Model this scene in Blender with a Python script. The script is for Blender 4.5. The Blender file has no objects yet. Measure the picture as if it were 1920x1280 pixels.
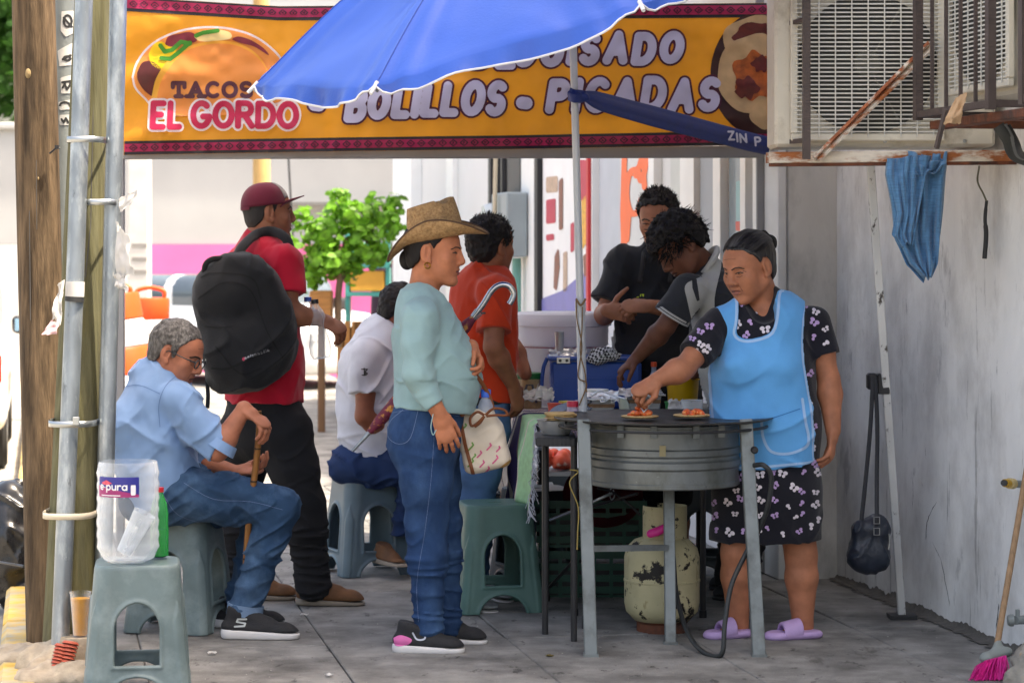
import bpy, bmesh, math, random
import numpy as np
from mathutils import Vector, Matrix
from mathutils.bvhtree import BVHTree
random.seed(7); np.random.seed(7)
# ---------------------------------------------------------------- camera, sky, sun, exposure
F, CH, YH, CX = 4533.0, 1.5, 470.0, 960.0        # focal length in photo pixels, eye height, horizon row, centre column
SC = bpy.context.scene
COL = SC.collection
cam_d = bpy.data.cameras.new('camera'); cam = bpy.data.objects.new('camera', cam_d); COL.objects.link(cam)
cam.location = (0, 0, CH); cam.rotation_euler = (math.radians(90), 0, 0)
cam_d.sensor_width = 36; cam_d.lens = 36 * F / 1920
cam_d.shift_y = -(640 - YH) / 1920
cam_d.clip_start = 0.1; cam_d.clip_end = 500
cam_d.dof.use_dof = True; cam_d.dof.focus_distance = 9.3; cam_d.dof.aperture_fstop = 4.8
SC.camera = cam
SUN_AZ_VEC = Vector((0.40, -0.10, 0.91)).normalized()      # direction towards the sun
world = bpy.data.worlds.new('World'); SC.world = world; world.use_nodes = True
wn = world.node_tree.nodes; wl = world.node_tree.links
sky = wn.new('ShaderNodeTexSky'); sky.sky_type = 'NISHITA'; sky.sun_disc = False
sky.sun_elevation = math.asin(SUN_AZ_VEC.z)
sky.sun_rotation = math.atan2(SUN_AZ_VEC.x, SUN_AZ_VEC.y)
sky.air_density = 1.0; sky.dust_density = 6.0; sky.ozone_density = 0.6
wl.new(sky.outputs['Color'], wn['Background'].inputs['Color'])
wn['Background'].inputs['Strength'].default_value = 0.15
sun_d = bpy.data.lights.new('sun', 'SUN'); sun_d.energy = 2.9; sun_d.angle = math.radians(1.5); sun_d.color = (1.0, 0.955, 0.88)
sun = bpy.data.objects.new('sun', sun_d); COL.objects.link(sun)
sun.rotation_euler = SUN_AZ_VEC.to_track_quat('Z', 'Y').to_euler(); sun.location = (6, -2, 14)
SC.view_settings.view_transform = 'Standard'; SC.view_settings.look = 'None'
SC.view_settings.exposure = 2.05; SC.view_settings.use_white_balance = True; SC.view_settings.white_balance_temperature = 7450; SC.view_settings.gamma = 1.0; SC.view_settings.use_curve_mapping = False
SC.render.engine = 'CYCLES'
try:
    SC.cycles.use_denoising = True; SC.cycles.denoiser = 'OPENIMAGEDENOISE'
except Exception: pass
SC.cycles.max_bounces = 8; SC.cycles.diffuse_bounces = 4; SC.cycles.transparent_max_bounces = 16
SC.cycles.transmission_bounces = 6; SC.cycles.glossy_bounces = 3
SC.cycles.caustics_reflective = False; SC.cycles.caustics_refractive = False
SC.cycles.sample_clamp_indirect = 6

# ---------------------------------------------------------------- helpers
def W(px, py, d):
    if np.ndim(px) or np.ndim(py) or np.ndim(d):
        px, py, d = np.broadcast_arrays(px, py, d); return np.stack([(px - CX) * d / F, d, CH - (py - YH) * d / F], -1)
    return np.array([(px - CX) * d / F, d, CH - (py - YH) * d / F])
def GD(py): return F * CH / (py - YH)                        # depth of a ground point seen at row py
UV_U = np.array([-.1905, .9817, 0]); UV_V = np.array([.9817, .1905, 0])
def ST(s, t, z=0.): return s * UV_U + t * UV_V + np.array([0, 0, z])   # along the street, across the pavement
V3 = lambda *a: np.array(a, float)
def nrm(v):
    v = np.asarray(v, float); n = np.linalg.norm(v); return v / n if n > 1e-9 else v
def rot(v, axis, ang):
    v = np.asarray(v, float); k = nrm(axis); c, s = math.cos(ang), math.sin(ang)
    return v * c + np.cross(k, v) * s + k * np.dot(k, v) * (1 - c)
ORG = {}
def thing(name, label, cat, loc, group=None):
    o = bpy.data.objects.new(name, None); COL.objects.link(o); o.location = tuple(loc); o.empty_display_size = .05
    o['label'] = label; o['category'] = cat
    if group: o['group'] = group
    ORG[o.name] = np.array(loc, float); return o
def tag(o, label, cat, group=None):
    o['label'] = label; o['category'] = cat
    if group: o['group'] = group
    return o
def mesh_obj(name, verts, faces, mat, parent=None, smooth=None, label=None, colors=None, mats=None, fmat=None, loc=None):
    """one mesh object; verts are world coordinates"""
    verts = np.asarray(verts, float).reshape(-1, 3)
    if parent is not None:
        root = parent
        while root.parent is not None: root = root.parent
        org = ORG.get(root.name, np.zeros(3))
    else:
        org = np.array(loc, float) if loc is not None else np.zeros(3)
    me = bpy.data.meshes.new(name)
    me.from_pydata((verts - org).tolist(), [], faces if isinstance(faces, list) else faces.tolist())
    o = bpy.data.objects.new(name, me); COL.objects.link(o)
    if parent is not None: o.parent = parent
    else: o.location = tuple(org); ORG[o.name] = org
    for m in (mats if mats else [mat]): me.materials.append(m)
    if fmat is not None: me.polygons.foreach_set('material_index', np.asarray(fmat, dtype=np.int32))
    if smooth is not None:
        me.polygons.foreach_set('use_smooth', np.ones(len(me.polygons), dtype=bool))
        if smooth < 179: me.set_sharp_from_angle(angle=math.radians(smooth))
    if colors is not None:
        a = me.color_attributes.new('Col', 'FLOAT_COLOR', 'POINT')
        c = np.ones((len(verts), 4), np.float32); c[:, :3] = colors; a.data.foreach_set('color', c.ravel())
    if label: o['label'] = label
    me.update(); return o
class MB:
    """collects shapes, then links them as one mesh object"""
    def __init__(s): s.v = []; s.f = []; s.m = []; s.cur = 0
    def add(s, vs, fs):
        n = len(s.v); s.v.extend([tuple(map(float, v)) for v in vs])
        for f in fs: s.f.append([n + i for i in f]); s.m.append(s.cur)
        return s
    def obox(s, c, ax, ay, az, bev=0.):
        """oriented box: centre and three half-axis vectors; bev = chamfer in metres"""
        c = np.asarray(c, float); A = [np.asarray(a, float) for a in (ax, ay, az)]
        if bev <= 0:
            vs = [c + sx * A[0] + sy * A[1] + sz * A[2] for sz in (-1, 1) for sy in (-1, 1) for sx in (-1, 1)]
            return s.add(vs, [(0, 2, 3, 1), (4, 5, 7, 6), (0, 1, 5, 4), (2, 6, 7, 3), (0, 4, 6, 2), (1, 3, 7, 5)])
        L = [np.linalg.norm(a) for a in A]; b = min(bev, min(L) * .9); k = [1 - b / l for l in L]
        vs = []; idx = {}
        for sx in (-1, 1):
            for sy in (-1, 1):
                for sz in (-1, 1):
                    S = (sx, sy, sz)
                    for a in range(3):
                        w = [S[i] * (1 if i == a else k[i]) for i in range(3)]
                        idx[(S, a)] = len(vs); vs.append(c + w[0] * A[0] + w[1] * A[1] + w[2] * A[2])
        fs = []
        for a in range(3):
            b1, c1 = (a + 1) % 3, (a + 2) % 3
            for sg in (-1, 1):
                q = []
                for (u, w) in ((-1, -1), (1, -1), (1, 1), (-1, 1)):
                    S = [0, 0, 0]; S[a] = sg; S[b1] = u; S[c1] = w; q.append(idx[(tuple(S), a)])
                fs.append(q if sg > 0 else q[::-1])
            for u in (-1, 1):
                for w in (-1, 1):
                    S0 = [0, 0, 0]; S1 = [0, 0, 0]
                    S0[a] = -1; S1[a] = 1; S0[b1] = S1[b1] = u; S0[c1] = S1[c1] = w
                    S0, S1 = tuple(S0), tuple(S1)
                    q = [idx[(S0, b1)], idx[(S1, b1)], idx[(S1, c1)], idx[(S0, c1)]]
                    fs.append(q if u * w > 0 else q[::-1])
        for S in [(x, y, z) for x in (-1, 1) for y in (-1, 1) for z in (-1, 1)]:
            t = [idx[(S, 0)], idx[(S, 1)], idx[(S, 2)]]; fs.append(t if S[0] * S[1] * S[2] > 0 else t[::-1])
        return s.add(vs, fs)
    def box(s, x0, x1, y0, y1, z0, z1, bev=0.):
        return s.obox(((x0+x1)/2, (y0+y1)/2, (z0+z1)/2), ((x1-x0)/2, 0, 0), (0, (y1-y0)/2, 0), (0, 0, (z1-z0)/2), bev)
    def sbox(s, s0, s1, t0, t1, z0, z1, bev=0.):
        """box in street coordinates"""
        return s.obox(ST((s0+s1)/2, (t0+t1)/2, (z0+z1)/2), UV_V*(t1-t0)/2, UV_U*(s1-s0)/2, (0, 0, (z1-z0)/2), bev)
    def bar(s, a, b, w, h, up=(0, 0, 1), bev=0.):
        a, b = np.asarray(a, float), np.asarray(b, float); d = nrm(b - a); r = np.cross(d, up)
        if np.linalg.norm(r) < 1e-4: r = np.cross(d, (1, 0, 0))
        r = nrm(r); u = np.cross(r, d)
        return s.obox((a+b)/2, r*w/2, d*np.linalg.norm(b-a)/2, u*h/2, bev)
    def tube(s, pts, r, n=10, cap=True, closed=False, flat=None):
        """tube along points; r scalar or list; flat=(axis vec, ratio) squashes the section"""
        P = np.asarray(pts, float); m = len(P); R = np.full(m, r, float) if np.isscalar(r) else np.asarray(r, float)
        T = np.zeros_like(P); T[1:-1] = P[2:] - P[:-2]; T[0] = P[1] - P[0]; T[-1] = P[-1] - P[-2]
        if closed: T[0] = P[1] - P[-1]; T[-1] = P[0] - P[-2]
        t0 = nrm(T[0]); nx = np.cross(t0, (0, 0, 1))
        if np.linalg.norm(nx) < 1e-3: nx = np.cross(t0, (0, 1, 0))
        nx = nrm(nx); vs = []
        for i in range(m):
            t = nrm(T[i]); nx = nrm(nx - t * np.dot(nx, t)); ny = np.cross(t, nx)
            for k in range(n):
                a = 2 * math.pi * k / n; o = (math.cos(a) * nx + math.sin(a) * ny) * R[i]
                if flat is not None:
                    fa = nrm(flat[0]); o = o - fa * np.dot(o, fa) * (1 - flat[1])
                vs.append(P[i] + o)
        fs = []
        for i in range(m if closed else m - 1):
            j = (i + 1) % m
            for k in range(n):
                l = (k + 1) % n; fs.append((i*n+k, i*n+l, j*n+l, j*n+k))
        if cap and not closed:
            fs.append(tuple(range(n))[::-1]); fs.append(tuple((m-1)*n+k for k in range(n)))
        return s.add(vs, fs)
    def lathe(s, c, prof, n=32, axis=(0, 0, 1), sx=1., sy=1., wob=None):
        """prof = [(radius, height)...] about axis through c"""
        c = np.asarray(c, float); az = nrm(axis); ax = np.cross((0, 1, 0), az)
        if np.linalg.norm(ax) < 1e-3: ax = V3(1, 0, 0)
        ax = nrm(ax); ay = np.cross(az, ax); vs = []
        for i, (r, h) in enumerate(prof):
            for k in range(n):
                a = 2*math.pi*k/n; rr = r * (1 + (wob(a, h) if wob else 0))
                vs.append(c + az*h + ax*math.cos(a)*rr*sx + ay*math.sin(a)*rr*sy)
        fs = []
        for i in range(len(prof) - 1):
            for k in range(n):
                l = (k+1) % n; fs.append((i*n+k, i*n+l, (i+1)*n+l, (i+1)*n+k))
        if prof[0][0] > 1e-6: fs.append(tuple(range(n))[::-1])
        if prof[-1][0] > 1e-6: fs.append(tuple((len(prof)-1)*n+k for k in range(n)))
        return s.add(vs, fs)
    def grid(s, fn, nu, nv, thick=0.):
        """sheet fn(u,v)->point for u,v in 0..1; thick gives it a back side"""
        P = np.array([[fn(i/nu, j/nv) for j in range(nv+1)] for i in range(nu+1)], float)
        return s.sheet(P, thick)
    def sheet(s, P, thick=0.):
        nu, nv = P.shape[0]-1, P.shape[1]-1
        gu = np.gradient(P, axis=0); gv = np.gradient(P, axis=1); N = np.cross(gu, gv)
        N /= (np.linalg.norm(N, axis=2, keepdims=True) + 1e-12)
        q = lambda i, j: i*(nv+1)+j
        fs = [(q(i, j), q(i+1, j), q(i+1, j+1), q(i, j+1)) for i in range(nu) for j in range(nv)]
        if thick <= 0: return s.add(P.reshape(-1, 3), fs)
        n = (nu+1)*(nv+1); vs = np.concatenate([(P+N*thick/2).reshape(-1, 3), (P-N*thick/2).reshape(-1, 3)])
        f2 = [tuple(n+i for i in f[::-1]) for f in fs]
        rim = [q(i, 0) for i in range(nu+1)] + [q(nu, j) for j in range(1, nv+1)] + [q(i, nv) for i in range(nu-1, -1, -1)] + [q(0, j) for j in range(nv-1, 0, -1)]
        f3 = [(rim[(i+1) % len(rim)], rim[i], n+rim[i], n+rim[(i+1) % len(rim)]) for i in range(len(rim))]
        return s.add(vs, fs + f2 + f3)
    def obj(s, name, mat, parent=None, smooth=None, label=None, loc=None, mats=None):
        return mesh_obj(name, s.v, s.f, mat, parent, smooth, label, None, mats, s.m if mats else None, loc)
def catmull(pts, n=8):
    P = [np.asarray(p, float) for p in pts]; P = [2*P[0]-P[1]] + P + [2*P[-1]-P[-2]]; out = []
    for i in range(1, len(P)-2):
        for k in range(n):
            t = k/n; a, b, c, d = P[i-1:i+3]
            out.append(.5*((2*b) + (-a+c)*t + (2*a-5*b+4*c-d)*t*t + (-a+3*b-3*c+d)*t**3))
    out.append(P[-2]); return np.array(out)
def copy_tree(o, parent=None):
    c = o.copy(); COL.objects.link(c); c.parent = parent
    for ch in list(o.children): copy_tree(ch, c)
    return c
# ---------------------------------------------------------------- materials
MATS = {}
def hexc(h):
    c = [int(h[i:i+2], 16)/255 for i in (0, 2, 4)]
    return tuple((x/12.92 if x <= .04045 else ((x+.055)/1.055)**2.4) for x in c)
def M(name, col, rough=.6, var=.12, vs=6., bump=0., bs=80., metal=0., spec=.5, col2=None, c2s=3., c2t=.55, c2w=.08,
      stretch=None, trans=0., alpha=1., transl=0., sheen=0., attr=False, coat=0., sss=0., wave=None, ior=1.45, detail=4., crease=None, speck=None):
    """Principled material: noise-varied colour, optional second colour in patches (wear, stains), bump; stretch=(x,y,z) coordinate scale"""
    if name in MATS: return MATS[name]
    if isinstance(col, str): col = hexc(col)
    m = bpy.data.materials.new(name); m.use_nodes = True; nt = m.node_tree; n = nt.nodes; l = nt.links
    b = n['Principled BSDF']; out = n['Material Output']
    tc = n.new('ShaderNodeTexCoord'); mp = n.new('ShaderNodeMapping'); l.new(tc.outputs['Object'], mp.inputs['Vector'])
    if stretch: mp.inputs['Scale'].default_value = stretch
    vec = mp.outputs['Vector']
    if attr:
        at = n.new('ShaderNodeAttribute'); at.attribute_name = 'Col'; base = at.outputs['Color']
    else:
        rgb = n.new('ShaderNodeRGB'); rgb.outputs[0].default_value = (*col, 1); base = rgb.outputs[0]
    if col2 is not None:
        if isinstance(col2, str): col2 = hexc(col2)
        nz = n.new('ShaderNodeTexNoise'); nz.inputs['Scale'].default_value = c2s; nz.inputs['Detail'].default_value = 8; nz.inputs['Roughness'].default_value = .65
        l.new(vec, nz.inputs['Vector']); rp = n.new('ShaderNodeMapRange'); rp.inputs['From Min'].default_value = c2t - c2w; rp.inputs['From Max'].default_value = c2t + c2w
        l.new(nz.outputs['Fac'], rp.inputs['Value']); mx = n.new('ShaderNodeMix'); mx.data_type = 'RGBA'
        l.new(rp.outputs['Result'], mx.inputs['Factor']); l.new(base, mx.inputs['A']); mx.inputs['B'].default_value = (*col2, 1); base = mx.outputs['Result']
    for sp in (speck or []):       # small marks: (scale, threshold, colour, strength, stretch)
        m3 = n.new('ShaderNodeMapping'); m3.inputs['Scale'].default_value = sp[4]; m3.inputs['Rotation'].default_value = (0, 0, -.19); l.new(tc.outputs['Object'], m3.inputs['Vector'])
        nz = n.new('ShaderNodeTexNoise'); nz.inputs['Scale'].default_value = sp[0]; nz.inputs['Detail'].default_value = 6; nz.inputs['Roughness'].default_value = .7; l.new(m3.outputs['Vector'], nz.inputs['Vector'])
        rp = n.new('ShaderNodeMapRange'); rp.inputs['From Min'].default_value = sp[1]; rp.inputs['From Max'].default_value = sp[1]+.06; rp.inputs['To Max'].default_value = sp[3]; l.new(nz.outputs['Fac'], rp.inputs['Value'])
        mx = n.new('ShaderNodeMix'); mx.data_type = 'RGBA'; l.new(rp.outputs['Result'], mx.inputs['Factor']); l.new(base, mx.inputs['A']); mx.inputs['B'].default_value = (*(hexc(sp[2])), 1); base = mx.outputs['Result']
    if wave is not None:            # (scale, dir 'X'/'Y'/'Z', colour, threshold, distortion)
        wv = n.new('ShaderNodeTexWave'); wv.inputs['Scale'].default_value = wave[0]; wv.bands_direction = wave[1]; wv.inputs['Distortion'].default_value = wave[4]
        wv.inputs['Detail'].default_value = 3; l.new(vec, wv.inputs['Vector'])
        rp = n.new('ShaderNodeMapRange'); rp.inputs['From Min'].default_value = wave[3]-.12; rp.inputs['From Max'].default_value = wave[3]+.12
        l.new(wv.outputs['Fac'], rp.inputs['Value']); mx = n.new('ShaderNodeMix'); mx.data_type = 'RGBA'
        l.new(rp.outputs['Result'], mx.inputs['Factor']); l.new(base, mx.inputs['A'])
        c = hexc(wave[2]) if isinstance(wave[2], str) else wave[2]; mx.inputs['B'].default_value = (*c, 1); base = mx.outputs['Result']
    if var > 0:
        nz = n.new('ShaderNodeTexNoise'); nz.inputs['Scale'].default_value = vs; nz.inputs['Detail'].default_value = detail; l.new(vec, nz.inputs['Vector'])
        rp = n.new('ShaderNodeMapRange'); rp.inputs['From Min'].default_value = .3; rp.inputs['From Max'].default_value = .7
        rp.inputs['To Min'].default_value = 1 - var; rp.inputs['To Max'].default_value = 1 + var; l.new(nz.outputs['Fac'], rp.inputs['Value'])
        hs = n.new('ShaderNodeVectorMath'); hs.operation = 'SCALE'; l.new(base, hs.inputs[0]); l.new(rp.outputs['Result'], hs.inputs['Scale']); base = hs.outputs['Vector']
        rr = n.new('ShaderNodeMapRange'); rr.inputs['To Min'].default_value = max(0, rough*(1-var)); rr.inputs['To Max'].default_value = min(1, rough*(1+var))
        l.new(nz.outputs['Fac'], rr.inputs['Value']); l.new(rr.outputs['Result'], b.inputs['Roughness'])
    else: b.inputs['Roughness'].default_value = rough
    l.new(base, b.inputs['Base Color'])
    b.inputs['Metallic'].default_value = metal; b.inputs['Specular IOR Level'].default_value = spec; b.inputs['IOR'].default_value = ior
    b.inputs['Transmission Weight'].default_value = trans; b.inputs['Alpha'].default_value = alpha
    if sheen: b.inputs['Sheen Weight'].default_value = sheen
    if coat: b.inputs['Coat Weight'].default_value = coat; b.inputs['Coat Roughness'].default_value = .12
    if sss: b.inputs['Subsurface Weight'].default_value = sss; b.inputs['Subsurface Radius'].default_value = (.012, .005, .003); b.inputs['Subsurface Scale'].default_value = 1.
    if bump > 0:
        nb = n.new('ShaderNodeTexNoise'); nb.inputs['Scale'].default_value = bs; nb.inputs['Detail'].default_value = 5; l.new(vec, nb.inputs['Vector'])
        bp = n.new('ShaderNodeBump'); bp.inputs['Strength'].default_value = min(1., bump); bp.inputs['Distance'].default_value = .004 if bump <= 1 else .004*bump
        l.new(nb.outputs['Fac'], bp.inputs['Height']); l.new(bp.outputs['Normal'], b.inputs['Normal'])
        if crease:          # long soft creases in cloth: (scale, distance, stretch)
            m2 = n.new('ShaderNodeMapping'); m2.inputs['Scale'].default_value = crease[2]; m2.inputs['Rotation'].default_value = (.3, .5, .2); l.new(tc.outputs['Object'], m2.inputs['Vector'])
            nc = n.new('ShaderNodeTexNoise'); nc.noise_type = 'RIDGED_MULTIFRACTAL'; nc.inputs['Scale'].default_value = crease[0]; nc.inputs['Detail'].default_value = 2.5; nc.inputs['Roughness'].default_value = .45; nc.inputs['Distortion'].default_value = .6; l.new(m2.outputs['Vector'], nc.inputs['Vector'])
            b2 = n.new('ShaderNodeBump'); b2.inputs['Strength'].default_value = .8; b2.inputs['Distance'].default_value = crease[1]; l.new(nc.outputs['Fac'], b2.inputs['Height']); l.new(b2.outputs['Normal'], bp.inputs['Normal'])
    if transl > 0:
        tr = n.new('ShaderNodeBsdfTranslucent'); l.new(base, tr.inputs['Color']); mxs = n.new('ShaderNodeMixShader'); mxs.inputs['Fac'].default_value = transl
        l.new(b.outputs['BSDF'], mxs.inputs[1]); l.new(tr.outputs['BSDF'], mxs.inputs[2]); l.new(mxs.outputs['Shader'], out.inputs['Surface'])
    MATS[name] = m; return m
def clear_mat(name, col=(.9, .93, .95), rough=.15, op=.25, spec=.6):
    """thin clear plastic or glass: mostly see-through, a little milky, glossy"""
    if name in MATS: return MATS[name]
    m = bpy.data.materials.new(name); m.use_nodes = True; n = m.node_tree.nodes; l = m.node_tree.links
    b = n['Principled BSDF']; b.inputs['Base Color'].default_value = (*col, 1); b.inputs['Roughness'].default_value = rough; b.inputs['Specular IOR Level'].default_value = spec
    tr = n.new('ShaderNodeBsdfTransparent'); tr.inputs['Color'].default_value = (.96, .97, .98, 1)
    fr = n.new('ShaderNodeLayerWeight'); fr.inputs['Blend'].default_value = .35
    nz = n.new('ShaderNodeTexNoise'); nz.inputs['Scale'].default_value = 9; tc = n.new('ShaderNodeTexCoord'); l.new(tc.outputs['Object'], nz.inputs['Vector'])
    a1 = n.new('ShaderNodeMath'); a1.operation = 'MULTIPLY_ADD'; l.new(fr.outputs['Facing'], a1.inputs[0]); a1.inputs[1].default_value = .55; a1.inputs[2].default_value = op - .1
    a2 = n.new('ShaderNodeMath'); a2.operation = 'MULTIPLY_ADD'; a2.use_clamp = True; l.new(nz.outputs['Fac'], a2.inputs[0]); a2.inputs[1].default_value = .2; l.new(a1.outputs[0], a2.inputs[2])
    mx = n.new('ShaderNodeMixShader'); l.new(a2.outputs[0], mx.inputs['Fac']); l.new(tr.outputs[0], mx.inputs[1]); l.new(b.outputs[0], mx.inputs[2])
    l.new(mx.outputs[0], n['Material Output'].inputs['Surface']); MATS[name] = m; return m
# ---------------------------------------------------------------- value noise (numpy)
_LAT = np.random.RandomState(3).rand(32, 32, 32).astype(np.float32)
def vnoise(x, y, z):
    xi, yi, zi = np.floor(x).astype(int), np.floor(y).astype(int), np.floor(z).astype(int)
    fx, fy, fz = x-xi, y-yi, z-zi; fx = fx*fx*(3-2*fx); fy = fy*fy*(3-2*fy); fz = fz*fz*(3-2*fz)
    g = lambda a, b, c: _LAT[(xi+a) & 31, (yi+b) & 31, (zi+c) & 31]
    l = lambda a, b, t: a + (b-a)*t
    return l(l(l(g(0,0,0), g(1,0,0), fx), l(g(0,1,0), g(1,1,0), fx), fy), l(l(g(0,0,1), g(1,0,1), fx), l(g(0,1,1), g(1,1,1), fx), fy), fz)*2-1
# ---------------------------------------------------------------- signed-distance sculpting
def surface_nets(V, xs, ys, zs):
    S = V < 0
    c = S[:-1,:-1,:-1].astype(np.int8)
    tot = sum(S[a:S.shape[0]-1+a, b:S.shape[1]-1+b, k:S.shape[2]-1+k].astype(np.int8) for a in (0,1) for b in (0,1) for k in (0,1))
    act = (tot > 0) & (tot < 8); I, J, K = np.nonzero(act)
    if len(I) == 0: return np.zeros((0,3)), np.zeros((0,4), int)
    idx = np.full(act.shape, -1, np.int64); idx[I, J, K] = np.arange(len(I))
    acc = np.zeros((len(I), 3)); cnt = np.zeros(len(I))
    cor = [(a, b, k) for a in (0,1) for b in (0,1) for k in (0,1)]
    val = {q: V[I+q[0], J+q[1], K+q[2]] for q in cor}
    for q in cor:
        for ax in range(3):
            if q[ax]: continue
            r = list(q); r[ax] = 1; r = tuple(r); v0, v1 = val[q], val[r]; ms = (v0 < 0) != (v1 < 0)
            t = np.where(ms, v0/np.where(ms, v0-v1, 1), 0)
            p = np.stack([np.full(len(I), float(q[0])), np.full(len(I), float(q[1])), np.full(len(I), float(q[2]))], 1); p[:, ax] = t
            acc += p*ms[:, None]; cnt += ms
    p = acc/cnt[:, None]
    P = np.stack([xs[I]+p[:,0]*(xs[I+1]-xs[I]), ys[J]+p[:,1]*(ys[J+1]-ys[J]), zs[K]+p[:,2]*(zs[K+1]-zs[K])], 1)
    Fs = []
    for ax in range(3):
        sl0 = [slice(None)]*3; sl1 = [slice(None)]*3; sl0[ax] = slice(None,-1); sl1[ax] = slice(1,None)
        a, b = S[tuple(sl0)], S[tuple(sl1)]; e = np.argwhere(a != b); u, w = (ax+1) % 3, (ax+2) % 3
        ok = (e[:,u] > 0) & (e[:,w] > 0) & (e[:,u] < S.shape[u]-1) & (e[:,w] < S.shape[w]-1); e = e[ok]
        def ci(du, dw):
            q = e.copy(); q[:,u] += du; q[:,w] += dw; return idx[q[:,0], q[:,1], q[:,2]]
        f = np.stack([ci(-1,-1), ci(0,-1), ci(0,0), ci(-1,0)], 1); fl = S[e[:,0], e[:,1], e[:,2]]
        f[~fl] = f[~fl][:, ::-1]; Fs.append(f)
    Fq = np.concatenate(Fs); Fq = Fq[(Fq >= 0).all(1)]
    return P, Fq
class Sdf:
    """a solid blended from primitives; mesh() turns it into one continuous surface"""
    def __init__(s): s.ops = []; s.disp = None
    def _a(s, fn, lo, hi, k, mode): s.ops.append((fn, np.asarray(lo, float), np.asarray(hi, float), k, mode)); return s
    def cap(s, a, b, ra, rb=None, k=.015, mode='u', wide=None, ratio=1., c0=None, c1=None):
        """tapered capsule; wide/ratio: section is ra along 'wide' and ra*ratio across; c0/c1 = flat cut at a / b (offset outwards)"""
        a, b = np.asarray(a, float), np.asarray(b, float); rb = ra if rb is None else rb
        ax = b-a; L = max(np.linalg.norm(ax), 1e-6); t = ax/L; r = max(ra, rb)
        if wide is not None:
            wd = np.asarray(wide, float); wd = nrm(wd - t*np.dot(wd, t)); fw = np.cross(wd, t)
        def fn(X, Y, Z):
            x, y, z = X-a[0], Y-a[1], Z-a[2]; w = x*t[0]+y*t[1]+z*t[2]; h = np.clip(w/L, 0, 1)
            if wide is None:
                d2 = x*x+y*y+z*z - w*w; e = w - h*L; d = np.sqrt(np.maximum(d2, 0)+e*e) - (ra+(rb-ra)*h)
            else:
                u = x*wd[0]+y*wd[1]+z*wd[2]; v = (x*fw[0]+y*fw[1]+z*fw[2])/ratio; e = w-h*L
                q = np.sqrt(u*u+v*v+e*e); rr = ra+(rb-ra)*h; d = (q-rr)*np.where(q > 1e-6, np.sqrt(u*u+(v*ratio)**2+e*e)/np.maximum(q, 1e-6), ratio)
            if c0 is not None: d = np.maximum(d, -w-c0)
            if c1 is not None: d = np.maximum(d, w-L-c1)
            return d
        return s._a(fn, np.minimum(a, b)-r, np.maximum(a, b)+r, k, mode)
    def ell(s, c, r, k=.015, mode='u', R=None):
        """ellipsoid; R rows = local axes"""
        c, r = np.asarray(c, float), np.asarray(r, float); m = r.max()
        def fn(X, Y, Z):
            x, y, z = X-c[0], Y-c[1], Z-c[2]
            if R is not None: x, y, z = [x*R[i][0]+y*R[i][1]+z*R[i][2] for i in range(3)]
            k0 = np.sqrt((x/r[0])**2+(y/r[1])**2+(z/r[2])**2); k1 = np.sqrt((x/r[0]**2)**2+(y/r[1]**2)**2+(z/r[2]**2)**2)
            return np.where(k1 > 1e-6, k0*(k0-1)/np.maximum(k1, 1e-6), -r.min())
        return s._a(fn, c-m, c+m, k, mode)
    def box(s, c, h, R=None, rnd=.01, k=.01, mode='u'):
        c, h = np.asarray(c, float), np.asarray(h, float); m = np.linalg.norm(h)
        def fn(X, Y, Z):
            x, y, z = X-c[0], Y-c[1], Z-c[2]
            if R is not None: x, y, z = [x*R[i][0]+y*R[i][1]+z*R[i][2] for i in range(3)]
            qx, qy, qz = np.abs(x)-h[0]+rnd, np.abs(y)-h[1]+rnd, np.abs(z)-h[2]+rnd
            return np.sqrt(np.maximum(qx,0)**2+np.maximum(qy,0)**2+np.maximum(qz,0)**2)+np.minimum(np.maximum(qx, np.maximum(qy, qz)), 0)-rnd
        return s._a(fn, c-m, c+m, k, mode)
    def cut(s, p, n, k=.004):
        """remove everything on the side n points to"""
        p, n = np.asarray(p, float), nrm(n)
        return s._a(lambda X, Y, Z: (X-p[0])*n[0]+(Y-p[1])*n[1]+(Z-p[2])*n[2], None, None, k, 'i')
    def fun(s, fn, k=.006, mode='i', lo=None, hi=None): return s._a(fn, lo, hi, k, mode)
    def mesh(s, h=.006, box=None, pad=.02):
        us = [o for o in s.ops if o[4] == 'u']
        if box is None:
            lo = np.min([o[1] for o in us], 0)-pad; hi = np.max([o[2] for o in us], 0)+pad
        else: lo, hi = np.asarray(box[0], float), np.asarray(box[1], float)
        xs, ys, zs = [np.arange(lo[i], hi[i]+h, h) for i in range(3)]
        V = np.full((len(xs), len(ys), len(zs)), .5, np.float32); C = (xs, ys, zs)
        for fn, l, u, k, mode in s.ops:
            if l is None or np.any(np.isnan(l)): sl = [slice(0, len(c)) for c in C]
            else:
                m = k + 3*h; sl = []
                for i in range(3):
                    i0, i1 = np.searchsorted(C[i], l[i]-m), np.searchsorted(C[i], u[i]+m); sl.append(slice(max(i0-1, 0), i1+1))
            g = [C[i][sl[i]] for i in range(3)]
            if min(map(len, g)) == 0: continue
            d = fn(g[0][:,None,None], g[1][None,:,None], g[2][None,None,:]).astype(np.float32)
            a = V[tuple(sl)]; d = np.broadcast_to(d, a.shape)
            if mode == 'u': q = np.clip(.5+.5*(a-d)/k, 0, 1); V[tuple(sl)] = a+(d-a)*q-k*q*(1-q)
            elif mode == 's': d = -d; q = np.clip(.5-.5*(a-d)/k, 0, 1); V[tuple(sl)] = a+(d-a)*q+k*q*(1-q)
            else: q = np.clip(.5-.5*(a-d)/k, 0, 1); V[tuple(sl)] = a+(d-a)*q+k*q*(1-q)
        if s.disp is not None:
            I = np.nonzero(np.abs(V) < .035); V[I] -= s.disp(xs[I[0]], ys[I[1]], zs[I[2]]).astype(np.float32)
        return surface_nets(V, xs, ys, zs)
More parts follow.
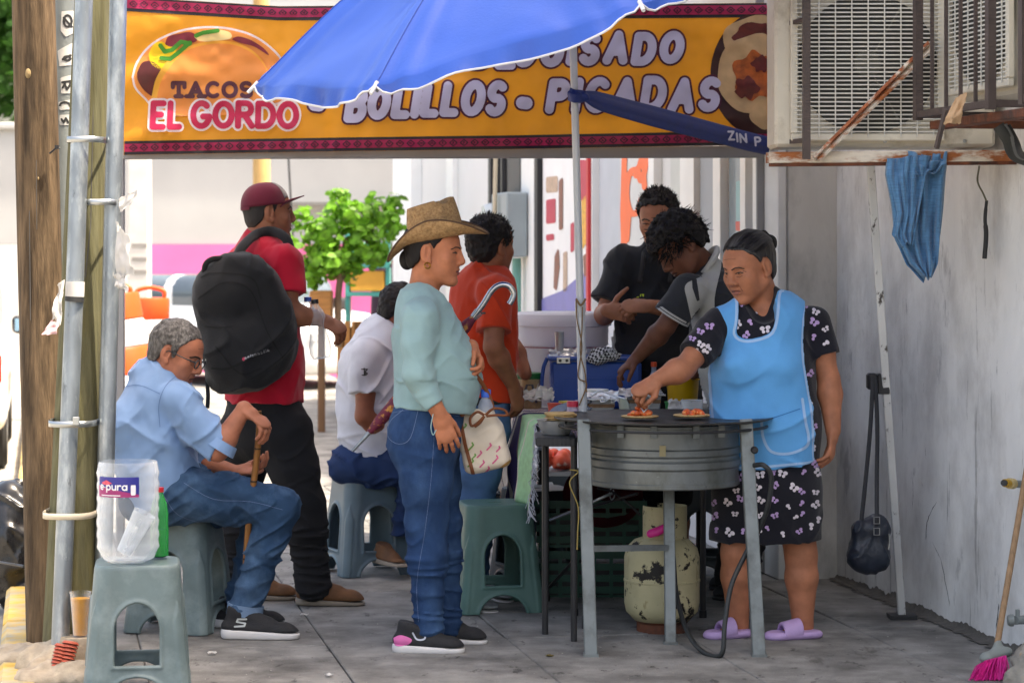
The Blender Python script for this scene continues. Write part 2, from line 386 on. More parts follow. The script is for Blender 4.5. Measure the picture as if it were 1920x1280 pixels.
def folds(amp=.006, f=14., seed=0., st=(1, 1, 1), f2=34., a2=.35):
    """cloth wrinkles: two families of long sharp creases plus fine ones; st stretches the coordinates"""
    def fn(x, y, z):
        x, y, z = x*st[0]+seed*3.1, y*st[1]+seed*1.7, z*st[2]+seed; h = x*.8+y*.6; k = x*.6-y*.8
        w = vnoise(x*f*.45+9, y*f*.45, z*f*.45); out = 0
        for sg, off in ((1, 0.), (-1, 7.3)):
            a = .55*sg; u = h*math.cos(a)+z*math.sin(a); v = -h*math.sin(a)+z*math.cos(a)
            n = (1-np.abs(vnoise(u*f*.42+off+w*.5, v*f*1.7+w*.9, k*f*.7+off)))**4*2.-.75
            out = out+n*np.clip(.55+sg*w*1.1, 0, 1)
        return amp*(out*.85+vnoise(x*f2, y*f2+w, z*f2)*a2*.5)
    return fn
# ---------------------------------------------------------------- flat print: 2-D shapes cut cleanly out of a fine grid
def march2d(fn, x0, x1, y0, y1, cell):
    xs = np.arange(x0, x1+cell, cell); ys = np.arange(y0, y1+cell, cell)
    V = fn(xs[:,None], ys[None,:]) + np.zeros((len(xs), len(ys))); S = V < 0
    vid = {}; vs = []; fs = []
    def corner(i, j):
        k = (i, j)
        if k not in vid: vid[k] = len(vs); vs.append((xs[i], ys[j]))
        return vid[k]
    def edge(i0, j0, i1, j1):
        k = (i0, j0, i1, j1) if (i0, j0) < (i1, j1) else (i1, j1, i0, j0)
        if k not in vid:
            i0, j0, i1, j1 = k; a, b = V[i0, j0], V[i1, j1]; t = a/(a-b)
            vid[k] = len(vs); vs.append((xs[i0]+(xs[i1]-xs[i0])*t, ys[j0]+(ys[j1]-ys[j0])*t))
        return vid[k]
    tot = S[:-1,:-1].astype(int)+S[1:,:-1]+S[1:,1:]+S[:-1,1:]
    for i, j in np.argwhere(tot > 0):
        q = [(i, j), (i+1, j), (i+1, j+1), (i, j+1)]; poly = []
        for a in range(4):
            b = (a+1) % 4
            if S[q[a]]: poly.append(corner(*q[a]))
            if S[q[a]] != S[q[b]]: poly.append(edge(*q[a], *q[b]))
        if len(poly) >= 3: fs.append(poly)
    return np.array(vs).reshape(-1, 2), fs
def seg2(x, y, a, b):
    ax, ay = b[0]-a[0], b[1]-a[1]; L2 = max(ax*ax+ay*ay, 1e-12); t = np.clip(((x-a[0])*ax+(y-a[1])*ay)/L2, 0, 1)
    return np.hypot(x-a[0]-ax*t, y-a[1]-ay*t)
def strokes(pl, r):
    """distance to a set of poly-lines minus r"""
    def fn(x, y):
        d = 1e3
        for p in pl:
            for a, b in zip(p[:-1], p[1:]): d = np.minimum(d, seg2(x, y, a, b))
        return d - r
    return fn
def poly2(pts):
    """signed distance to a closed polygon"""
    P = [tuple(p) for p in pts]
    def fn(x, y):
        x, y = np.broadcast_arrays(x, y); d = np.full(x.shape, 1e3); ins = np.zeros(x.shape, bool)
        for a, b in zip(P, P[1:]+P[:1]):
            d = np.minimum(d, seg2(x, y, a, b)); c = (a[1] > y) != (b[1] > y)
            with np.errstate(divide='ignore', invalid='ignore'): xx = (b[0]-a[0])*(y-a[1])/((b[1]-a[1]) or 1e-12)+a[0]
            ins ^= c & (x < xx)
        return np.where(ins, -d, d)
    return fn
def arc(cx, cy, rx, ry, a0, a1, n=10): return [(cx+rx*math.cos(math.radians(a0+(a1-a0)*i/n)), cy+ry*math.sin(math.radians(a0+(a1-a0)*i/n))) for i in range(n+1)]
# stroke alphabet in a 1-high cell: (width, [poly-lines])
GL = {
 'A': (.8, [[(0,0),(.4,1),(.8,0)], [(.14,.35),(.66,.35)]]), 'B': (.68, [[(0,0),(0,1)], [(0,1)]+arc(.36,.77,.27,.23,90,-90)+[(0,.54)], [(.36,.54)]+arc(.38,.27,.3,.27,90,-90)+[(0,0)]]),
 'C': (.75, [arc(.42,.5,.4,.5,50,310,16)]), 'D': (.75, [[(0,0),(0,1)], [(0,1)]+arc(.3,.5,.45,.5,90,-90,14)+[(0,0)]]), 'E': (.6, [[(.6,1),(0,1),(0,0),(.6,0)], [(0,.52),(.48,.52)]]),
 'F': (.58, [[(.58,1),(0,1),(0,0)], [(0,.52),(.46,.52)]]), 'G': (.8, [arc(.42,.5,.4,.5,50,345,18)+[(.8,.42),(.5,.42)]]), 'H': (.7, [[(0,0),(0,1)], [(.7,0),(.7,1)], [(0,.5),(.7,.5)]]), 'I': (.0, [[(0,0),(0,1)]]),
 'K': (.65, [[(0,0),(0,1)], [(.62,1),(0,.45)], [(.2,.62),(.65,0)]]), 'L': (.55, [[(0,1),(0,0),(.55,0)]]), 'M': (.9, [[(0,0),(.08,1),(.45,.3),(.82,1),(.9,0)]]), 'N': (.72, [[(0,0),(0,1),(.72,0),(.72,1)]]),
 'O': (.82, [arc(.41,.5,.41,.5,0,360,22)]), 'P': (.65, [[(0,0),(0,1)], [(0,1)]+arc(.36,.74,.28,.26,90,-90)+[(0,.48)]]), 'R': (.68, [[(0,0),(0,1)], [(0,1)]+arc(.36,.75,.27,.25,90,-90)+[(0,.5)], [(.3,.5),(.68,0)]]),
 'S': (.65, [arc(.33,.74,.3,.26,40,250,10)+arc(.33,.25,.31,.26,70,-150,11)]), 'T': (.76, [[(0,1),(.76,1)], [(.38,1),(.38,0)]]), 'U': (.72, [[(0,1),(0,.36)]+arc(.36,.36,.36,.36,180,360,10)+[(.72,1)]]),
 'V': (.76, [[(0,1),(.38,0),(.76,1)]]), 'X': (.7, [[(0,0),(.7,1)], [(0,1),(.7,0)]]), 'Z': (.66, [[(0,1),(.66,1),(0,0),(.66,0)]]), ' ': (.35, []),
 'e': (.56, [[(.02,.3),(.54,.3)]+arc(.28,.3,.27,.29,0,310,16)]), 'p': (.56, [[(0,.55),(0,-.3)], arc(.28,.28,.28,.28,0,360,16)]), 'u': (.5, [[(0,.56),(0,.2)]+arc(.25,.22,.25,.22,180,360,8)+[(.5,.56)], [(.5,.56),(.5,0)]]),
 'r': (.34, [[(0,0),(0,.56)], arc(.26,.3,.26,.26,170,60,6)]), 'a': (.56, [arc(.28,.28,.28,.28,0,360,16), [(.56,.56),(.56,0)]]), '.': (.05, [[(0,.3),(.02,.3)]]), 's': (.45, [arc(.22,.41,.19,.15,30,250,8)+arc(.22,.15,.2,.15,70,-150,9)]),
 'o': (.56, [arc(.28,.28,.28,.28,0,360,16)]), 'b': (.56, [[(0,1),(0,0)], arc(.28,.28,.28,.28,0,360,16)]), 't': (.36, [[(.15,.85),(.15,.1),(.3,.02)], [(0,.56),(.34,.56)]]), 'i': (.0, [[(0,0),(0,.56)], [(0,.8),(0,.81)]]),
 'n': (.5, [[(0,0),(0,.56)], [(0,.3)]+arc(.25,.31,.25,.25,180,0,8)+[(.5,0)]]), 'l': (.0, [[(0,0),(0,1)]]), 'y': (.5, [[(0,.56),(.25,0)], [(.5,.56),(.15,-.3)]]), '*': (.3, [[(.15,.3),(.17,.3)]]),
}
def text_lines(txt, x, y, size, gap=.28, slant=0., jit=0., sx=1., rise=0.):
    """poly-lines of a word set from (x,y) to the right; returns (lines, end x)"""
    out = []; rng = random.Random(len(txt)*7+3); xx = x
    for ch in txt:
        w, pl = GL[ch]; dy = rng.uniform(-jit, jit)*size; sc = size*(1+rng.uniform(-jit, jit)); yb = y + rise*(xx-x)
        for p in pl: out.append([(xx+(q[0]*sx+q[1]*slant)*sc, yb+q[1]*sc+dy) for q in p])
        xx += (w*sx+gap)*size
    return out, xx
def bbox2(pl, m): 
    q = np.array([p for l in pl for p in l]); return q[:,0].min()-m, q[:,0].max()+m, q[:,1].min()-m, q[:,1].max()+m
def decal(name, fn, bb, cell, to3d, mat, parent, label=None):
    v, f = march2d(fn, *bb, cell)
    if len(f) == 0: return None
    try: q = np.asarray(to3d(v[:, 0], v[:, 1]), float); assert q.shape == (len(v), 3)
    except Exception: q = np.array([to3d(a, b) for a, b in v])
    return mesh_obj(name, q, f, mat, parent, smooth=180, label=label)
# ================================================================ SETTING
def structure(o): o['kind'] = 'structure'; return o
m_conc = M('sidewalk_concrete', hexc('85837f'), rough=.78, var=.3, vs=7, bump=.6, bs=110, col2=hexc('565451'), c2s=2.8, c2t=.56, c2w=.14, spec=.35, detail=9, speck=[(14, .60, '3a3836', .75, (1, .45, 1)), (70, .63, '4a4844', .7, (1, 1, 1)), (55, .66, 'b5b2ac', .7, (1, 1, 1)), (4, .62, '45423f', .6, (1, .3, 1))])
m_joint = M('joint_dirt', (.08, .076, .07), rough=.95)
m_street = M('street_asphalt', hexc('97938c'), rough=.9, var=.2, vs=3, bump=.6, bs=150, col2=hexc('8f8a82'), c2s=.7, c2t=.55, c2w=.2)
m_kerb = M('kerb_yellow_paint', hexc('c9a548'), rough=.8, var=.2, vs=12, bump=.5, bs=60, col2=hexc('97917f'), c2s=6, c2t=.5, c2w=.1)
ground = structure(MB().add([(-200, -60, -.13), (200, -60, -.13), (200, 340, -.13), (-200, 340, -.13)], [(0, 1, 2, 3)]).obj('street', m_street))
sw = MB(); sw.sbox(-8, 15.4, 0, 3.6, -.2, -.012); sidewalk = structure(sw.obj('sidewalk', m_joint)); ORG[sidewalk.name] = np.zeros(3)
far = MB(); far.sbox(15.41, 30, -.0, 3.4, -.2, 0); structure(far.obj('far_sidewalk', m_conc))
kb = MB()
for k in range(19): kb.sbox(-6+k*2., -6+k*2+1.985, -.16, -.012, -.25, .004, .02)
structure(kb.obj('kerb', m_kerb, smooth=40))
te = [.012, .363, 1.063, 1.764, 2.465, 3.165, 3.562]; se = [9.19 + 1.4*k for k in range(-6, 5)] + [15.4]
rng = random.Random(5); g = .004
for a in range(len(te)-1):
    for b in range(len(se)-1):
        b_ = MB(); dz = rng.uniform(-.003, .003)
        b_.sbox(se[b]+g/2, se[b+1]-g/2, te[a]+g/2, te[a+1]-g/2, -.06, dz, .004); b_.obj('slab', m_conc, sidewalk, smooth=30)
# --- near building with the painted wall
m_wall = M('white_wall_paint', hexc('eeede9'), rough=.82, var=.10, vs=2.5, bump=.8, bs=26, col2=hexc('c9c6c1'), c2s=3.2, c2t=.58, c2w=.14, stretch=(1.2, 1.2, .75), spec=.3, detail=9, speck=[(9, .62, '77736e', .55, (1.5, 1.5, .16)), (30, .66, '6b6762', .6, (1, 1, .3)), (3.2, .60, 'a9a7a5', .6, (1, 1, .5)), (16, .68, 'f0f0f0', .6, (1, 1, .6))])
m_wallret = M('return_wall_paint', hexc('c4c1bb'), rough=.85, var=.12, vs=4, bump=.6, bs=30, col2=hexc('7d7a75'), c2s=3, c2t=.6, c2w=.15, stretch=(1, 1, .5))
bn = thing('near_building', 'pale building whose stained white wall carries the air conditioners', 'building', ST(5, 4.5, 0))
MB().sbox(-6, 10.575, 3.565, 8.5, -.2, 9.2).obj('wall', m_wall, bn)
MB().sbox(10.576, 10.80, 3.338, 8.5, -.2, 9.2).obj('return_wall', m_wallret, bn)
MB().sbox(10.60, 10.82, 3.295, 3.336, 0.0, 3.4, .004).obj('corner_trim', M('trim_white', hexc('d2d2d0'), rough=.6, var=.06, bump=.2), bn)
m_crack = M('crack_dark', (.09, .085, .08), rough=1.); m_grime = M('wall_grime', hexc('55524d'), rough=.95, var=.3, vs=30, bump=1, bs=90)
def wallp(px, py, off=.002):           # point of the near wall's face seen at a pixel
    q = (px-CX)/F; s = (.9817*3.565-.1905*3.565*q)/(.1905+.9817*q); p = ST(s, 3.565-off); return np.array([p[0], p[1], CH-(py-YH)*p[1]/F])
def crack(pts, w):
    P = catmull([wallp(*p) for p in pts], 4); r2 = random.Random(len(pts)); mb = MB(); vs = []; 
    for i, p in enumerate(P):
        ww = w*(.4+.9*r2.random())*(1 if 0 < i < len(P)-1 else .2); j = V3(r2.uniform(-.004, .004)*UV_U[0], r2.uniform(-.004, .004)*UV_U[1], 0)
        vs += [p+j+UV_U*ww, p+j-UV_U*ww]
    mb.add(vs, [(2*i, 2*i+1, 2*i+3, 2*i+2) for i in range(len(P)-1)]); mb.obj('crack', m_crack, bn)
crack([(1757, 940), (1745, 962), (1738, 985), (1737, 1012)], .003); crack([(1748, 1015), (1765, 1050), (1775, 1100), (1782, 1135)], .0022)
crack([(1740, 1014), (1770, 1020), (1795, 1027)], .0015); crack([(1873, 1130), (1871, 1160), (1868, 1178)], .004); crack([(1712, 895), (1713, 930), (1711, 955)], .0018)
crack([(1700, 560), (1701, 590)], .0018); crack([(1735, 830), (1737, 860)], .001); crack([(1816, 700), (1814, 760), (1815, 790)], .0012)
# grime collecting where wall and pavement meet: a ragged low fillet
mb = MB(); ss = np.linspace(2, 10.575, 420); vs = []
for i, s_ in enumerate(ss):
    h_ = .012+.030*abs(vnoise(np.array([s_*5.]), np.array([1.]), np.array([0.]))[0])+.012*random.random(); w_ = .02+.05*random.random()
    vs += [ST(s_, 3.5635, h_), ST(s_, 3.556, h_*.4), ST(s_, 3.555-w_, .006)]
fs = []
for i in range(len(ss)-1): fs += [(3*i, 3*i+3, 3*i+4, 3*i+1), (3*i+1, 3*i+4, 3*i+5, 3*i+2)]
mb.add(vs, fs); mb.obj('grime_strip', m_grime, bn, smooth=180)
# --- shop building beyond it: pale panels, window frames, posters
def fs_(px, t=3.34):
    q = (px-CX)/F; return (.9817*t-.1905*t*q)/(.1905+.9817*q)
def fz(px, py, t=3.34):
    s = fs_(px, t); return CH-(py-YH)*ST(s, t)[1]/F
shop = thing('shop_building', 'row of pale shop fronts with window frames and posters down the pavement', 'building', ST(16, 4, 0))
m_shop = M('shop_wall', hexc('d0d1d2'), rough=.75, var=.06, vs=3, bump=.3, bs=40, col2=hexc('c3c4c4'), c2s=1.5, c2t=.6, c2w=.15)
m_panel = M('shop_panel_grey', hexc('9aa0a8'), rough=.6, var=.06, vs=4, bump=.1); m_frame = M('shop_frame_white', hexc('e2e3e3'), rough=.5, var=.04)
m_glassdark = M('shop_glass', hexc('5f6b70'), rough=.12, var=.1, vs=2, spec=.6); m_black = M('black_iron', (.018, .018, .02), rough=.5, var=.2)
MB().sbox(10.83, 23.2, 3.345, 8, -.2, 3.7).obj('wall', m_shop, shop)
def fpan(name, x0, x1, y0, y1, mat, off=.02, dep=.03, parent=shop):
    """panel on the shop front between two pixel columns; x0<x1 (left is farther away)"""
    sa, sb = fs_(x1), fs_(x0); z1 = fz((x0+x1)/2, y0); z0 = fz((x0+x1)/2, y1)
    return MB().sbox(sa, sb, 3.345-off-dep, 3.345-off, z0, z1, .003).obj(name, mat, parent)
fpan('window', 1442, 1461, 200, 700, m_glassdark, .0, .02); fpan('window_frame', 1432, 1441, 100, 760, m_frame, .0, .06)
fpan('window', 1372, 1420, 180, 700, M('shop_glass_blue', hexc('8796a0'), rough=.1, var=.08, spec=.6), .0, .02); fpan('window_frame', 1412, 1422, 100, 760, m_frame, .021, .05)
fpan('window_frame', 1356, 1370, 100, 760, m_frame, .0, .06); fpan('wall_panel', 1318, 1355, 100, 760, m_panel, .0, .02)
fpan('window_frame', 1290, 1316, 100, 760, m_frame, .0, .05); fpan('wall_panel', 1262, 1288, 100, 760, M('shop_panel_pale', hexc('c2c6c4'), rough=.6, var=.05), .0, .02)
fpan('wall_panel', 1128, 1168, 100, 760, M('shop_panel_bluegrey', hexc('b3b9c2'), rough=.6, var=.05), .0, .02)
fpan('window_frame', 1118, 1126, 100, 700, m_frame, .0, .06); fpan('window_frame', 1230, 1240, 100, 700, m_frame, .0, .05)
fpan('poster_frame', 1016, 1022, 200, 600, m_black, .0, .06); fpan('poster_frame', 1121, 1125, 200, 600, M('poster_red', hexc('c03238'), rough=.5), .061, .02)
fpan('doorway', 921, 962, 140, 408, m_black, .0, .03); fpan('doorway', 963, 986, 140, 400, M('door_grey', hexc('4a4a4a'), rough=.6), .0, .05)
for x in (930, 941, 952): fpan('door_bar', x, x+3, 140, 405, M('door_bar_grey', hexc('3a3a3c'), rough=.5), .031, .03)
fpan('pilaster', 985, 1015, 140, 640, m_frame, .0, .04); fpan('pilaster', 755, 790, 140, 640, M('pilaster_white', hexc('e8e9e9'), rough=.7, var=.04), .0, .10); fpan('pilaster', 846, 858, 140, 640, m_frame, .0, .05)
fpan('wall_box', 833, 848, 380, 398, m_panel, .051, .05)
# posters (flat print on real boards)
def facade3d(off):
    def f(px, py):
        s = fs_(px); p = ST(s, 3.345-off); return np.array([p[0], p[1], CH-(py-YH)*p[1]/F])
    return f
pb = fpan('poster_board', 1023, 1118, 200, 585, M('poster_white', hexc('e4e4e6'), rough=.45, var=.03), .0, .025)
def pshape(name, pts, mat, off, par=pb, cell=3.):
    q = np.array(pts, float); return decal(name, poly2(pts), (q[:,0].min()-4, q[:,0].max()+4, q[:,1].min()-4, q[:,1].max()+4), cell, facade3d(off), mat, par)
m_or = M('print_orange', hexc('ef6a35'), rough=.5, var=.05); m_pk = M('print_crimson', hexc('b4304a'), rough=.5, var=.1); m_pu = M('print_violet', hexc('6f6fae'), rough=.5, var=.08)
m_brn = M('print_brown', hexc('7c4a3c'), rough=.5, var=.3, vs=40); m_yel = M('print_yellow', hexc('d9a441'), rough=.5, var=.25, vs=30); m_tan = M('print_tan', hexc('b49a86'), rough=.5, var=.3, vs=40)
pshape('poster_print', [(1022, 560), (1060, 545), (1090, 520), (1120, 500), (1120, 586), (1022, 586)], m_pu, .028)
pshape('poster_print', [(1030, 332), (1052, 330), (1052, 360), (1030, 362)], m_tan, .028); pshape('poster_print', [(1030, 375), (1048, 372), (1048, 418), (1030, 420)], m_pk, .028)
pshape('poster_print', [(1054, 340), (1062, 330), (1062, 430), (1054, 432)], m_brn, .028); pshape('poster_print', [(1030, 440), (1045, 438), (1045, 450), (1030, 452)], m_pk, .028)
pshape('poster_print', [(1088, 300), (1110, 300), (1108, 370), (1090, 380)], m_pk, .028); pshape('poster_print', [(1096, 375), (1112, 360), (1114, 440), (1098, 470)], m_yel, .028)
pshape('poster_print', [(1046, 480), (1054, 462), (1056, 500), (1050, 545), (1044, 540)], m_brn, .028); pshape('poster_print', [(1062, 474), (1070, 470), (1070, 545), (1062, 548)], m_tan, .028)
pshape('poster_print', [(1076, 420), (1083, 415), (1083, 470), (1076, 475)], m_pk, .028); pshape('poster_print', [(1100, 480), (1112, 470), (1112, 510), (1102, 520)], m_brn, .030)
gb = fpan('sign_board', 1169, 1229, 200, 640, M('sign_pale', hexc('c8cacc'), rough=.5, var=.04), .0, .025)
decal('sign_lettering', strokes([[(1178, 290), (1175, 400), (1177, 470)], arc(1196, 360, 14, 42, 20, 330, 16), [(1222, 290), (1214, 330), (1216, 352)], [(1186, 400), (1182, 450)], [(1200, 330), (1210, 300), (1214, 270)]], 5.2), (1168, 1230, 255, 490), 3., facade3d(.028), m_or, gb)
decal('window_sticker', poly2([(1387, 340), (1401, 338), (1401, 432), (1387, 432)]), (1385, 1403, 336, 434), 3., facade3d(.024), M('sticker_teal', hexc('7fb0b8'), rough=.4), shop)
decal('window_sticker', poly2([(1387, 415), (1401, 415), (1401, 433), (1387, 433)]), (1385, 1403, 413, 435), 3., facade3d(.026), M('sticker_red', hexc('c8392f'), rough=.4), shop)
decal('window_sticker', strokes([[(1443, 320), (1455, 316)], [(1445, 330), (1455, 334)], [(1443, 345), (1456, 342)], [(1444, 356), (1456, 360)], [(1448, 372), (1456, 368)], arc(1450, 330, 7, 22, 0, 300, 9)], 1.6), (1438, 1462, 300, 385), 1.6, facade3d(.024), M('sticker_white', hexc('e0e2de'), rough=.4), shop)
decal('window_sticker', strokes([[(1445, 388), (1455, 386)], [(1446, 400), (1456, 397)]], 2.), (1438, 1462, 380, 408), 1.6, facade3d(.024), M('sticker_amber', hexc('cf9b4a'), rough=.4), shop)
# meter boxes and conduits on the shop front
mt = thing('electric_meter_box', 'grey electric meter box with round meter on the shop pillar', 'meter box', ST(fs_(985), 3.3, 1.4))
sA = fs_(1003); sB = fs_(961)
MB().sbox(sA+.05, sA+.62, 3.15, 3.299, fz(985, 482), fz(985, 362), .01).obj('cabinet', M('meter_grey', hexc('8d979b'), rough=.5, var=.08), mt)
MB().lathe(ST(sA+.9, 3.19, fz(968, 410)), [(.0, .06), (.10, .05), (.115, 0.), (.115, -.10)], 20, axis=-UV_V).obj('meter', M('meter_glass', hexc('b9c2c6'), rough=.25, var=.05), mt, smooth=40)
MB().tube([ST(sA+.2, 3.25, 0), ST(sA+.2, 3.25, fz(992, 484))], .032, 12).obj('conduit', M('conduit_teal', hexc('6fa79c'), rough=.55, var=.08), mt, smooth=60)
MB().tube(catmull([ST(sA+.3, 3.13, 2.6), ST(sA+.33, 3.12, 1.8), ST(sA+.28, 3.12, 1.45), ST(sA+.05, 3.13, 1.25), ST(sA-.08, 3.2, 1.05)]), .016, 8).obj('cable', M('cable_cream', hexc('b9ad97'), rough=.6), mt, smooth=60)
# --- wall across the street: grey plaster over a pink band
m_greyw = M('plaster_grey', hexc('a3a4a4'), rough=.9, var=.06, vs=1.2, bump=.3, col2=hexc('9fa0a0'), c2s=.5, c2t=.6, c2w=.2); m_pinkw = M('paint_pink', hexc('d9669a'), rough=.8, var=.08, vs=1.5, bump=.2)
fw = thing('street_wall', 'grey wall across the street with a pink painted lower band', 'wall', (-6, 31, 0))
MB().box(-20, 3.2, 31, 31.6, 1.585, 3.05).obj('plaster', m_greyw, fw); MB().box(-4.62, 3.2, 30.98, 31.6, -.13, 1.58).obj('painted_band', m_pinkw, fw); MB().box(-20, -4.625, 31, 31.6, -.13, 1.58).obj('lower_plaster', M('plaster_pale', hexc('c4c3c0'), rough=.9, var=.06), fw)
MB().box(-20, 3.3, 30.9, 31.7, 3.052, 3.14, .02).obj('coping', m_greyw, fw)
nb = thing('corner_house', 'plain pale grey house block rising behind the street wall', 'building', (-2, 33, 0))
MB().box(-5.4, 4.5, 32, 36, -.1, 5.6).obj('wall', M('house_grey', hexc('a9acae'), rough=.9, var=.05, vs=.8), nb); MB().box(-5.5, 4.6, 31.9, 36.1, 5.6, 5.8, .02).obj('roof', m_greyw, nb)
MB().bar((-2.85, 30.9, 2.1), (-.8, 30.9, 2.1), .3, .04).obj('ledge', M('ledge_grey', hexc('6b6b69'), rough=.8), fw)
cp = thing('concrete_post', 'square pale concrete post with faded notices, beyond the traffic drums', 'post', W(262, 760, 23.))
p0 = W(262, 760, 23.); MB().obox((p0[0], 23, 2.2), (.1, 0, 0), (0, .1, 0), (0, 0, 2.35), .015).obj('shaft', M('post_concrete', hexc('c3c0bb'), rough=.9, var=.1, bump=.4), cp)
for k, z_ in enumerate((1.55, 1.42, 1.30)): MB().obox((p0[0]+.01, 22.895, z_), (.07, 0, 0), (0, .002, 0), (0, 0, .018)).obj('notice', M('notice_grey', hexc('8a8784'), rough=.9), cp)
up = thing('timber_pole', 'pale timber utility pole rising behind the man in the cap', 'pole', W(494, 720, 27.))
q0 = W(494, 730, 27.); MB().tube([(q0[0], 27, -.13), (q0[0]-.02, 27, 2), (q0[0]-.03, 27, 5.5)], [.11, .1, .085], 14).obj('shaft', M('timber_pale', hexc('b3925f'), rough=.85, var=.2, vs=9, stretch=(6, 6, .5)), up, smooth=60)
tag(MB().tube(catmull([W(536, 200, 26), W(541, 300, 26), W(548, 420, 26), W(556, 560, 26)]), .012, 6).obj('guy_wire', m_black, smooth=60), 'thin grey guy wire slanting down past the grey wall', 'wire')
# --- trees and planter
def leafmesh(centers, dirs, size, rng, shape=6):
    vs, fs = [], []
    for c, d in zip(centers, dirs):
        d = nrm(d); a = nrm(np.cross(d, (rng.random()-.5, rng.random()-.5, rng.random()))); b = np.cross(d, a); sz = size*(.6+.8*rng.random()); n = len(vs)
        for k in range(shape):
            an = 2*math.pi*k/shape; r = sz*(1.0 if k else 1.3); vs.append(c+a*math.cos(an)*r+b*math.sin(an)*r*.8+d*(-.25*sz*math.cos(an)**2))
        fs.append(tuple(range(n, n+shape)))
    return np.array(vs), fs
def crown_pts(blobs, n, rng, fill=.55):
    C, D = [], []; vol = np.array([b[1][0]*b[1][1]*b[1][2] for b in blobs]); vol = vol/vol.sum()
    for _ in range(n):
        b = blobs[rng.choices(range(len(blobs)), vol)[0]]; v = nrm(V3(rng.gauss(0, 1), rng.gauss(0, 1), rng.gauss(0, 1))); r = rng.random()**.5; r = fill+(1-fill)*r
        C.append(np.array(b[0])+v*np.array(b[1])*r*(.85+.3*rng.random())); D.append(v+V3(rng.gauss(0, .5), rng.gauss(0, .5), rng.gauss(.35, .5)))
    return C, D
m_leaf = M('leaf_bright', hexc('6fa233'), rough=.5, var=.6, vs=14, transl=.45, spec=.4); m_leaf2 = M('leaf_dark', hexc('3f6e25'), rough=.55, var=.4, vs=6, transl=.3); m_bark = M('bark', hexc('77604a'), rough=.9, var=.3, bump=.8)
rg = random.Random(11)
sh = thing('potted_tree', 'bushy bright green potted tree standing across the street', 'tree', W(640, 800, 20.))
bl = []
for px, py, rx, ry in ((600, 430, .20, .16), (650, 405, .22, .18), (700, 400, .2, .17), (620, 480, .24, .2), (680, 455, .22, .2), (590, 500, .15, .16), (725, 420, .12, .16), (655, 500, .16, .14), (570, 415, .12, .1), (738, 385, .1, .1), (560, 460, .1, .12), (715, 470, .12, .1), (640, 375, .12, .07)):
    p = W(px, py, 20.+rg.uniform(-.25, .25)); bl.append((p, (rx, rx, ry)))
C_, D_ = crown_pts([(c+V3(rg.gauss(0, .02), 0, rg.gauss(0, .02)), (r[0]*rg.uniform(.85, 1.2), r[1], r[2]*rg.uniform(.85, 1.2))) for c, r in bl], 1150, rg, .15); v_, f_ = leafmesh(C_, D_, .038, rg); mesh_obj('crown', v_, f_, m_leaf, sh)
b0 = W(634, 560, 20); mb = MB(); mb.tube(catmull([b0-V3(0, 0, .4), b0, b0+V3(.03, 0, .25), b0+V3(.06, 0, .5)]), [.03]*8+[.028]*8+[.02]*9, 8)
for dx, dz in ((-.25, .45), (.3, .6), (-.1, .7), (.15, .4)): mb.tube([b0+V3(.02, 0, .15), b0+V3(dx*.6, .05, dz*.6), b0+V3(dx, .1, dz)], [.016, .012, .006], 6)
mb.obj('trunk', m_bark, sh, smooth=60)
m_crate = M('crate_wood', hexc('a6733f'), rough=.8, var=.25, vs=8, stretch=(1, 1, 6))
mb = MB(); pw = W(600, 570, 20.); mb.box(pw[0]-.08, pw[0]+.10, 19.9, 20.15, .93, 1.17, .01); mb.obj('planter_box', m_crate, sh)
MB().box(pw[0]-.02, pw[0]+.04, 20., 20.06, -.13, .928, .01).obj('planter_stand', M('stand_dark', hexc('6b4f36'), rough=.8), sh)
st = thing('display_stand', 'teal display stand with yellow crates behind the potted tree', 'stand', W(690, 740, 24.))
p = W(690, 740, 24.)
for dx in (-.2, .2): MB().box(p[0]+dx-.02, p[0]+dx+.02, 23.9, 24.2, -.13, 1.7).obj('post', M('stand_teal', hexc('3e8f86'), rough=.6), st)
for k, (z0, c) in enumerate(((1.1, 'd59a3c'), (1.38, '3f8f74'))): MB().box(p[0]-.17, p[0]+.17, 23.9, 24.15, z0, z0+.2, .01).obj('crate', M('stand_crate%d' % k, hexc(c), rough=.7, var=.1), st)
for z0 in (1.07, 1.35): MB().box(p[0]-.22, p[0]+.22, 23.88, 24.2, z0-.02, z0+.02).obj('shelf', MATS['stand_teal'], st)
for k, (x, y) in enumerate(((665, 600), (700, 598))):
    q = W(x, y, 22.+k*.1); bx_ = thing('slatted_crate', ['low slatted wooden crate below the pink wall', 'slatted wooden crate next to the seated man in white'][k], 'crate', (q[0], 22.2, -.13), 'slatted crates by the pink wall')
    for j in range(5): MB().box(q[0]-.16+j*.066, q[0]-.11+j*.066, 22, 22.03, -.13, .86).obj('slat', m_crate, bx_)
    MB().box(q[0]-.16, q[0]+.16, 22.031, 22.3, -.12, .8).obj('body', M('crate_inside', hexc('5c4128'), rough=.9), bx_)
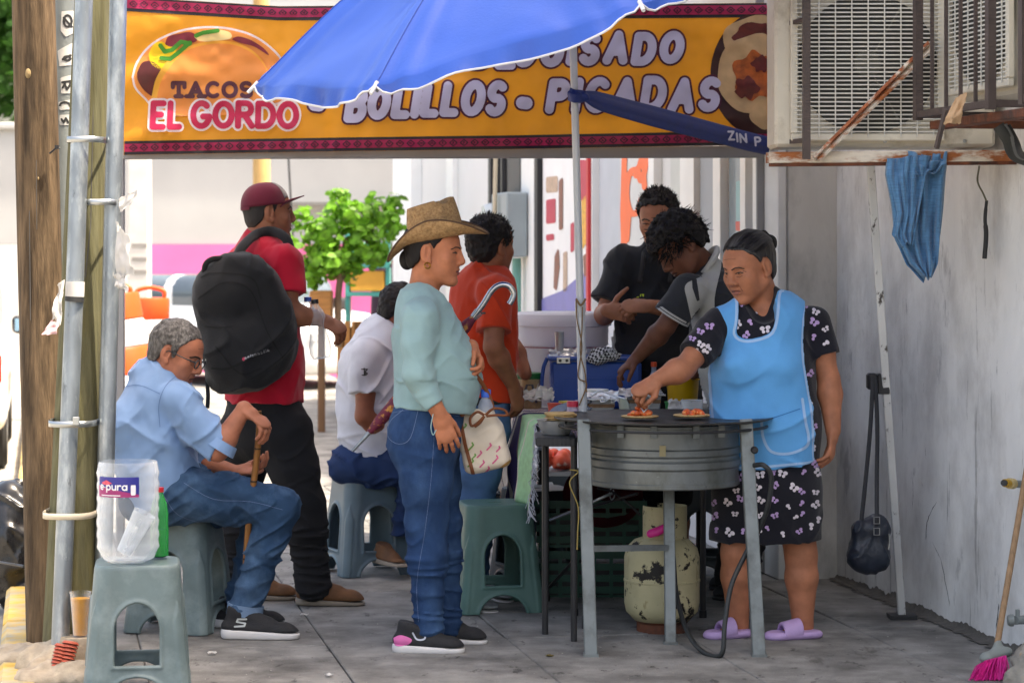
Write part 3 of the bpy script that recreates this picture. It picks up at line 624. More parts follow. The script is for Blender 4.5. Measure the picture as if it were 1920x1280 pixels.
# tall tree beyond the wall, left of the poles
tr = thing('street_tree', 'large leafy tree behind the grey wall at the upper left', 'tree', W(-40, 690, 36.))
rg = random.Random(3); bl = []
for px, py, r in ((-10, 60, .9), (5, 140, .6), (-60, 120, 1.2), (-20, 200, .55), (30, 30, .6), (-40, -40, 1.3), (40, -60, 1.0), (-110, 60, 1.4), (60, 110, .6)): bl.append((W(px, py, 36.+rg.uniform(-.6, .6)), (r, r, r*.9)))
C_, D_ = crown_pts(bl, 3800, rg, .35); v_, f_ = leafmesh(C_, D_, .085, rg); mesh_obj('crown', v_, f_, m_leaf2, tr)
b0 = W(-40, 690, 36.); MB().tube([b0+V3(0, 0, -.1), b0+V3(.05, 0, 2), b0+V3(0, 0, 4)], [.22, .17, .1], 12).obj('trunk', m_bark, tr, smooth=60)
# --- white lines on the street
for k, (x0, y0, x1, y1) in enumerate(((330, 790, 790, 838), (350, 868, 760, 880))):
    a, b = W(x0, y0, GD(y0)), W(x1, y1, GD(y1)); structure(MB().obox(((a+b)/2*V3(1, 1, 0))+V3(0, 0, -.124), (b-a)*V3(.5, .5, 0), np.cross(nrm((b-a)*V3(1, 1, 0)), (0, 0, 1))*.06, (0, 0, .003)).obj('road_marking', M('road_paint', hexc('dcdcd6'), rough=.8, var=.2)))
# --- cars
m_car = M('car_white', hexc('dfe1e2'), rough=.25, var=.03, coat=.5); m_carglass = M('car_glass', hexc('55616a'), rough=.06, var=.05, spec=.7); m_tyre = M('tyre', (.02, .02, .02), rough=.85, bump=.4); m_rim = M('rim', hexc('8d9093'), rough=.35, metal=.8)
m_mirror = M('mirror_glass', hexc('7fa6c4'), rough=.05, metal=.9); m_light = M('tail_lamp', hexc('a03028'), rough=.2); m_head = M('head_lamp', hexc('d5d8da'), rough=.1)
def make_car(name, label, base, fwd, L=4.2, Wd=1.74, Hh=1.46, lift=0.):
    base = np.asarray(base, float); f = nrm(fwd); r = V3(f[1], -f[0], 0); u = V3(0, 0, 1); R = [r, f, u]; P = lambda x, y, z: base+r*x+f*y+u*z
    t = thing(name, label, 'car', base); bd = Sdf()
    bd.box(P(0, 0, .58+lift), (Wd/2, L/2, .29), R, .16, .05); bd.box(P(0, -.25, .98+lift), (Wd/2*.9, L*.27, Hh-.98), R, .22, .22); bd.ell(P(0, L*.33, .78+lift), (Wd*.47, L*.2, .2), .1, 'u', R)
    for sx in (-1, 1):
        for sy in (-.31, .31): bd.cap(P(sx*Wd*.55, L*sy, .33), P(sx*Wd*.35, L*sy, .33), .375, .375, .02, 's')
    v, fc = bd.mesh(.035); mesh_obj('body', v, fc, m_car, t, smooth=180)
    gl = Sdf(); gl.box(P(0, -.25, .98+lift), (Wd/2*.9+.006, L*.27+.006, Hh-.98+.004), R, .22, .22); gl.cut(P(0, 0, 1.36+lift), u); gl.cut(P(0, 0, .94+lift), -u)
    for sy in (-.5, .36, -1.2): gl.box(P(0, sy, 1.1), (3, .05, 1), R, .005, .004, 's')
    v, fc = gl.mesh(.035); mesh_obj('window', v, fc, m_carglass, t, smooth=180)
    for sx in (-1, 1):
        for sy in (-.31, .31):
            w = MB().lathe(P(sx*(Wd/2-.21), L*sy, .33), [(.2, 0), (.3, .0), (.335, .03), (.335, .17), (.3, .2), (.22, .2), (.21, .19)], 28, axis=r*sx).obj('wheel', m_tyre, t, smooth=40)
            rm = MB(); rm.lathe(P(sx*(Wd/2-.03), L*sy, .33), [(.215, -.02), (.205, .0), (.19, -.03), (.0, -.035)], 24, axis=r*sx)
            for k in range(5):
                a = k*2*math.pi/5; c = P(sx*(Wd/2-.02), L*sy, .33)+(f*math.cos(a)+u*math.sin(a))*.1; rm.bar(P(sx*(Wd/2-.02), L*sy, .33), P(sx*(Wd/2-.02), L*sy, .33)+(f*math.cos(a)+u*math.sin(a))*.2, .05, .02, up=r)
            rm.obj('rim', m_rim, w, smooth=40)
        mr = Sdf(); mr.box(P(sx*(Wd/2+.1), .55, 1.02+lift), (.1, .05, .075), R, .04); v, fc = mr.mesh(.02); mo = mesh_obj('mirror', v, fc, M('mirror_black', (.02, .02, .022), rough=.4), t, smooth=180)
        MB().obox(P(sx*(Wd/2+.1), .497, 1.02+lift), r*.075, f*.003, u*.05).obj('mirror_glass', m_mirror, mo)
        MB().obox(P(sx*Wd*.38, L/2-.05, .7+lift), r*.16, f*.05, u*.07, .03).obj('headlight', m_head, t, smooth=50); MB().obox(P(sx*Wd*.42, -L/2+.03, .78+lift), r*.1, f*.05, u*.12, .03).obj('tail_light', m_light, t, smooth=50)
    return t
# parked at the left edge, heading away; its near side shows
make_car('parked_car', 'white parked car at the far edge with a black door mirror', W(0, 470, 19.3)*V3(1, 1, 0)+V3(-.92+.12, 0, -.13), UV_U)
make_car('white_sedan', 'white car standing across the street behind the traffic drums', W(470, 470, 27.)*V3(1, 1, 0)+V3(-.1, .6, -.13), (.75, -.62, 0), L=3.6, Wd=1.7, Hh=1.36)
# --- orange and white traffic drums
m_drum = M('drum_orange', hexc('f0592b'), rough=.45, var=.08, vs=6, spec=.4, transl=.15); m_drumw = M('drum_white', hexc('e9e6e2'), rough=.4, var=.05, transl=.1)
def drum(label, base, lean, r0, r1, hgt, tone):
    t = thing('traffic_drum', label, 'traffic drum', base, 'orange and white traffic drums'); ax = nrm(lean); z = 0.; n = 7
    for k in range(n):
        a, b = k/n, (k+1)/n; ra, rb = r0+(r1-r0)*a, r0+(r1-r0)*b; h0, h1 = hgt*a, hgt*b
        MB().lathe(np.asarray(base)+ax*h0, [(ra*.96, 0), (ra, .012), (rb+.004, h1-h0-.02), (rb*.97, h1-h0)], 28, axis=ax).obj('band', m_drumw if k % 2 else m_drum, t, smooth=40)
    MB().lathe(np.asarray(base)+ax*(-.02), [(r0*1.15, 0), (r0*1.15, .05), (r0, .07)], 24, axis=ax).obj('base_ring', m_tyre, t, smooth=40)
    c = np.asarray(base)+ax*hgt; hx = V3(1, 0, 0)
    MB().tube(catmull([c-hx*r1*.75, c-hx*r1*.7+ax*.06, c+ax*.085, c+hx*r1*.7+ax*.06, c+hx*r1*.75]), .017, 8).obj('handle', m_drum, t, smooth=60)
drum('orange and white traffic drum standing upright behind the leaning one', W(282, 470, 20.)*V3(1, 1, 0)+V3(0, 0, -.13), (0, 0, 1), .165, .155, 1.24, 0)
drum('orange and white traffic drum, the nearer leaning one beside the steel pipe', W(250, 470, 17.)*V3(1, 1, 0)+V3(0, 0, -.13), (-.14, 0, 1), .30, .22, 1.33, 0)
# ================================================================ POLES AT THE KERB
m_wood = M('pole_timber', hexc('6a5742'), rough=.88, var=.45, vs=9, bump=1.6, bs=30, stretch=(5, 5, .55), col2=hexc('463829'), c2s=5, c2t=.52, c2w=.1, spec=.25, detail=9)
m_wood2 = M('pole_treated_timber', hexc('66634a'), rough=.9, var=.3, vs=7, bump=.9, bs=30, stretch=(6, 6, .5), col2=hexc('5b5638'), c2s=4, c2t=.55, c2w=.12, spec=.25, detail=9)
m_steel = M('galvanised_steel', hexc('8f979d'), rough=.42, var=.2, vs=9, metal=.75, bump=.15, bs=60, col2=hexc('b9bfc2'), c2s=7, c2t=.56, c2w=.08, stretch=(2, 2, .6), speck=[(22, .62, '5b5f60', .6, (1, 1, .4)), (60, .66, 'd5d8d9', .6, (1, 1, .5))])
m_steeld = M('dull_galvanised', hexc('8c9290'), rough=.6, var=.15, vs=6, metal=.35, bump=.2)
m_band = M('band_steel', hexc('a9adae'), rough=.3, metal=.85, var=.1); m_paper = M('torn_paper', hexc('d8d5d0'), rough=.85, var=.08, transl=.2); m_cream = M('cream_strap', hexc('cfc3ad'), rough=.8, var=.1)
def poly_pole(pts, n=12): return catmull([W(*p) for p in pts], n)
up = thing('utility_pole', 'thick brown timber utility pole nearest the street', 'pole', W(88, 1200, 9.3))
P = poly_pole([(60, -120, 9.35), (73, 430, 9.35), (84, 860, 9.32), (92, 1200, 9.3), (95, 1260, 9.3)]); MB().tube(P, np.linspace(.083, .088, len(P)), 28).obj('shaft', m_wood, up, smooth=60)
for px, py, w in ((53, 138, .012), (72, 335, .004)): # knots
    MB().lathe(W(px, py, 9.27), [(w, 0), (w*.7, .006), (0, .007)], 12, axis=(0, -1, .0), sy=1.7).obj('knot', M('knot_dark', hexc('8a7552'), rough=.9, var=.3, vs=60), up, smooth=60)
zt = MB(); zt.tube([W(93, 288, 9.26), W(106, 277, 9.255), W(112, 278, 9.26)], .0035, 6); zt.box(*(lambda c: (c[0]-.008, c[0]+.008, c[1]-.008, c[1]+.008, c[2]-.007, c[2]+.007))(W(107, 276, 9.26))); zt.obj('cable_tie', m_black, up)
cr = MB(); cr.tube([W(55, 395, 9.262), W(57, 600, 9.255)], .0016, 5); cr.tube([W(68, 300, 9.262), W(69, 430, 9.26)], .0014, 5); cr.obj('split', m_crack, up)
gp = thing('sticker_post', 'galvanised sign post covered in black and white stickers', 'post', W(118, 1190, 9.55))
a, b = W(122, -150, 9.6), W(116, 1190, 9.6); b[2] = 0
MB().tube([a, b], .055, 20).obj('shaft', m_steeld, gp, smooth=60)
m_stw = M('sticker_offwhite', hexc('cfcdc6'), rough=.6, var=.1); m_stb = M('sticker_black', (.03, .03, .03), rough=.6)
def on_post(x, y): # pixel -> front of the sticker post
    c = a+(b-a)*((y+150)/1340); dx = (x-CX)*9.55/F-c[0]; dx = max(-.054, min(.054, dx)); return np.array([c[0]+dx, c[1]-math.sqrt(.0555**2-dx*dx), CH-(y-YH)*9.55/F])
for nm, pts, mt_ in (('sticker', [(116, 22), (138, 20), (140, 60), (124, 70), (114, 58)], m_stw), ('sticker', [(108, 96), (136, 80), (138, 122), (112, 125)], m_stw), ('sticker', [(114, 146), (136, 140), (138, 175), (115, 176)], m_stw), ('sticker', [(110, 192), (135, 186), (134, 205), (112, 207)], m_stw), ('sticker', [(112, 216), (132, 215), (131, 235), (112, 235)], m_stw)):
    q = np.array(pts); so = decal(nm, poly2(pts), (q[:,0].min()-3, q[:,0].max()+3, q[:,1].min()-3, q[:,1].max()+3), 2.5, lambda x, y: on_post(x, y)+V3(0, -.001, 0), mt_, gp)
for L in ([arc(127, 40, 7, 11, 0, 360, 12), [(120, 34), (134, 50)]], [[(118, 112), (132, 104)], arc(126, 110, 6, 4, 0, 360, 8)], [[(117, 155), (133, 152), (131, 160), (126, 168), (122, 158), (118, 165)]], [arc(122, 198, 9, 6, 180, 360, 8)], [[(116, 224), (120, 230), (124, 222), (128, 230)]]):
    decal('sticker_print', strokes(L, 2.), bbox2(L, 4), 1.5, lambda x, y: on_post(x, y)+V3(0, -.0022, 0), m_stb, gp)
sp = thing('timber_post', 'greenish treated timber post strapped between two steel pipes', 'post', W(125, 1255, 8.75))
P = poly_pole([(178, -150, 9.02), (157, 430, 8.95), (141, 860, 8.85), (126, 1255, 8.75)]); MB().tube(P, np.linspace(.062, .094, len(P)), 24).obj('shaft', m_wood2, sp, smooth=60)
pn = MB()
for k in range(26):  # flakes of old white paint
    y_ = 880+rg.random()*260; x_ = 150+rg.gauss(0, 9); c = W(x_, y_, 8.74); w = .002+.006*rg.random(); h_ = .008+.03*rg.random(); pn.add([c+V3(-w, 0, 0), c+V3(0, -.002, -h_), c+V3(w, 0, 0), c+V3(0, -.002, h_)], [(0, 1, 2, 3)])
cr = MB(); cr.tube([W(176, 140, 8.93), W(170, 420, 8.89), W(160, 520, 8.86)], .002, 5); cr.obj('split', m_crack, sp)
p1 = thing('steel_pipe', 'leaning dull steel conduit pipe in front of the treated timber post', 'pipe', W(112, 1240, 8.68))
P1 = poly_pole([(162, -150, 8.8), (144, 430, 8.75), (127, 860, 8.7), (112, 1235, 8.65)]); MB().tube(P1, .0325, 20).obj('shaft', m_steel, p1, smooth=60)
p2 = thing('steel_pipe', 'upright bright steel conduit pipe, nearest the old man', 'pipe', W(190, 1240, 8.8))
P2 = poly_pole([(226, -150, 8.85), (211, 430, 8.82), (199, 860, 8.8), (190, 1235, 8.78)]); MB().tube(P2, .0315, 20).obj('shaft', m_steel, p2, smooth=60)
MB().tube([W(141, 528, 8.722), W(140, 556, 8.721)], .034, 20).obj('label_sleeve', m_paper, p1, smooth=60)
MB().tube([W(140, 557, 8.721), W(139, 566, 8.72)], .0345, 20).obj('label_print', m_stb, p1, smooth=60)
def strap(px0, px1, py, d, mat, label, wrap=.085, h=.022):
    a_, b_ = W(px0, py, d), W(px1, py, d); c = (a_+b_)/2; hw = (b_[0]-a_[0])/2; pts = []
    for k in range(28):
        an = 2*math.pi*k/28; cx_, sy_ = math.cos(an), math.sin(an); pts.append(c+V3(math.copysign(abs(cx_)**.6, cx_)*hw, math.copysign(abs(sy_)**.6, sy_)*wrap, 0))
    mb = MB(); vs = []
    for p in pts: vs += [p+V3(0, 0, -h/2), p+V3(0, 0, h/2)]
    n = len(pts); mb.add(vs, [(2*i, 2*((i+1) % n), 2*((i+1) % n)+1, 2*i+1) for i in range(n)]); o = mb.obj('pole_strap', mat, smooth=180, loc=c); md = o.modifiers.new('solid', 'SOLIDIFY'); md.thickness = .0025
    tag(o, label, 'strap', 'straps round the pole bundle'); return o
strap(130, 200, 264, 8.86, m_band, 'uppermost steel strap round the leaning pipe and timber post', .13); strap(163, 227, 380, 8.87, m_band, 'second steel strap from the top, round timber post and bright pipe', .12)
strap(97, 186, 790, 8.82, m_band, 'steel strap with a clasp round pipe and post at mid height', .15); strap(86, 184, 960, 8.8, m_cream, 'cream coloured lowest strap round the timber post', .15)
MB_c = MB(); MB_c.obox(W(143, 789, 8.66), (.012, 0, 0), (0, .008, 0), (0, 0, .015), .002); MB_c.obj('strap_clasp', m_band, sp)
def crumple(name, label, pts, thick=.0015, amp=.012, seed=0, mat=None, nu=10, nv=14, par=None):
    """torn paper: four corner pixels with depth"""
    A = [W(*p) for p in pts]
    def f(u, v):
        p = (A[0]*(1-u)+A[1]*u)*(1-v)+(A[3]*(1-u)+A[2]*u)*v; n = vnoise(np.array([u*4+seed*5.]), np.array([v*4.]), np.array([seed+.5]))[0]; m2 = vnoise(np.array([u*9+seed*5.]), np.array([v*9.]), np.array([seed+2.5]))[0]
        return p+V3(n*amp*.6+m2*amp*.4, n*amp*1.5, m2*amp*.8)
    o = MB().grid(f, nu, nv, thick).obj(name, mat or m_paper, smooth=50, loc=A[0]); return tag(o, label, 'paper', 'torn paper on the poles')
crumple('torn_paper', 'torn white paper flapping high on the bright steel pipe', [(222, 372, 8.74), (262, 350, 8.72), (250, 380, 8.72), (226, 400, 8.74)], seed=1)
crumple('torn_paper', 'larger torn white paper hanging on the bright steel pipe', [(218, 415, 8.75), (238, 440, 8.72), (250, 515, 8.72), (216, 520, 8.75)], seed=2)
crumple('torn_paper', 'curled strip of torn paper on the leaning steel pipe', [(108, 532, 8.68), (122, 524, 8.68), (112, 608, 8.67), (98, 600, 8.66)], seed=3)
crumple('torn_paper', 'pinkish paper scrap below the curled strip', [(97, 600, 8.66), (112, 605, 8.67), (106, 626, 8.66), (78, 628, 8.64)], seed=4, mat=M('paper_pink', hexc('d9b3b5'), rough=.85, var=.15, transl=.2), amp=.006)
crumple('torn_paper', 'small torn scrap under the large paper on the pipe', [(214, 512, 8.75), (232, 516, 8.73), (240, 545, 8.72), (218, 540, 8.74)], seed=5)
# broken concrete footing round the poles
fo = Sdf(); r2 = random.Random(9)
for px, py, d, rx, ry, rz in ((120, 1265, 8.7, .16, .16, .10), (165, 1250, 8.75, .10, .1, .15), (60, 1250, 8.9, .16, .12, .05), (95, 1290, 8.5, .14, .1, .05), (150, 1290, 8.45, .12, .1, .06), (30, 1240, 9.0, .12, .1, .03)):
    c = W(px, py, d); c[2] = 0; fo.ell(c, (rx, ry, rz), .03)
fo.disp = lambda x, y, z: .018*vnoise(x*16, y*16, z*16)+.008*vnoise(x*45, y*45, z*45); fo.cut((0, 0, -.02), (0, 0, -1))
v, f = fo.mesh(.009); o = mesh_obj('pole_footing', v, f, M('rubble_concrete', hexc('a59783'), rough=.95, var=.25, vs=18, bump=.8, bs=90), smooth=60, loc=W(110, 1250, 8.7)*V3(1, 1, 0)); tag(o, 'broken lumpy concrete footing round the bases of the poles', 'concrete')
hs = MB()
for k in range(2):
    a_, b_ = W(118+k*14, 1212-k*6, 8.5), W(104+k*17, 1262, 8.47)
    for j in range(9):
        p = a_+(b_-a_)*(j/8); hs.tube([p-nrm(b_-a_)*.007, p+nrm(b_-a_)*.002], [.026-.001*j, .031-.001*j], 14)
tag(hs.obj('corrugated_hose', M('hose_red', hexc('b5553f'), rough=.6, var=.1), smooth=40, loc=W(110, 1250, 8.5)), 'short red corrugated hose ends poking out of the concrete footing', 'hose')
# plastic cup of juice on a concrete lump
cpz = W(151, 1192, 8.62); cup = thing('plastic_cup', 'clear plastic cup of orange drink behind the front stool', 'cup', cpz)
MB().lathe(cpz, [(.026, 0), (.0265, .004), (.037, .155), (.039, .158), (.0375, .152), (.0255, .006)], 24).obj('cup_wall', clear_mat('cup_clear', op=.03), cup, smooth=40)
MB().lathe(cpz, [(.0, .005), (.0255, .006), (.035, .135), (.0, .135)], 24).obj('drink', M('drink_orange', hexc('d99a2e'), rough=.35, var=.1, trans=.0), cup, smooth=40)
MB().lathe(cpz*V3(1, 1, 0)+V3(0, .02, 0), [(.085, 0), (.09, cpz[2]*.6), (.075, cpz[2]-.002), (0, cpz[2]-.001)], 7).obj('cup_rest', MATS['rubble_concrete'], cup, smooth=20)
# black rubbish bag in the gutter
gb_ = Sdf(); c0 = W(20, 1060, 10.9)
for k in range(14):
    z = .02+.45*(k/14); r = .115*math.sin(.5+2.3*k/14)+.02; gb_.ell((c0[0]-.0+.02*math.sin(k*1.7), c0[1]+.02*math.cos(k*2.1), z-.05), (r, r, .09), .04)
gb_.disp = folds(.014, 13, 2., (1, 1, .6)); v, f = gb_.mesh(.009)
tag(mesh_obj('rubbish_bag', v, f, M('bag_black', (.012, .012, .013), rough=.28, var=.2, spec=.6), smooth=180, loc=(c0[0], c0[1], -.13)), 'black plastic rubbish bag slumped at the kerb behind the timber pole', 'rubbish bag')
kp = MB(); 
for k in range(9): kp.sbox(8.2+k*.24, 8.2+k*.24+.2, -.17, -.158, -.12, -.01+.004*(k % 3), .004)
tag(MB().tube(catmull([W(-20, 1050, 10.6), W(10, 1055, 10.4), W(45, 1061, 10.2)]), .006, 6).obj('loose_cable', m_black, smooth=60), 'thin dark cable reaching the rubbish bag from the street', 'cable')
# ================================================================ TENT WITH BANNER, UMBRELLA
BD = 11.2
ftop = lambda x: np.interp(x, [232, 524, 1180, 1442], [-6, 12, 8, 6]); fbot = lambda x: np.interp(x, [232, 640, 960, 1280, 1442], [291, 284, 280, 274, 272])
def bwr(x, y):     # banner wrinkles: depth offset in metres
    x, y = np.broadcast_arrays(np.asarray(x, float), np.asarray(y, float)); x_, y_ = x/1210., y/1210.; o = x_*0
    n = vnoise(x_*7+y_*10, y_*16-x_*2.4, o+.3)*.018+vnoise(x_*14+y_*18, y_*40-x_*9, o+4.)*.007+.004*vnoise(x_*60, y_*60, o+9.)
    return n+np.exp(-((x-240)/120)**2)*.010*np.sin((y-20)*.06+x*.01)
def banner3d(x, y, off=0.): return W(x, y, BD-off+bwr(x, y))
tent = thing('market_tent', 'white tent frame carrying the orange taco banner over the pavement', 'tent', (-.3, 11.4, 0))
m_tent = M('tent_white', hexc('dfe0e4'), rough=.6, var=.05, transl=.4, bump=.2); m_tentf = M('tent_frame_grey', hexc('8c8c8e'), rough=.5, metal=.3, var=.08)
ba = thing('banner', 'orange taco stall banner with lavender lettering and a taco logo', 'banner', (-.3, 11.2, 2.3))
m_ban = M('banner_orange', hexc('dc9328'), rough=.42, var=.1, vs=5, transl=.38, spec=.45)
_x = np.linspace(232, 1442, 241)[:, None]; _v = np.linspace(0, 1, 61)[None]; P = banner3d(_x, ftop(_x)+(fbot(_x)-ftop(_x))*_v); MB().sheet(P, 0).obj('sheet', m_ban, ba, smooth=180)
def bstrip(name, y0, y1, mat, off):
    x = np.linspace(233, 1441, 241)[:, None]; v = np.linspace(0, 1, 5)[None]; P = banner3d(x, y0(x)+(y1(x)-y0(x))*v, off); return MB().sheet(P).obj(name, mat, ba, smooth=180)
m_bblk = M('banner_black', hexc('241d24'), rough=.45, transl=.1); m_bpink = M('banner_pink', hexc('b02453'), rough=.45, var=.08, transl=.3)
bs = bstrip('bottom_border', lambda x: fbot(x)-26, lambda x: fbot(x)-.3, m_bblk, .004); bstrip('bottom_ribbon', lambda x: fbot(x)-21, lambda x: fbot(x)-6, m_bpink, .008)
bstrip('top_border', lambda x: ftop(x)+.3, lambda x: ftop(x)+27, m_bblk, .004); bstrip('top_ribbon', lambda x: ftop(x)+4, lambda x: ftop(x)+21, m_bpink, .008)
def bdec(name, fn, bb, cell, mat, off, kind=None):
    o = decal(name, fn, bb, cell, lambda a, b: banner3d(a, -b, off), mat, ba)
    if o and kind: o['kind'] = kind
    return o
def diam(fn_y):   # row of nested diamonds
    def f(x, y):
        c = np.mod(x, 20.)-10; r = np.abs(c)*.95+np.abs(y+fn_y(x))*1.15; return np.minimum(np.abs(r-7.0)-1.5, r-2.6)
    return f
m_mar = M('banner_maroon', hexc('4c1530'), rough=.45, transl=.2)
bdec('border_diamonds', diam(lambda x: fbot(x)-13.5), (236, 1438, -284, -250), 2.2, m_mar, .012, 'stuff'); bdec('border_diamonds', diam(lambda x: ftop(x)+12.5), (236, 1438, -28, -2), 2.2, m_mar, .012, 'stuff')
# taco logo
z1 = lambda L: [(x/2.977, -y/2.977) for x, y in L]
def smoothp(L, n=5):
    P = catmull([(*p, 0) for p in L+[L[0]]], n); return [(p[0], p[1]) for p in P[:-1]]
def bpoly(name, L, mat, off, grow=0., cell=2.4, sm=True):
    pts = smoothp(z1(L)) if sm else z1(L); q = np.array(pts); f0 = poly2(pts); return bdec(name, lambda x, y: f0(x, y)-grow, (q[:,0].min()-4-grow, q[:,0].max()+4+grow, q[:,1].min()-4-grow, q[:,1].max()+4+grow), cell, mat, off)
m_bw = M('banner_white', hexc('e6e4ec'), rough=.4, var=.03, transl=.35); m_shell = M('banner_shell', hexc('e8964a'), rough=.4, var=.06, vs=9, transl=.35); m_shelly = M('banner_shell_rim', hexc('f0b244'), rough=.4, transl=.35)
m_meat = M('banner_meat', hexc('5a2320'), rough=.4, var=.2, vs=20, transl=.2); m_chz = M('banner_cheese', hexc('eccb1c'), rough=.4, var=.06, transl=.3); m_grn = M('banner_green', hexc('3d8a2c'), rough=.4, transl=.3); m_shred = M('banner_shred', hexc('f0dd9a'), rough=.4, transl=.3)
out = [(745, 430), (765, 360), (815, 285), (890, 225), (1000, 180), (1110, 160), (1210, 158), (1300, 170), (1400, 200), (1490, 255), (1570, 340), (1605, 450), (1590, 540), (1480, 590), (1000, 640), (870, 600), (810, 545), (760, 490)]
bpoly('taco_outline', out, m_bw, .004, 3.4); bpoly('taco_back', out, m_shell, .008, -.6)
bpoly('taco_meat', [(765, 405), (795, 350), (850, 345), (905, 395), (880, 460), (862, 540), (805, 505), (770, 450)], m_meat, .012); bpoly('taco_cheese', [(830, 300), (862, 245), (905, 235), (950, 262), (1000, 250), (960, 330), (915, 388), (860, 372), (835, 335)], m_chz, .012)
bpoly('taco_salsa', [(920, 250), (940, 205), (1000, 190), (1060, 180), (1100, 205), (1090, 235), (1020, 245), (960, 262)], M('banner_salsa', hexc('7a2333'), rough=.4, transl=.2, var=.2, vs=30), .0125); bpoly('taco_salsa', [(1290, 220), (1330, 205), (1400, 225), (1470, 270), (1500, 310), (1420, 262), (1340, 240)], MATS['banner_salsa'], .0125)
bpoly('taco_shreds', [(1080, 205), (1120, 175), (1200, 165), (1280, 180), (1290, 215), (1220, 228), (1120, 232)], m_shred, .013)
shell = [(858, 560), (885, 450), (950, 350), (1040, 280), (1150, 245), (1270, 240), (1370, 270), (1450, 330), (1505, 430), (1520, 560), (1400, 625), (1000, 640), (890, 600)]
bpoly('taco_rim', [(x-14 if x < 1150 else x, y-10) for x, y in shell], m_shelly, .016); bpoly('taco_shell', [(x+14 if x < 1000 else x, y+6) for x, y in shell], m_shell, .020)
bdec('taco_lettuce', strokes([z1(p) for p in ([(895, 255), (920, 290), (960, 280), (1010, 235), (1060, 245)], [(900, 325), (950, 330), (990, 300), (1060, 240)], [(1095, 200), (1130, 185), (1160, 180), (1215, 172)])], 4.), (295, 415, -120, -52), 2., m_grn, .017)
# words
def slab(txt, x, y, size, r, gap):
    pl, xe = text_lines(txt, x, y, size, gap, sx=1.15); out = []; xx = x
    for ch in txt:
        w, g_ = GL[ch]; W_ = w*1.15*size
        if ch == 'T': out += [[(xx+W_/2-6, y), (xx+W_/2+6, y)], [(xx, y+size), (xx, y+size-8)], [(xx+W_, y+size), (xx+W_, y+size-8)]]
        if ch == 'A': out += [[(xx-6, y), (xx+6, y)], [(xx+W_-6, y), (xx+W_+6, y)]]
        xx += (w*1.15+gap)*size
    return pl+out
def word(name, pl, r, mat, off, cell=1.9, kind=None): return bdec(name, strokes(pl, r), bbox2(pl, r+4), cell, mat, off, kind)
pl = slab('TACOS', 324, -181, 25, 3.6, .38); word('lettering', pl, 3.9, M('banner_lettering_plum', hexc('4a1b2c'), rough=.4, transl=.15), .024, 1.5, 'stuff')
pl, _ = text_lines('EL', 286, -238, 44, .3, .04, 0, .72); pl2, _ = text_lines('GORDO', 361, -237, 43, .26, .02, .03, .90); pl = pl+pl2
word('lettering_outline', pl, 9.5, m_bw, .022, 2.2, 'stuff'); word('lettering', pl, 5.6, M('banner_lettering_crimson', hexc('b51d47'), rough=.4, var=.06, transl=.2), .026, 1.5, 'stuff')
m_lav = M('banner_lavender', hexc('c9c6e2'), rough=.38, var=.05, transl=.3)
for txt, x, y, sz, rs in (('BOLILLOS', 652, -221, 50, .045), ('PICADAS', 1030, -208, 52, .02), ('TACOS DE', 610, -132, 48, .03), ('GUISADO', 966, -121, 48, .03)):
    pl, xe = text_lines(txt, x, y, sz, {'BOLILLOS': .355, 'GUISADO': .46}.get(txt, .41), .16, .05, .80 if txt != 'BOLILLOS' else .70, rs)
    word('lettering_outline', pl, 12.2, m_mar, .012, 2.4, 'stuff'); word('lettering', pl, 8.3, m_lav, .017, 1.8, 'stuff')
for x, y in ((594, 197), (983, 193)):
    word('bullet_outline', [[(x-4, -y), (x+4, -y-1)]], 15.5, m_mar, .012); word('bullet', [[(x-4, -y), (x+4, -y-1)]], 11.5, m_lav, .017)
# printed food picture at the right end
def clipx(f, xm=1438): return lambda x, y: np.maximum(f(x, y), x-xm)
def bell(name, cx, cy, rx, ry, mat, off, wob=.0, seed=0):
    pts = [(cx+rx*math.cos(a)*(1+wob*math.sin(a*5+seed)), -cy+ry*math.sin(a)*(1+wob*math.sin(a*7+seed*2))) for a in np.linspace(0, 2*math.pi, 40)[:-1]]
    bdec(name, clipx(poly2(pts)), (cx-rx*1.2, 1442, -cy-ry*1.2, -cy+ry*1.2), 2.4, mat, off)
m_bowl = M('print_bowl', hexc('3a1d1b'), rough=.4, transl=.15); m_tort = M('print_tortilla', hexc('c9a77c'), rough=.4, var=.15, vs=14, transl=.25); m_stew = M('print_stew', hexc('a8541f'), rough=.4, var=.4, vs=28, transl=.2); m_stewd = M('print_stew_dark', hexc('5e1f16'), rough=.4, var=.3, vs=30, transl=.2)
bell('food_bowl', 1440, 140, 108, 122, m_bowl, .006); bell('food_tortilla', 1432, 75, 78, 46, m_tort, .010, .03, 1); bell('food_stew', 1430, 66, 55, 24, m_stewd, .013, .12, 3)
bell('food_tortilla', 1420, 140, 76, 76, m_tort, .016, .03, 2); bell('food_stew', 1418, 142, 44, 44, m_stew, .020, .14, 1); bell('food_stew', 1400, 165, 22, 20, m_stewd, .0225, .2, 2); bell('food_stew', 1428, 120, 18, 15, m_stewd, .0225, .2, 5); bell('food_tortilla', 1440, 215, 34, 28, m_tort, .024, .04, 4)
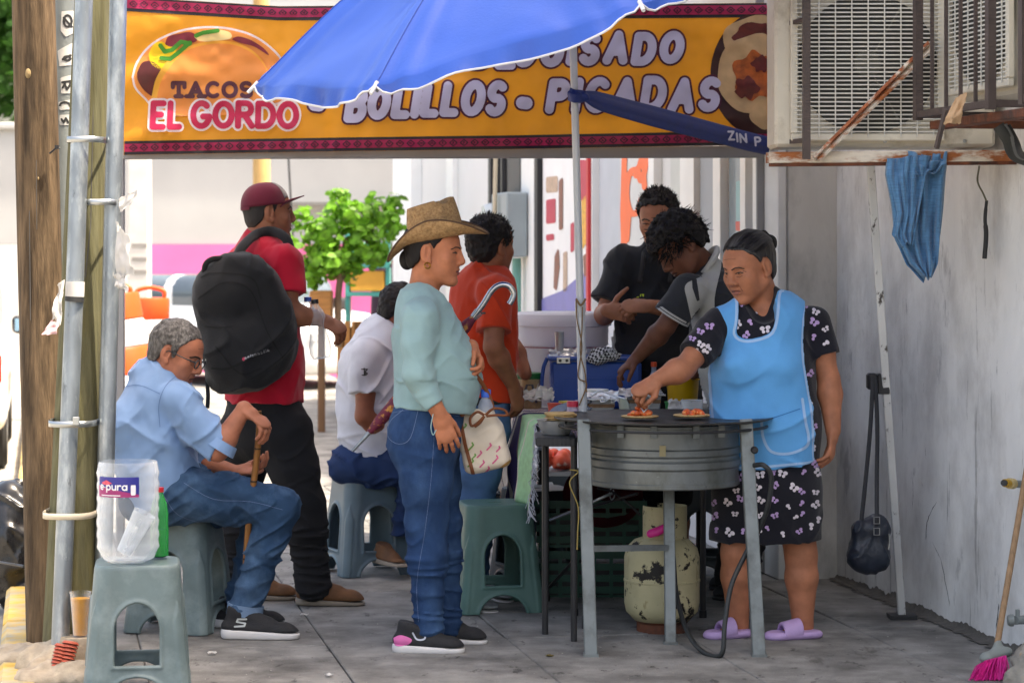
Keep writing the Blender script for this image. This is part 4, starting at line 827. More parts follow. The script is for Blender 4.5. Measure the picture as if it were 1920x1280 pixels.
# frame: crossbar, legs, lean-to cloth roof
a_, b_ = W(228, 288, 11.26), W(1444, 285, 11.26); MB().bar(a_, b_, .03, .055, bev=.004).obj('crossbar', m_tentf, tent)
tl, trr = W(226, 290, 11.27), W(1428, 285, 11.27)
MB().bar((trr[0], 11.27, 0), (trr[0]-.01, 11.27, 2.72), .038, .038, up=(0, 1, 0), bev=.004).obj('leg', m_tentf, tent); MB().bar((tl[0], 11.27, 0), (tl[0], 11.27, 2.72), .038, .038, up=(0, 1, 0), bev=.004).obj('leg', m_tentf, tent)
for x in (-2.12, trr[0]): MB().bar((x, 12.5, 0), (x, 12.5, 3.1), .038, .038, up=(0, 1, 0)).obj('leg', m_tentf, tent)
def roof(u, v): x = tl[0]-.03+(trr[0]-tl[0]+.06)*u; return V3(x, 11.24+1.28*v, 2.70+.42*v+.03*math.sin(u*9)*math.sin(v*3.1)+.012*math.sin(u*40+v*5))
MB().grid(roof, 60, 12, .003).obj('roof_cloth', m_tent, tent, smooth=180)
# --- blue parasol
UC = V3(.23, 9.6, 2.64); UA, UB, UR = .353, .295, 1.25
un = nrm((-UA, -UB, 1)); apex = UC+un*.36
def tip(th): x, y = -UR*math.sin(th), -UR*math.cos(th); return UC+V3(x, y, UA*x+UB*y)
ths = [math.radians(80-45*k) for k in range(8)]; tips = [tip(t) for t in ths]
par = thing('parasol', 'bright blue beach parasol with white piping tilted over the griddle', 'parasol', (.33, 9.6, 0))
m_blue = M('parasol_blue', hexc('3b68cc'), rough=.33, var=.07, vs=4, transl=.25, spec=.6, bump=.2, bs=90, crease=(2.2, .03, (1, .6, 1.))); m_pip = M('parasol_piping', hexc('d9d9da'), rough=.6); m_pole = M('parasol_pole_white', hexc('c2c7cc'), rough=.35, var=.08, metal=.2)
m_navy0 = M('parasol_seam', hexc('26489f'), rough=.6)
for i in range(8):
    A_, B_ = tips[i], tips[(i+1) % 8]; nu, nv = 30, 34; Pg = np.zeros((nu+9, nv+1, 3)); rngp = random.Random(i+2); ph = rngp.random()*9
    for j in range(nv+1):
        v = j/nv; e = A_*(1-v)+B_*v; mid = (e-apex); sag = 4*v*(1-v); shp = min(1., 5.5*v, 5.5*(1-v))**.55
        for k in range(nu+1):
            u = k/nu; p = apex+mid*u; lift = .085*math.sin(math.pi*min(1, u*1.02))*(1-.75*sag)            # ribs bow up, cloth dips between
            w = .011*u*(math.sin(v*46+ph+3*math.sin(u*3))*math.exp(-((min(v, 1-v))/.16)**2)+.6*math.sin((u*5+v*3)*3+ph)*sag)
            w += .004*vnoise(np.array([u*5+i*7.]), np.array([v*9.]), np.array([.5]))[0]
            w *= min(1., 14*min(v, 1-v)); Pg[k, j] = p+un*(lift+w)
        hem = .066+.01*math.sin(v*9+ph)
        for k in range(1, 9):
            q = k/8; rp = .010*math.sin(v*38+ph)*q*shp+.016*math.sin(v*11+ph*2)*q*shp
            Pg[nu+k, j] = Pg[nu, j]+V3(0, 0, -hem*q*shp)+nrm(mid*V3(1, 1, 0))*(.02*q*shp+rp)
    MB().sheet(Pg, .0012).obj('canopy_panel', m_blue, par, smooth=70)
    MB().tube(Pg[-1, :], .0045, 6).obj('piping', m_pip, par, smooth=60); MB().tube(Pg[:nu+1, 0]+un*.001, .0028, 5).obj('seam', m_navy0, par, smooth=60)
    MB().tube([tips[i]-nrm(tips[i]-apex)*.02, tips[i]+nrm(tips[i]-apex)*.03-V3(0, 0, .012)], [.009, .007], 8).obj('rib_tip', m_pip, par, smooth=60)
    r_ = [apex+(tips[i]-apex)*u+un*(.085*math.sin(math.pi*u)-.022) for u in np.linspace(0, 1, 9)]; MB().tube(r_, .006, 6).obj('rib', m_band, par, smooth=60)
    MB().tube([UC+un*-.05, r_[5]], .004, 6).obj('strut', m_band, par, smooth=60)
b0 = W(1104, 470, 9.6)*V3(1, 1, 0); pj = W(1074, 60, 9.6)
MB().tube([b0, W(1088, 580, 9.6)], .0178, 20).obj('pole', m_pole, par, smooth=60); MB().tube([W(1088.5, 590, 9.6), pj, UC-un*.02, apex+un*.06], .0148, 20).obj('upper_pole', m_pole, par, smooth=60)
MB().tube([W(1088, 595, 9.6), W(1088, 580, 9.6), W(1088, 566, 9.6), W(1087.5, 562, 9.6)], [.0178, .0215, .0215, .018], 20).obj('collar', M('collar_white', hexc('b9bec2'), rough=.4), par, smooth=40)
MB().lathe(b0, [(.028, 0), (.028, .05), (.02, .06)], 20).obj('foot', m_black, par, smooth=40)
rp = MB(); rp.tube(catmull([W(1080, 560, 9.57), W(1082, 600, 9.575), W(1091, 650, 9.575), W(1084, 705, 9.575), W(1100, 720, 9.575), W(1086, 760, 9.575)]), .0028, 6); rp.tube(catmull([W(1080, 560, 9.57), W(1089, 572, 9.565), W(1098, 560, 9.57)]), .0045, 6); rp.tube(catmull([W(1092, 575, 9.57), W(1091, 620, 9.57), W(1088, 660, 9.57), W(1097, 700, 9.57), W(1100, 735, 9.575)]), .0028, 6)
tag(rp.obj('rope', M('rope_brown', hexc('7f6547'), rough=.9, var=.3, vs=90), smooth=60, loc=W(1089, 600, 9.58)), 'thin brown cord knotted round the white parasol pole', 'rope')
# blue cloth strap from pole to tent corner
sp_ = catmull([W(1068, 178, 9.55), W(1078, 181, 9.52), W(1098, 181, 9.57), W(1130, 192, 9.7), W(1210, 214, 10.05), W(1310, 240, 10.5), W(1400, 263, 10.95), W(1440, 272, 11.15)], 8)
w_ = np.interp(np.linspace(0, 1, len(sp_)), [0, .2, .28, .4, .6, 1], [.026, .024, .02, .036, .042, .04]); mb = MB(); nsec = 24; vs = []
for i, p in enumerate(sp_):
    T = nrm(sp_[min(i+1, len(sp_)-1)]-sp_[max(i-1, 0)]); up_ = nrm(V3(0, 0, 1)-T*T[2]); sd = np.cross(T, up_)
    for k in range(nsec): a = 2*math.pi*k/nsec; r = w_[i]*(1+.16*math.sin(a*5+i*.05)+.1*math.sin(a*3+1)); vs.append(p+up_*math.sin(a)*r+sd*math.cos(a)*r*.35)
mb.add(vs, [(i*nsec+k, i*nsec+(k+1) % nsec, (i+1)*nsec+(k+1) % nsec, (i+1)*nsec+k) for i in range(len(sp_)-1) for k in range(nsec)]); m_navy = M('strap_navy', hexc('1d2f6f'), rough=.6, var=.15, vs=20, bump=.3, bs=200)
so = thing('tie_cloth', 'twisted navy blue tie cloth stretched from parasol pole to tent corner', 'cloth', W(1250, 230, 10.2)); mb.obj('cloth', m_navy, so, smooth=180)
kn = Sdf(); kn.ell(W(1086, 181, 9.56), (.036, .03, .024), .02); kn.ell(W(1097, 182, 9.56), (.018, .024, .017), .01); kn.ell(W(1074, 180, 9.56), (.018, .024, .026), .01); kn.disp = folds(.004, 45, 1.); v, f = kn.mesh(.004); mesh_obj('knot', v, f, m_navy, so, smooth=180)
pl, _ = text_lines('ZIN P', 1367, -262, 15, .4, -.1, 0, 1., -.22); decal('lettering', strokes(pl, 1.9), bbox2(pl, 4), 1.2, lambda a, b: W(a, -b, 10.72+(a-1367)*.0045), m_bw, so)
# ================================================================ AIR CONDITIONERS AND THINGS ON THE NEAR WALL
m_ac = M('ac_casing', hexc('d3cdbd'), rough=.5, var=.08, vs=5, bump=.1, col2=hexc('a9a08e'), c2s=5, c2t=.64, c2w=.08); m_acd = M('ac_inside', hexc('3b3c39'), rough=.7, var=.2); m_grl = M('ac_grille', hexc('cfcdc4'), rough=.5, var=.06)
m_rust = M('rusty_paint', hexc('9b5a3a'), rough=.85, var=.3, vs=25, bump=.8, bs=60, col2=hexc('d6cdbd'), c2s=16, c2t=.54, c2w=.05); m_rustd = M('rust_dark', hexc('6e3f2a'), rough=.9, var=.35, vs=20, bump=.8, bs=60, col2=hexc('3a2b26'), c2s=9, c2t=.55, c2w=.1); m_cage = M('cage_iron', hexc('4a3f3b'), rough=.6, var=.2, vs=20, bump=.3)
m_rustw = M('rail_white_rust', hexc('d0c6b6'), rough=.8, var=.15, vs=20, bump=.7, bs=50, col2=hexc('9a5b33'), c2s=7, c2t=.53, c2w=.06, stretch=(1, 1, 3))
def ac_unit(label, c, r, f, hw=.41, hd=.15, hh=.31):
    """condenser: centre, right vector and outward face normal"""
    c = np.asarray(c, float); r, f = nrm(r), nrm(f); u = V3(0, 0, 1); P = lambda x, y, z: c+r*x+f*y+u*z
    t = thing('air_conditioner', label, 'air conditioner', c-u*hh, 'air conditioner units on the wall')
    b = MB(); b.obox(P(0, -.01, 0), r*hw, f*(hd-.01), u*hh, .012); b.obj('casing', m_ac, t, smooth=35)
    gx, gr = -.07, .275
    fr = MB()
    for z in (-gr, gr): fr.obox(P(gx, hd+.006, z), r*(gr+.012), f*.012, u*.014, .004)
    for x in (-gr, gr): fr.obox(P(gx+x, hd+.006, 0), r*.014, f*.012, u*(gr-.0145), .004)
    fr.obj('grille_frame', m_ac, t, smooth=40)
    MB().lathe(P(gx, hd-.012, 0), [(.0, .005), (.262, .005), (.262, .0145), (.25, .0145)], 40, axis=f).obj('fan_opening', m_acd, t, smooth=40)
    MB().lathe(P(gx, hd+.004, 0), [(.055, -.01), (.05, .004), (0, .006)], 20, axis=f).obj('fan_hub', M('fan_grey', hexc('55564f'), rough=.6), t, smooth=40)
    for k in range(3):
        a = k*2.094+.5; d1 = r*math.cos(a)+u*math.sin(a); d2 = r*math.cos(a+.55)+u*math.sin(a+.55); MB().add([P(gx, hd+.0, 0)+d1*.05, P(gx, hd-.003, 0)+d1*.24, P(gx, hd+.003, 0)+d2*.24, P(gx, hd+.003, 0)+d2*.05], [(0, 1, 2, 3)]).obj('fan_blade', M('blade_grey', hexc('6a6b63'), rough=.6), t)
    n = 33
    for k in range(n): MB().obox(P(gx, hd+.018, -gr+.02+k*(2*gr-.04)/(n-1)), r*gr, f*.002, u*.0026).obj('grille_wire', m_grl, t)
    for k in range(9): MB().obox(P(gx-gr+.03+k*(2*gr-.06)/8, hd+.0225, 0), r*.0022, f*.002, u*gr).obj('grille_wire', m_grl, t)
    for x in (-.3, 0, .3): MB().lathe(P(x, hd-.02, -hh+.022), [(.008, 0), (.007, .006), (0, .007)], 8, axis=f).obj('screw', m_band, t)
    return t
A1 = W(1655, 132, 9.15); ac_unit('front facing air conditioner with a fan grille above the rusty rail', (A1[0], 9.22, 2.2), (1, .0, 0), (0, -1, 0), hw=.415)
def ledge(s, t): return ST(s, t)
# two units lying along the wall, faces towards the street
def spos(px, py, z): d = (z-CH)*F/(YH-py); return W(px, py, d)
ac_unit('air conditioner along the wall inside the middle iron cage', ST(7.92, 3.36, 2.345), -UV_U, -UV_V, hw=.33, hd=.14)
ac_unit('air conditioner nearest the camera, cut off by the picture edge', ST(6.95, 3.36, 2.345), -UV_U, -UV_V, hw=.36, hd=.14)
def cage(label, s0, s1, t, z0, z1, n, th=.016):
    o = thing('iron_cage', label, 'cage', ST((s0+s1)/2, t, z0), 'iron cages round the air conditioners')
    for z in (z0, z1): MB().sbox(s0, s1, t-.012, t+.012, z-.012, z+.012).obj('rail', m_cage, o); MB().sbox(s1-.012, s1+.012, t+.013, 3.55, z-.012, z+.012).obj('rail', m_cage, o); MB().sbox(s0-.012, s0+.012, t+.013, 3.55, z-.012, z+.012).obj('rail', m_cage, o)
    for s_ in (s0, s1): MB().sbox(s_-.016, s_+.016, t-.016, t+.012, z0-.02, z1+.02).obj('post', m_cage, o)
    for k in range(1, n): q = s0+(s1-s0)*k/n; MB().sbox(q-.005, q+.005, t-.006, t+.006, z0, z1).obj('bar', m_cage, o)
    return o
cage('iron bar cage round the middle air conditioner', 7.60, 8.28, 3.10, 1.99, 2.70, 5); cage('iron bar cage round the nearest air conditioner', 6.50, 7.32, 3.10, 1.99, 2.70, 5)
sl = MB(); 
rb = thing('rusty_bracket', 'rusty angle iron bracket under the caged air conditioners', 'bracket', ST(7.5, 3.4, 1.93))
MB().sbox(6.4, 8.25, 3.13, 3.19, 1.935, 1.965, .003).obj('rail', m_rustd, rb); MB().sbox(7.6, 7.66, 3.195, 3.56, 1.935, 1.965, .003).obj('arm', m_rustd, rb); MB().sbox(8.1, 8.16, 3.195, 3.56, 1.935, 1.965, .003).obj('arm', m_rustd, rb)
MB().bar(W(1774, 205, 8.25), W(1756, 278, 8.3), .014, .014).obj('stub', m_cage, rb)
# frame carrying the front unit
fr = thing('rusty_angle_iron_support', 'rusty white painted angle iron frame carrying the front air conditioner', 'frame', W(1670, 300, 9.05))
a, b = W(1442, 296, 9.05), W(1905, 292, 9.0); MB().bar(a, b, .05, .042, bev=.003).obj('rail', m_rustw, fr); MB().bar(a-V3(0, -.004, .027), b-V3(0, -.004, .027), .042, .012).obj('lower_flange', m_rustd, fr)
MB().bar(W(1446, 296, 9.08), W(1455, 296, 9.45), .04, .04).obj('arm', m_rust, fr); MB().bar(W(1840, 296, 9.08), W(1780, 296, 9.5), .04, .04).obj('arm', m_rust, fr)
MB().bar(W(1527, 298, 8.98), W(1742, 82, 8.98), .012, .05, up=(0, -1, .4), bev=.002).obj('brace', m_rust, fr); MB().bar(W(1534, 299, 8.97), W(1749, 88, 8.97), .03, .008, up=(0, -.3, 1)).obj('brace_flange', m_rustw, fr)
cg = thing('iron_cage', 'short iron bar cage beside the front air conditioner', 'cage', W(1480, 270, 9.2), 'iron cages round the air conditioners')
pA, pB = W(1444, 270, 9.35), W(1512, 263, 8.93)
MB().bar(pB-V3(0, 0, .07), pB+V3(0, 0, .6), .028, .028, up=(0, 1, 0)).obj('post', m_cage, cg); MB().bar(pA, pA+V3(0, 0, .6), .018, .018, up=(0, 1, 0)).obj('post', m_cage, cg)
for k in (.3, .62): q = pA+(pB-pA)*k; MB().bar(q, q+V3(0, 0, .6), .011, .011, up=(0, 1, 0)).obj('bar', m_cage, cg)
for z in (0, .445): MB().bar(pA+V3(0, 0, z), pB+V3(0, 0, z), .02, .016).obj('rail', m_cage, cg)
crumple('brown_paper', 'crumpled brown paper stuffed behind the caged air conditioner bracket', [(1790, 185, 8.1), (1815, 172, 8.1), (1800, 232, 8.05), (1768, 232, 8.05)], seed=7, amp=.014, mat=M('brown_paper', hexc('a58665'), rough=.85, var=.15))
pi = thing('insulated_pipe', 'bundle of grey insulated hoses curving into the wall under the cages', 'pipe', W(1900, 260, 8.7))
for k, m_ in enumerate((m_acd, M('pipe_grey', hexc('707270'), rough=.7, var=.15), m_black)): MB().tube(catmull([W(1872+k*8, 236, 8.5), W(1890+k*7, 262+k*2, 8.5), W(1902+k*6, 290, 8.6), W(1940, 306-k*4, 8.7)]), .022-.004*k, 10).obj('hose', m_, pi, smooth=60)
# hanging shirt over the rail
def cloth_sheet(name, pts_rows, mat, amp, seed, thick=.003, fx=22., nu=30, nv=46):
    """hanging cloth: rows of (left px, right px, y px, depth) from top to bottom"""
    R_ = np.array(pts_rows, float); vv = np.linspace(0, 1, len(R_)); P = np.zeros((nu+1, nv+1, 3))
    for j in range(nv+1):
        v = j/nv; l, r, y, d = [np.interp(v, vv, R_[:, k]) for k in range(4)]
        for i in range(nu+1):
            u = i/nu; n = math.sin(u*fx+2.5*math.sin(v*3+seed)+seed)+.5*math.sin(u*fx*1.9+v*4+seed*2); e = vnoise(np.array([u*5+seed]), np.array([v*6.]), np.array([seed]))[0]
            P[i, j] = W(l+(r-l)*u, y+6*e, d+amp*n+amp*e)
    return MB().sheet(P, thick)
hc = thing('hanging_shirt', 'faded blue shirt hanging from the rusty rail by the wall', 'shirt', W(1715, 410, 9.0))
m_shirtb = M('shirt_blue', hexc('4f7fa6'), rough=.9, var=.2, vs=60, bump=.5, bs=220, stretch=(.4, .4, 3.), sheen=.3)
cloth_sheet('cloth', [(1662, 1776, 296, 8.99), (1660, 1772, 330, 8.985), (1672, 1768, 390, 9.0), (1678, 1762, 450, 9.01), (1700, 1758, 495, 9.02), (1732, 1746, 524, 9.03)], m_shirtb, .018, 1.).obj('front_panel', m_shirtb, hc, smooth=180)
cloth_sheet('cloth', [(1664, 1740, 296, 8.98), (1661, 1735, 330, 8.965), (1680, 1722, 400, 8.97), (1672, 1716, 440, 8.99), (1690, 1712, 460, 8.99)], m_shirtb, .012, 2.6).obj('sleeve', m_shirtb, hc, smooth=180)
cloth_sheet('cloth', [(1700, 1776, 285, 9.0), (1704, 1774, 308, 8.965), (1722, 1752, 328, 8.965)], m_shirtb, .012, 4., nv=20).obj('knot_fold', m_shirtb, hc, smooth=180)
wi = thing('hanging_wire', 'cord with a black rubber end hanging on the white wall', 'wire', W(1845, 400, 9.2))
MB().tube(catmull([W(1836, 312, 9.0), W(1833, 340, 9.1), W(1843, 362, 9.15), W(1850, 378, 9.18)]), .0035, 6).obj('cord', M('cord_olive', hexc('6e6a55'), rough=.7), wi, smooth=60); MB().tube(catmull([W(1850, 376, 9.18), W(1847, 410, 9.18), W(1849, 440, 9.18), W(1846, 485, 9.18)]), [.006]*4+[.007]*8+[.009]*13, 8).obj('rubber_end', m_black, wi, smooth=60)
# leaning white prop with the clamp, the handbag on it
pr = thing('leaning_prop', 'peeling white metal prop leaning under the rail with a black clamp', 'pole', W(1690, 1158, 9.86)); m_prop = M('prop_paint', hexc('cfcfcd'), rough=.6, var=.08, bump=.3, col2=hexc('4a443f'), c2s=22, c2t=.63, c2w=.03, stretch=(1, 1, .5))
a, b = W(1691, 1158, 9.86), W(1631, 296, 9.25); a[2] = .012; MB().bar(a, b, .03, .03, up=(0, 1, 0), bev=.003).obj('shaft', m_prop, pr); MB().obox(a, (.055, 0, 0), (0, .05, 0), (0, 0, .008)).obj('foot_plate', m_black, pr)
c = W(1655, 719, 9.56); MB().obox(c, (.024, 0, 0), (0, .03, 0), (0, 0, .04), .004).obj('clamp', m_black, pr); MB().obox(c+V3(-.045, -.01, .01), (.02, 0, 0), (0, .025, 0), (0, 0, .032), .008).obj('clamp_hook', m_black, pr)
bg = thing('handbag', 'dark navy shoulder bag hanging by its strap from the white prop', 'bag', W(1628, 1073, 9.5)); m_bag = M('bag_navy', hexc('1a212d'), rough=.42, var=.2, bump=.4, bs=120)
sb = Sdf(); sb.box(W(1630, 1020, 9.5), (.075, .045, .1), rnd=.045); sb.ell(W(1620, 1042, 9.5), (.062, .055, .062), .03); sb.ell(W(1640, 1040, 9.5), (.06, .05, .065), .03); sb.ell(W(1643, 985, 9.5), (.05, .042, .04), .03); sb.disp = folds(.007, 16, 5., (1.5, 1, .7)); v, f = sb.mesh(.006); mesh_obj('body', v, f, m_bag, bg, smooth=180)
for pts in ([(1637, 706, 9.5), (1632, 800, 9.49), (1623, 900, 9.49), (1614, 985, 9.48)], [(1641, 706, 9.5), (1645, 800, 9.5), (1644, 900, 9.49), (1644, 985, 9.45)]):
    P = catmull([W(*p) for p in pts], 6); mb = MB(); mb.tube(P, .0085, 8, flat=((0, 1, 0), .25)); mb.obj('strap', M('strap_black', (.012, .013, .018), rough=.6), bg, smooth=60)
for py in (975, 996): q = W(1644, py, 9.43); MB().tube([q+V3(-.011, 0, -.013), q+V3(.011, 0, -.013), q+V3(.011, 0, .013), q+V3(-.011, 0, .013)], .0022, 6, closed=True).obj('buckle', m_band, bg)
MB().tube(catmull([W(1667, 1000, 9.46), W(1668, 1015, 9.46), W(1666, 1030, 9.46)]), .002, 6).obj('zip', m_band, bg)
# pipe stub, broom, rubble at the lower right
ps = thing('pipe_stub', 'short pipe stub with a yellow cap sticking out of the wall', 'pipe', wallp(1915, 905)); q = wallp(1918, 908); e = W(1884, 905, 8.8)
MB().tube([q+UV_V*.03, q*.5+e*.5], .014, 12).obj('pipe', m_steeld, ps, smooth=60); MB().tube([q*.45+e*.55, e*.75+q*.25], .02, 14).obj('coupling', M('pvc_cream', hexc('c9b27a'), rough=.6), ps, smooth=60); MB().tube([e*.8+q*.2, e], .015, 12).obj('cap', M('cap_yellow', hexc('c79a2e'), rough=.6), ps, smooth=60); MB().tube([e, e+nrm(e-q)*.012], .012, 12).obj('plug', m_black, ps, smooth=60)
br = thing('broom', 'broom with pink bristles and wooden handle leaning by the wall', 'broom', W(1862, 1275, 8.4)); a, b = W(1868, 1218, 8.55), W(1932, 840, 8.85)
MB().tube([a, b], .0115, 12).obj('handle', M('broom_handle', hexc('9a7a5a'), rough=.7, var=.2, vs=20, stretch=(4, 4, .6)), br, smooth=60)
hd = Sdf(); hd.cap(W(1852, 1232, 8.5), W(1884, 1222, 8.55), .03, .028, ratio=.7, wide=(0, 1, 0)); hd.cap(W(1866, 1228, 8.53), W(1872, 1205, 8.56), .02, .014); v, f = hd.mesh(.005); mesh_obj('head', v, f, M('broom_head_grey', hexc('7f8580'), rough=.5), br, smooth=180)
m_pinkb = M('bristle_pink', hexc('d92f8e'), rough=.5, var=.2, vs=60); r3 = random.Random(2)
mb = MB()
for k in range(420):
    u = r3.random(); v_ = r3.uniform(-1, 1); t0 = W(1846+40*u, 1238-10*u, 8.5+.035*v_); t1 = W(1822+64*u+r3.gauss(0, 4), 1258+18*r3.random()-6*u, 8.48+.06*v_); t1[2] = max(.004, t1[2]-.03); mid = (t0+t1)/2+V3(r3.gauss(0, .004), r3.gauss(0, .004), .006); mb.tube([t0, mid, t1], [.0022, .002, .0015], 3, cap=False)
o = mb.obj('bristles', m_pinkb, br, smooth=60); o['kind'] = 'stuff'
rk = Sdf(); c = W(1952, 1250, 8.35); c[2] = .05; rk.ell(c, (.1, .1, .12), .03); rk.ell(c+V3(-.03, -.02, -.05), (.1, .09, .07), .03); rk.ell(c+V3(.05, 0, .1), (.06, .07, .08), .03); rk.disp = lambda x, y, z: .016*vnoise(x*22, y*22, z*22)+.008*vnoise(x*60, y*60, z*60); rk.cut((0, 0, 0), (0, 0, -1)); v, f = rk.mesh(.007)
tag(mesh_obj('concrete_chunk', v, f, M('chunk_concrete', hexc('8d877c'), rough=.95, var=.3, vs=20, bump=1, bs=70, col2=hexc('b5823f'), c2s=9, c2t=.58, c2w=.05), smooth=60, loc=c*V3(1, 1, 0)), 'rough concrete lump with orange stains beside the broom', 'concrete')
tp = thing('wall_tap', 'small grey tap at the lower right edge of the wall', 'tap', W(1912, 1160, 8.7)); q = W(1935, 1160, 8.75); MB().tube([q, W(1903, 1162, 8.66)], .016, 12).obj('spout', m_steeld, tp, smooth=60); MB().tube([W(1908, 1160, 8.67), W(1908, 1142, 8.67)], .008, 8).obj('stem', m_steeld, tp, smooth=60); MB().lathe(W(1900, 1162, 8.66), [(.022, 0), (.022, .012), (.017, .02)], 14, axis=(-1, 0, 0)).obj('flange', m_steeld, tp, smooth=40)
# ================================================================ STOOLS
def stool_sdf():
    s = Sdf(); H_ = .45
    def fn(X, Y, Z):
        X, Y, Z = np.broadcast_arrays(X, Y, Z); a = .178-.036*(Z/H_)**1.0
        rb = lambda a_, r: np.sqrt(np.maximum(np.abs(X)-a_+r, 0)**2+np.maximum(np.abs(Y)-a_+r, 0)**2)+np.minimum(np.maximum(np.abs(X), np.abs(Y))-a_+r, 0)-r
        cd = np.abs(np.abs(X)-np.abs(Y)); tipm = np.clip(((.335-cd*2.2)-Z)/.012, 0, 1)*np.clip((.034-cd)/.006, 0, 1)
        outer = np.maximum(rb(a+.004*tipm, .045+.03*(Z/H_)), Z-H_)
        tp = np.maximum(Z-H_+.02, 0); outer = outer+np.where(Z > H_-.02, tp*tp*14, 0)
        inner = np.maximum(rb(a-.011, .036+.03*(Z/H_)), Z-H_+.012)
        d = np.maximum(outer, -inner)
        A = 1e3
        for u, v in ((X, Y), (Y, X)):
            up_ = np.maximum(np.maximum(np.hypot(u, np.maximum(Z-.232, 0)*.82)-.074, .118-Z), -u*0-1)
            lo = np.hypot(u/1.12, np.maximum(Z+.01, 0)*1.0)-.088
            A = np.minimum(A, np.maximum(np.minimum(up_, lo), -(np.abs(v)-.08)))
        rim = .006*np.exp(-((A-.006)/.006)**2)
        return np.maximum(d-rim*(outer > -.012), -A)
    s._a(fn, (-.19, -.19, 0), (.19, .19, .45), .004, 'u'); s.ell((0, 0, .452), (.03, .012, .03), .003, 's'); s.cut((0, 0, .001), (0, 0, -1), .001)
    return s.mesh(.0048)
_sv, _sf = stool_sdf(); STOOL = None
def stool(label, px, py, d, rz, mat, z=0., tilt=0.):
    global STOOL
    b = W(px, py, d); b[2] = z
    if STOOL is None:
        o = mesh_obj('plastic_stool', _sv, _sf, mat, smooth=55); STOOL = o
    else: o = STOOL.copy(); COL.objects.link(o)
    o.location = tuple(b); o.rotation_euler = (tilt, 0, math.radians(rz)); o.material_slots[0].link = 'OBJECT'; o.material_slots[0].material = mat; ORG[o.name] = b
    return tag(o, label, 'stool', 'plastic stools')
m_st1 = M('stool_greygreen', hexc('647577'), rough=.42, var=.14, vs=9, bump=.12, bs=60, col2=hexc('7d8c8d'), c2s=7, c2t=.6, c2w=.12, spec=.45); m_st2 = M('stool_blue_grey', hexc('5d7079'), rough=.42, var=.12, vs=9, spec=.45); m_st3 = M('stool_green', hexc('4f7069'), rough=.42, var=.12, vs=9, spec=.45); m_st4 = M('stool_dark', hexc('3b4449'), rough=.45, var=.12, vs=9)
stool('grey green plastic stool in front, holding the clear water jug', 258, 470, 8.22, 8, m_st1)
stool('grey green plastic stool the old man in the blue shirt sits on', 338, 470, 9.62, -14, m_st1)
stool('blue grey plastic stool under the seated man in white', 688, 470, 11.3, 24, m_st2)
stool('green plastic stool standing free beside the hat wearer', 928, 470, 10.15, 12, m_st3)
stool('dark plastic stool pushed in under the table behind the green one', 1008, 470, 10.75, 20, m_st4)
stool('dark plastic stool behind the table at the cook\'s side', 1425, 470, 11.5, 10, m_st4)
stool('dark plastic stool next to the gas cylinder, behind the griddle legs', 1318, 470, 11.1, -6, m_st4)
sk = thing('folded_stool_stack', 'flat dark ribbed plastic seats stacked behind the green stool', 'stool stack', W(985, 470, 11.6)*V3(1, 1, 0))
for k in range(4):
    c = W(975+14*(k % 3), 912+k*8, 11.5-.06*k); m = MB(); m.obox(c, (.16, 0, 0), (0, .15, 0), (0, 0, .008), .004)
    for j in range(6): m.obox(c+V3(-.13+j*.052, -.0, .0105), (.008, 0, 0), (0, .14, 0), (0, 0, .003))
    m.obj('seat', m_st4, sk, smooth=40)
for dx in (-.12, .12): MB().bar(W(990, 915, 11.5)*V3(1, 1, 0)+V3(dx, .05, 0), W(990, 945, 11.5)+V3(dx, .05, -.01), .03, .03, up=(0, 1, 0)).obj('leg', m_st4, sk)
# jug with cup and bottle on the front stool
jb = W(240, 470, 8.17); jb[2] = .4525; jug = thing('water_jug', 'large clear plastic water jug with cut off top and purple label', 'jug', jb); m_jug = clear_mat('jug_clear', op=.06, rough=.1)
hgt = .335; prof = [(.02, .004), (.07, .0), (.088, .012), (.1, .04)]
for k in range(22): z = .05+k*.0125; prof.append((.1035+.0022*math.cos(k*1.9), z))
prof += [(.1, .325), (.098, hgt)]; prof2 = [(r-.0015, z+.002) for r, z in prof[::-1]]
MB().lathe(jb, prof+prof2, 56, wob=lambda a, h: .006*math.sin(3*a+h*30)).obj('jug_wall', m_jug, jug, smooth=60)
def cyl3d(c, r, off=0.):   # label coordinates: x along the arc in m, y up
    def f(x, y): a = (x+.022)/r; return np.stack([c[0]+(r+off)*np.sin(a), c[1]-(r+off)*np.cos(a), c[2]+y], -1)
    return f
lab = lambda x0, x1, y0, y1: poly2([(x0, y0), (x1, y0), (x1, y1), (x0, y1)])
m_lb = M('label_indigo', hexc('2c2f86'), rough=.35, var=.05); m_lm = M('label_magenta', hexc('9a2a6b'), rough=.35, var=.1); m_lw = M('label_white', hexc('e8e6ea'), rough=.4)
decal('label', lab(-.122, .032, .225, .292), (-.125, .035, .222, .295), .004, cyl3d(jb, .1065), m_lb, jug); decal('label_band', lambda x, y: np.maximum(lab(-.122, .032, .225, .292)(x, y), y-.240+.2*x*(x < 5)), (-.125, .035, .222, .295), .003, cyl3d(jb, .1065, .0008), m_lm, jug)
pl, _ = text_lines('e.pura', -.110, .250, .026, .26); o = decal('lettering', strokes(pl, .0022), bbox2(pl, .006), .0012, cyl3d(jb, .1065, .0016), m_lw, jug); o['kind'] = 'stuff'
decal('label_mark', lambda x, y: np.maximum(np.abs(x+.082)*.45+np.abs(y-.272)-.010, .2662-y), (-.12, -.04, .26, .292), .0015, cyl3d(jb, .1065, .0016), M('label_sunset', hexc('e0556a'), rough=.4, var=.3, vs=90), jug); decal('label_barcode', lab(.004, .02, .232, .266), (0, .024, .229, .27), .003, cyl3d(jb, .1065, .0016), m_lw, jug)
pl, _ = text_lines('Z I', .0, .27, .008, .5); 
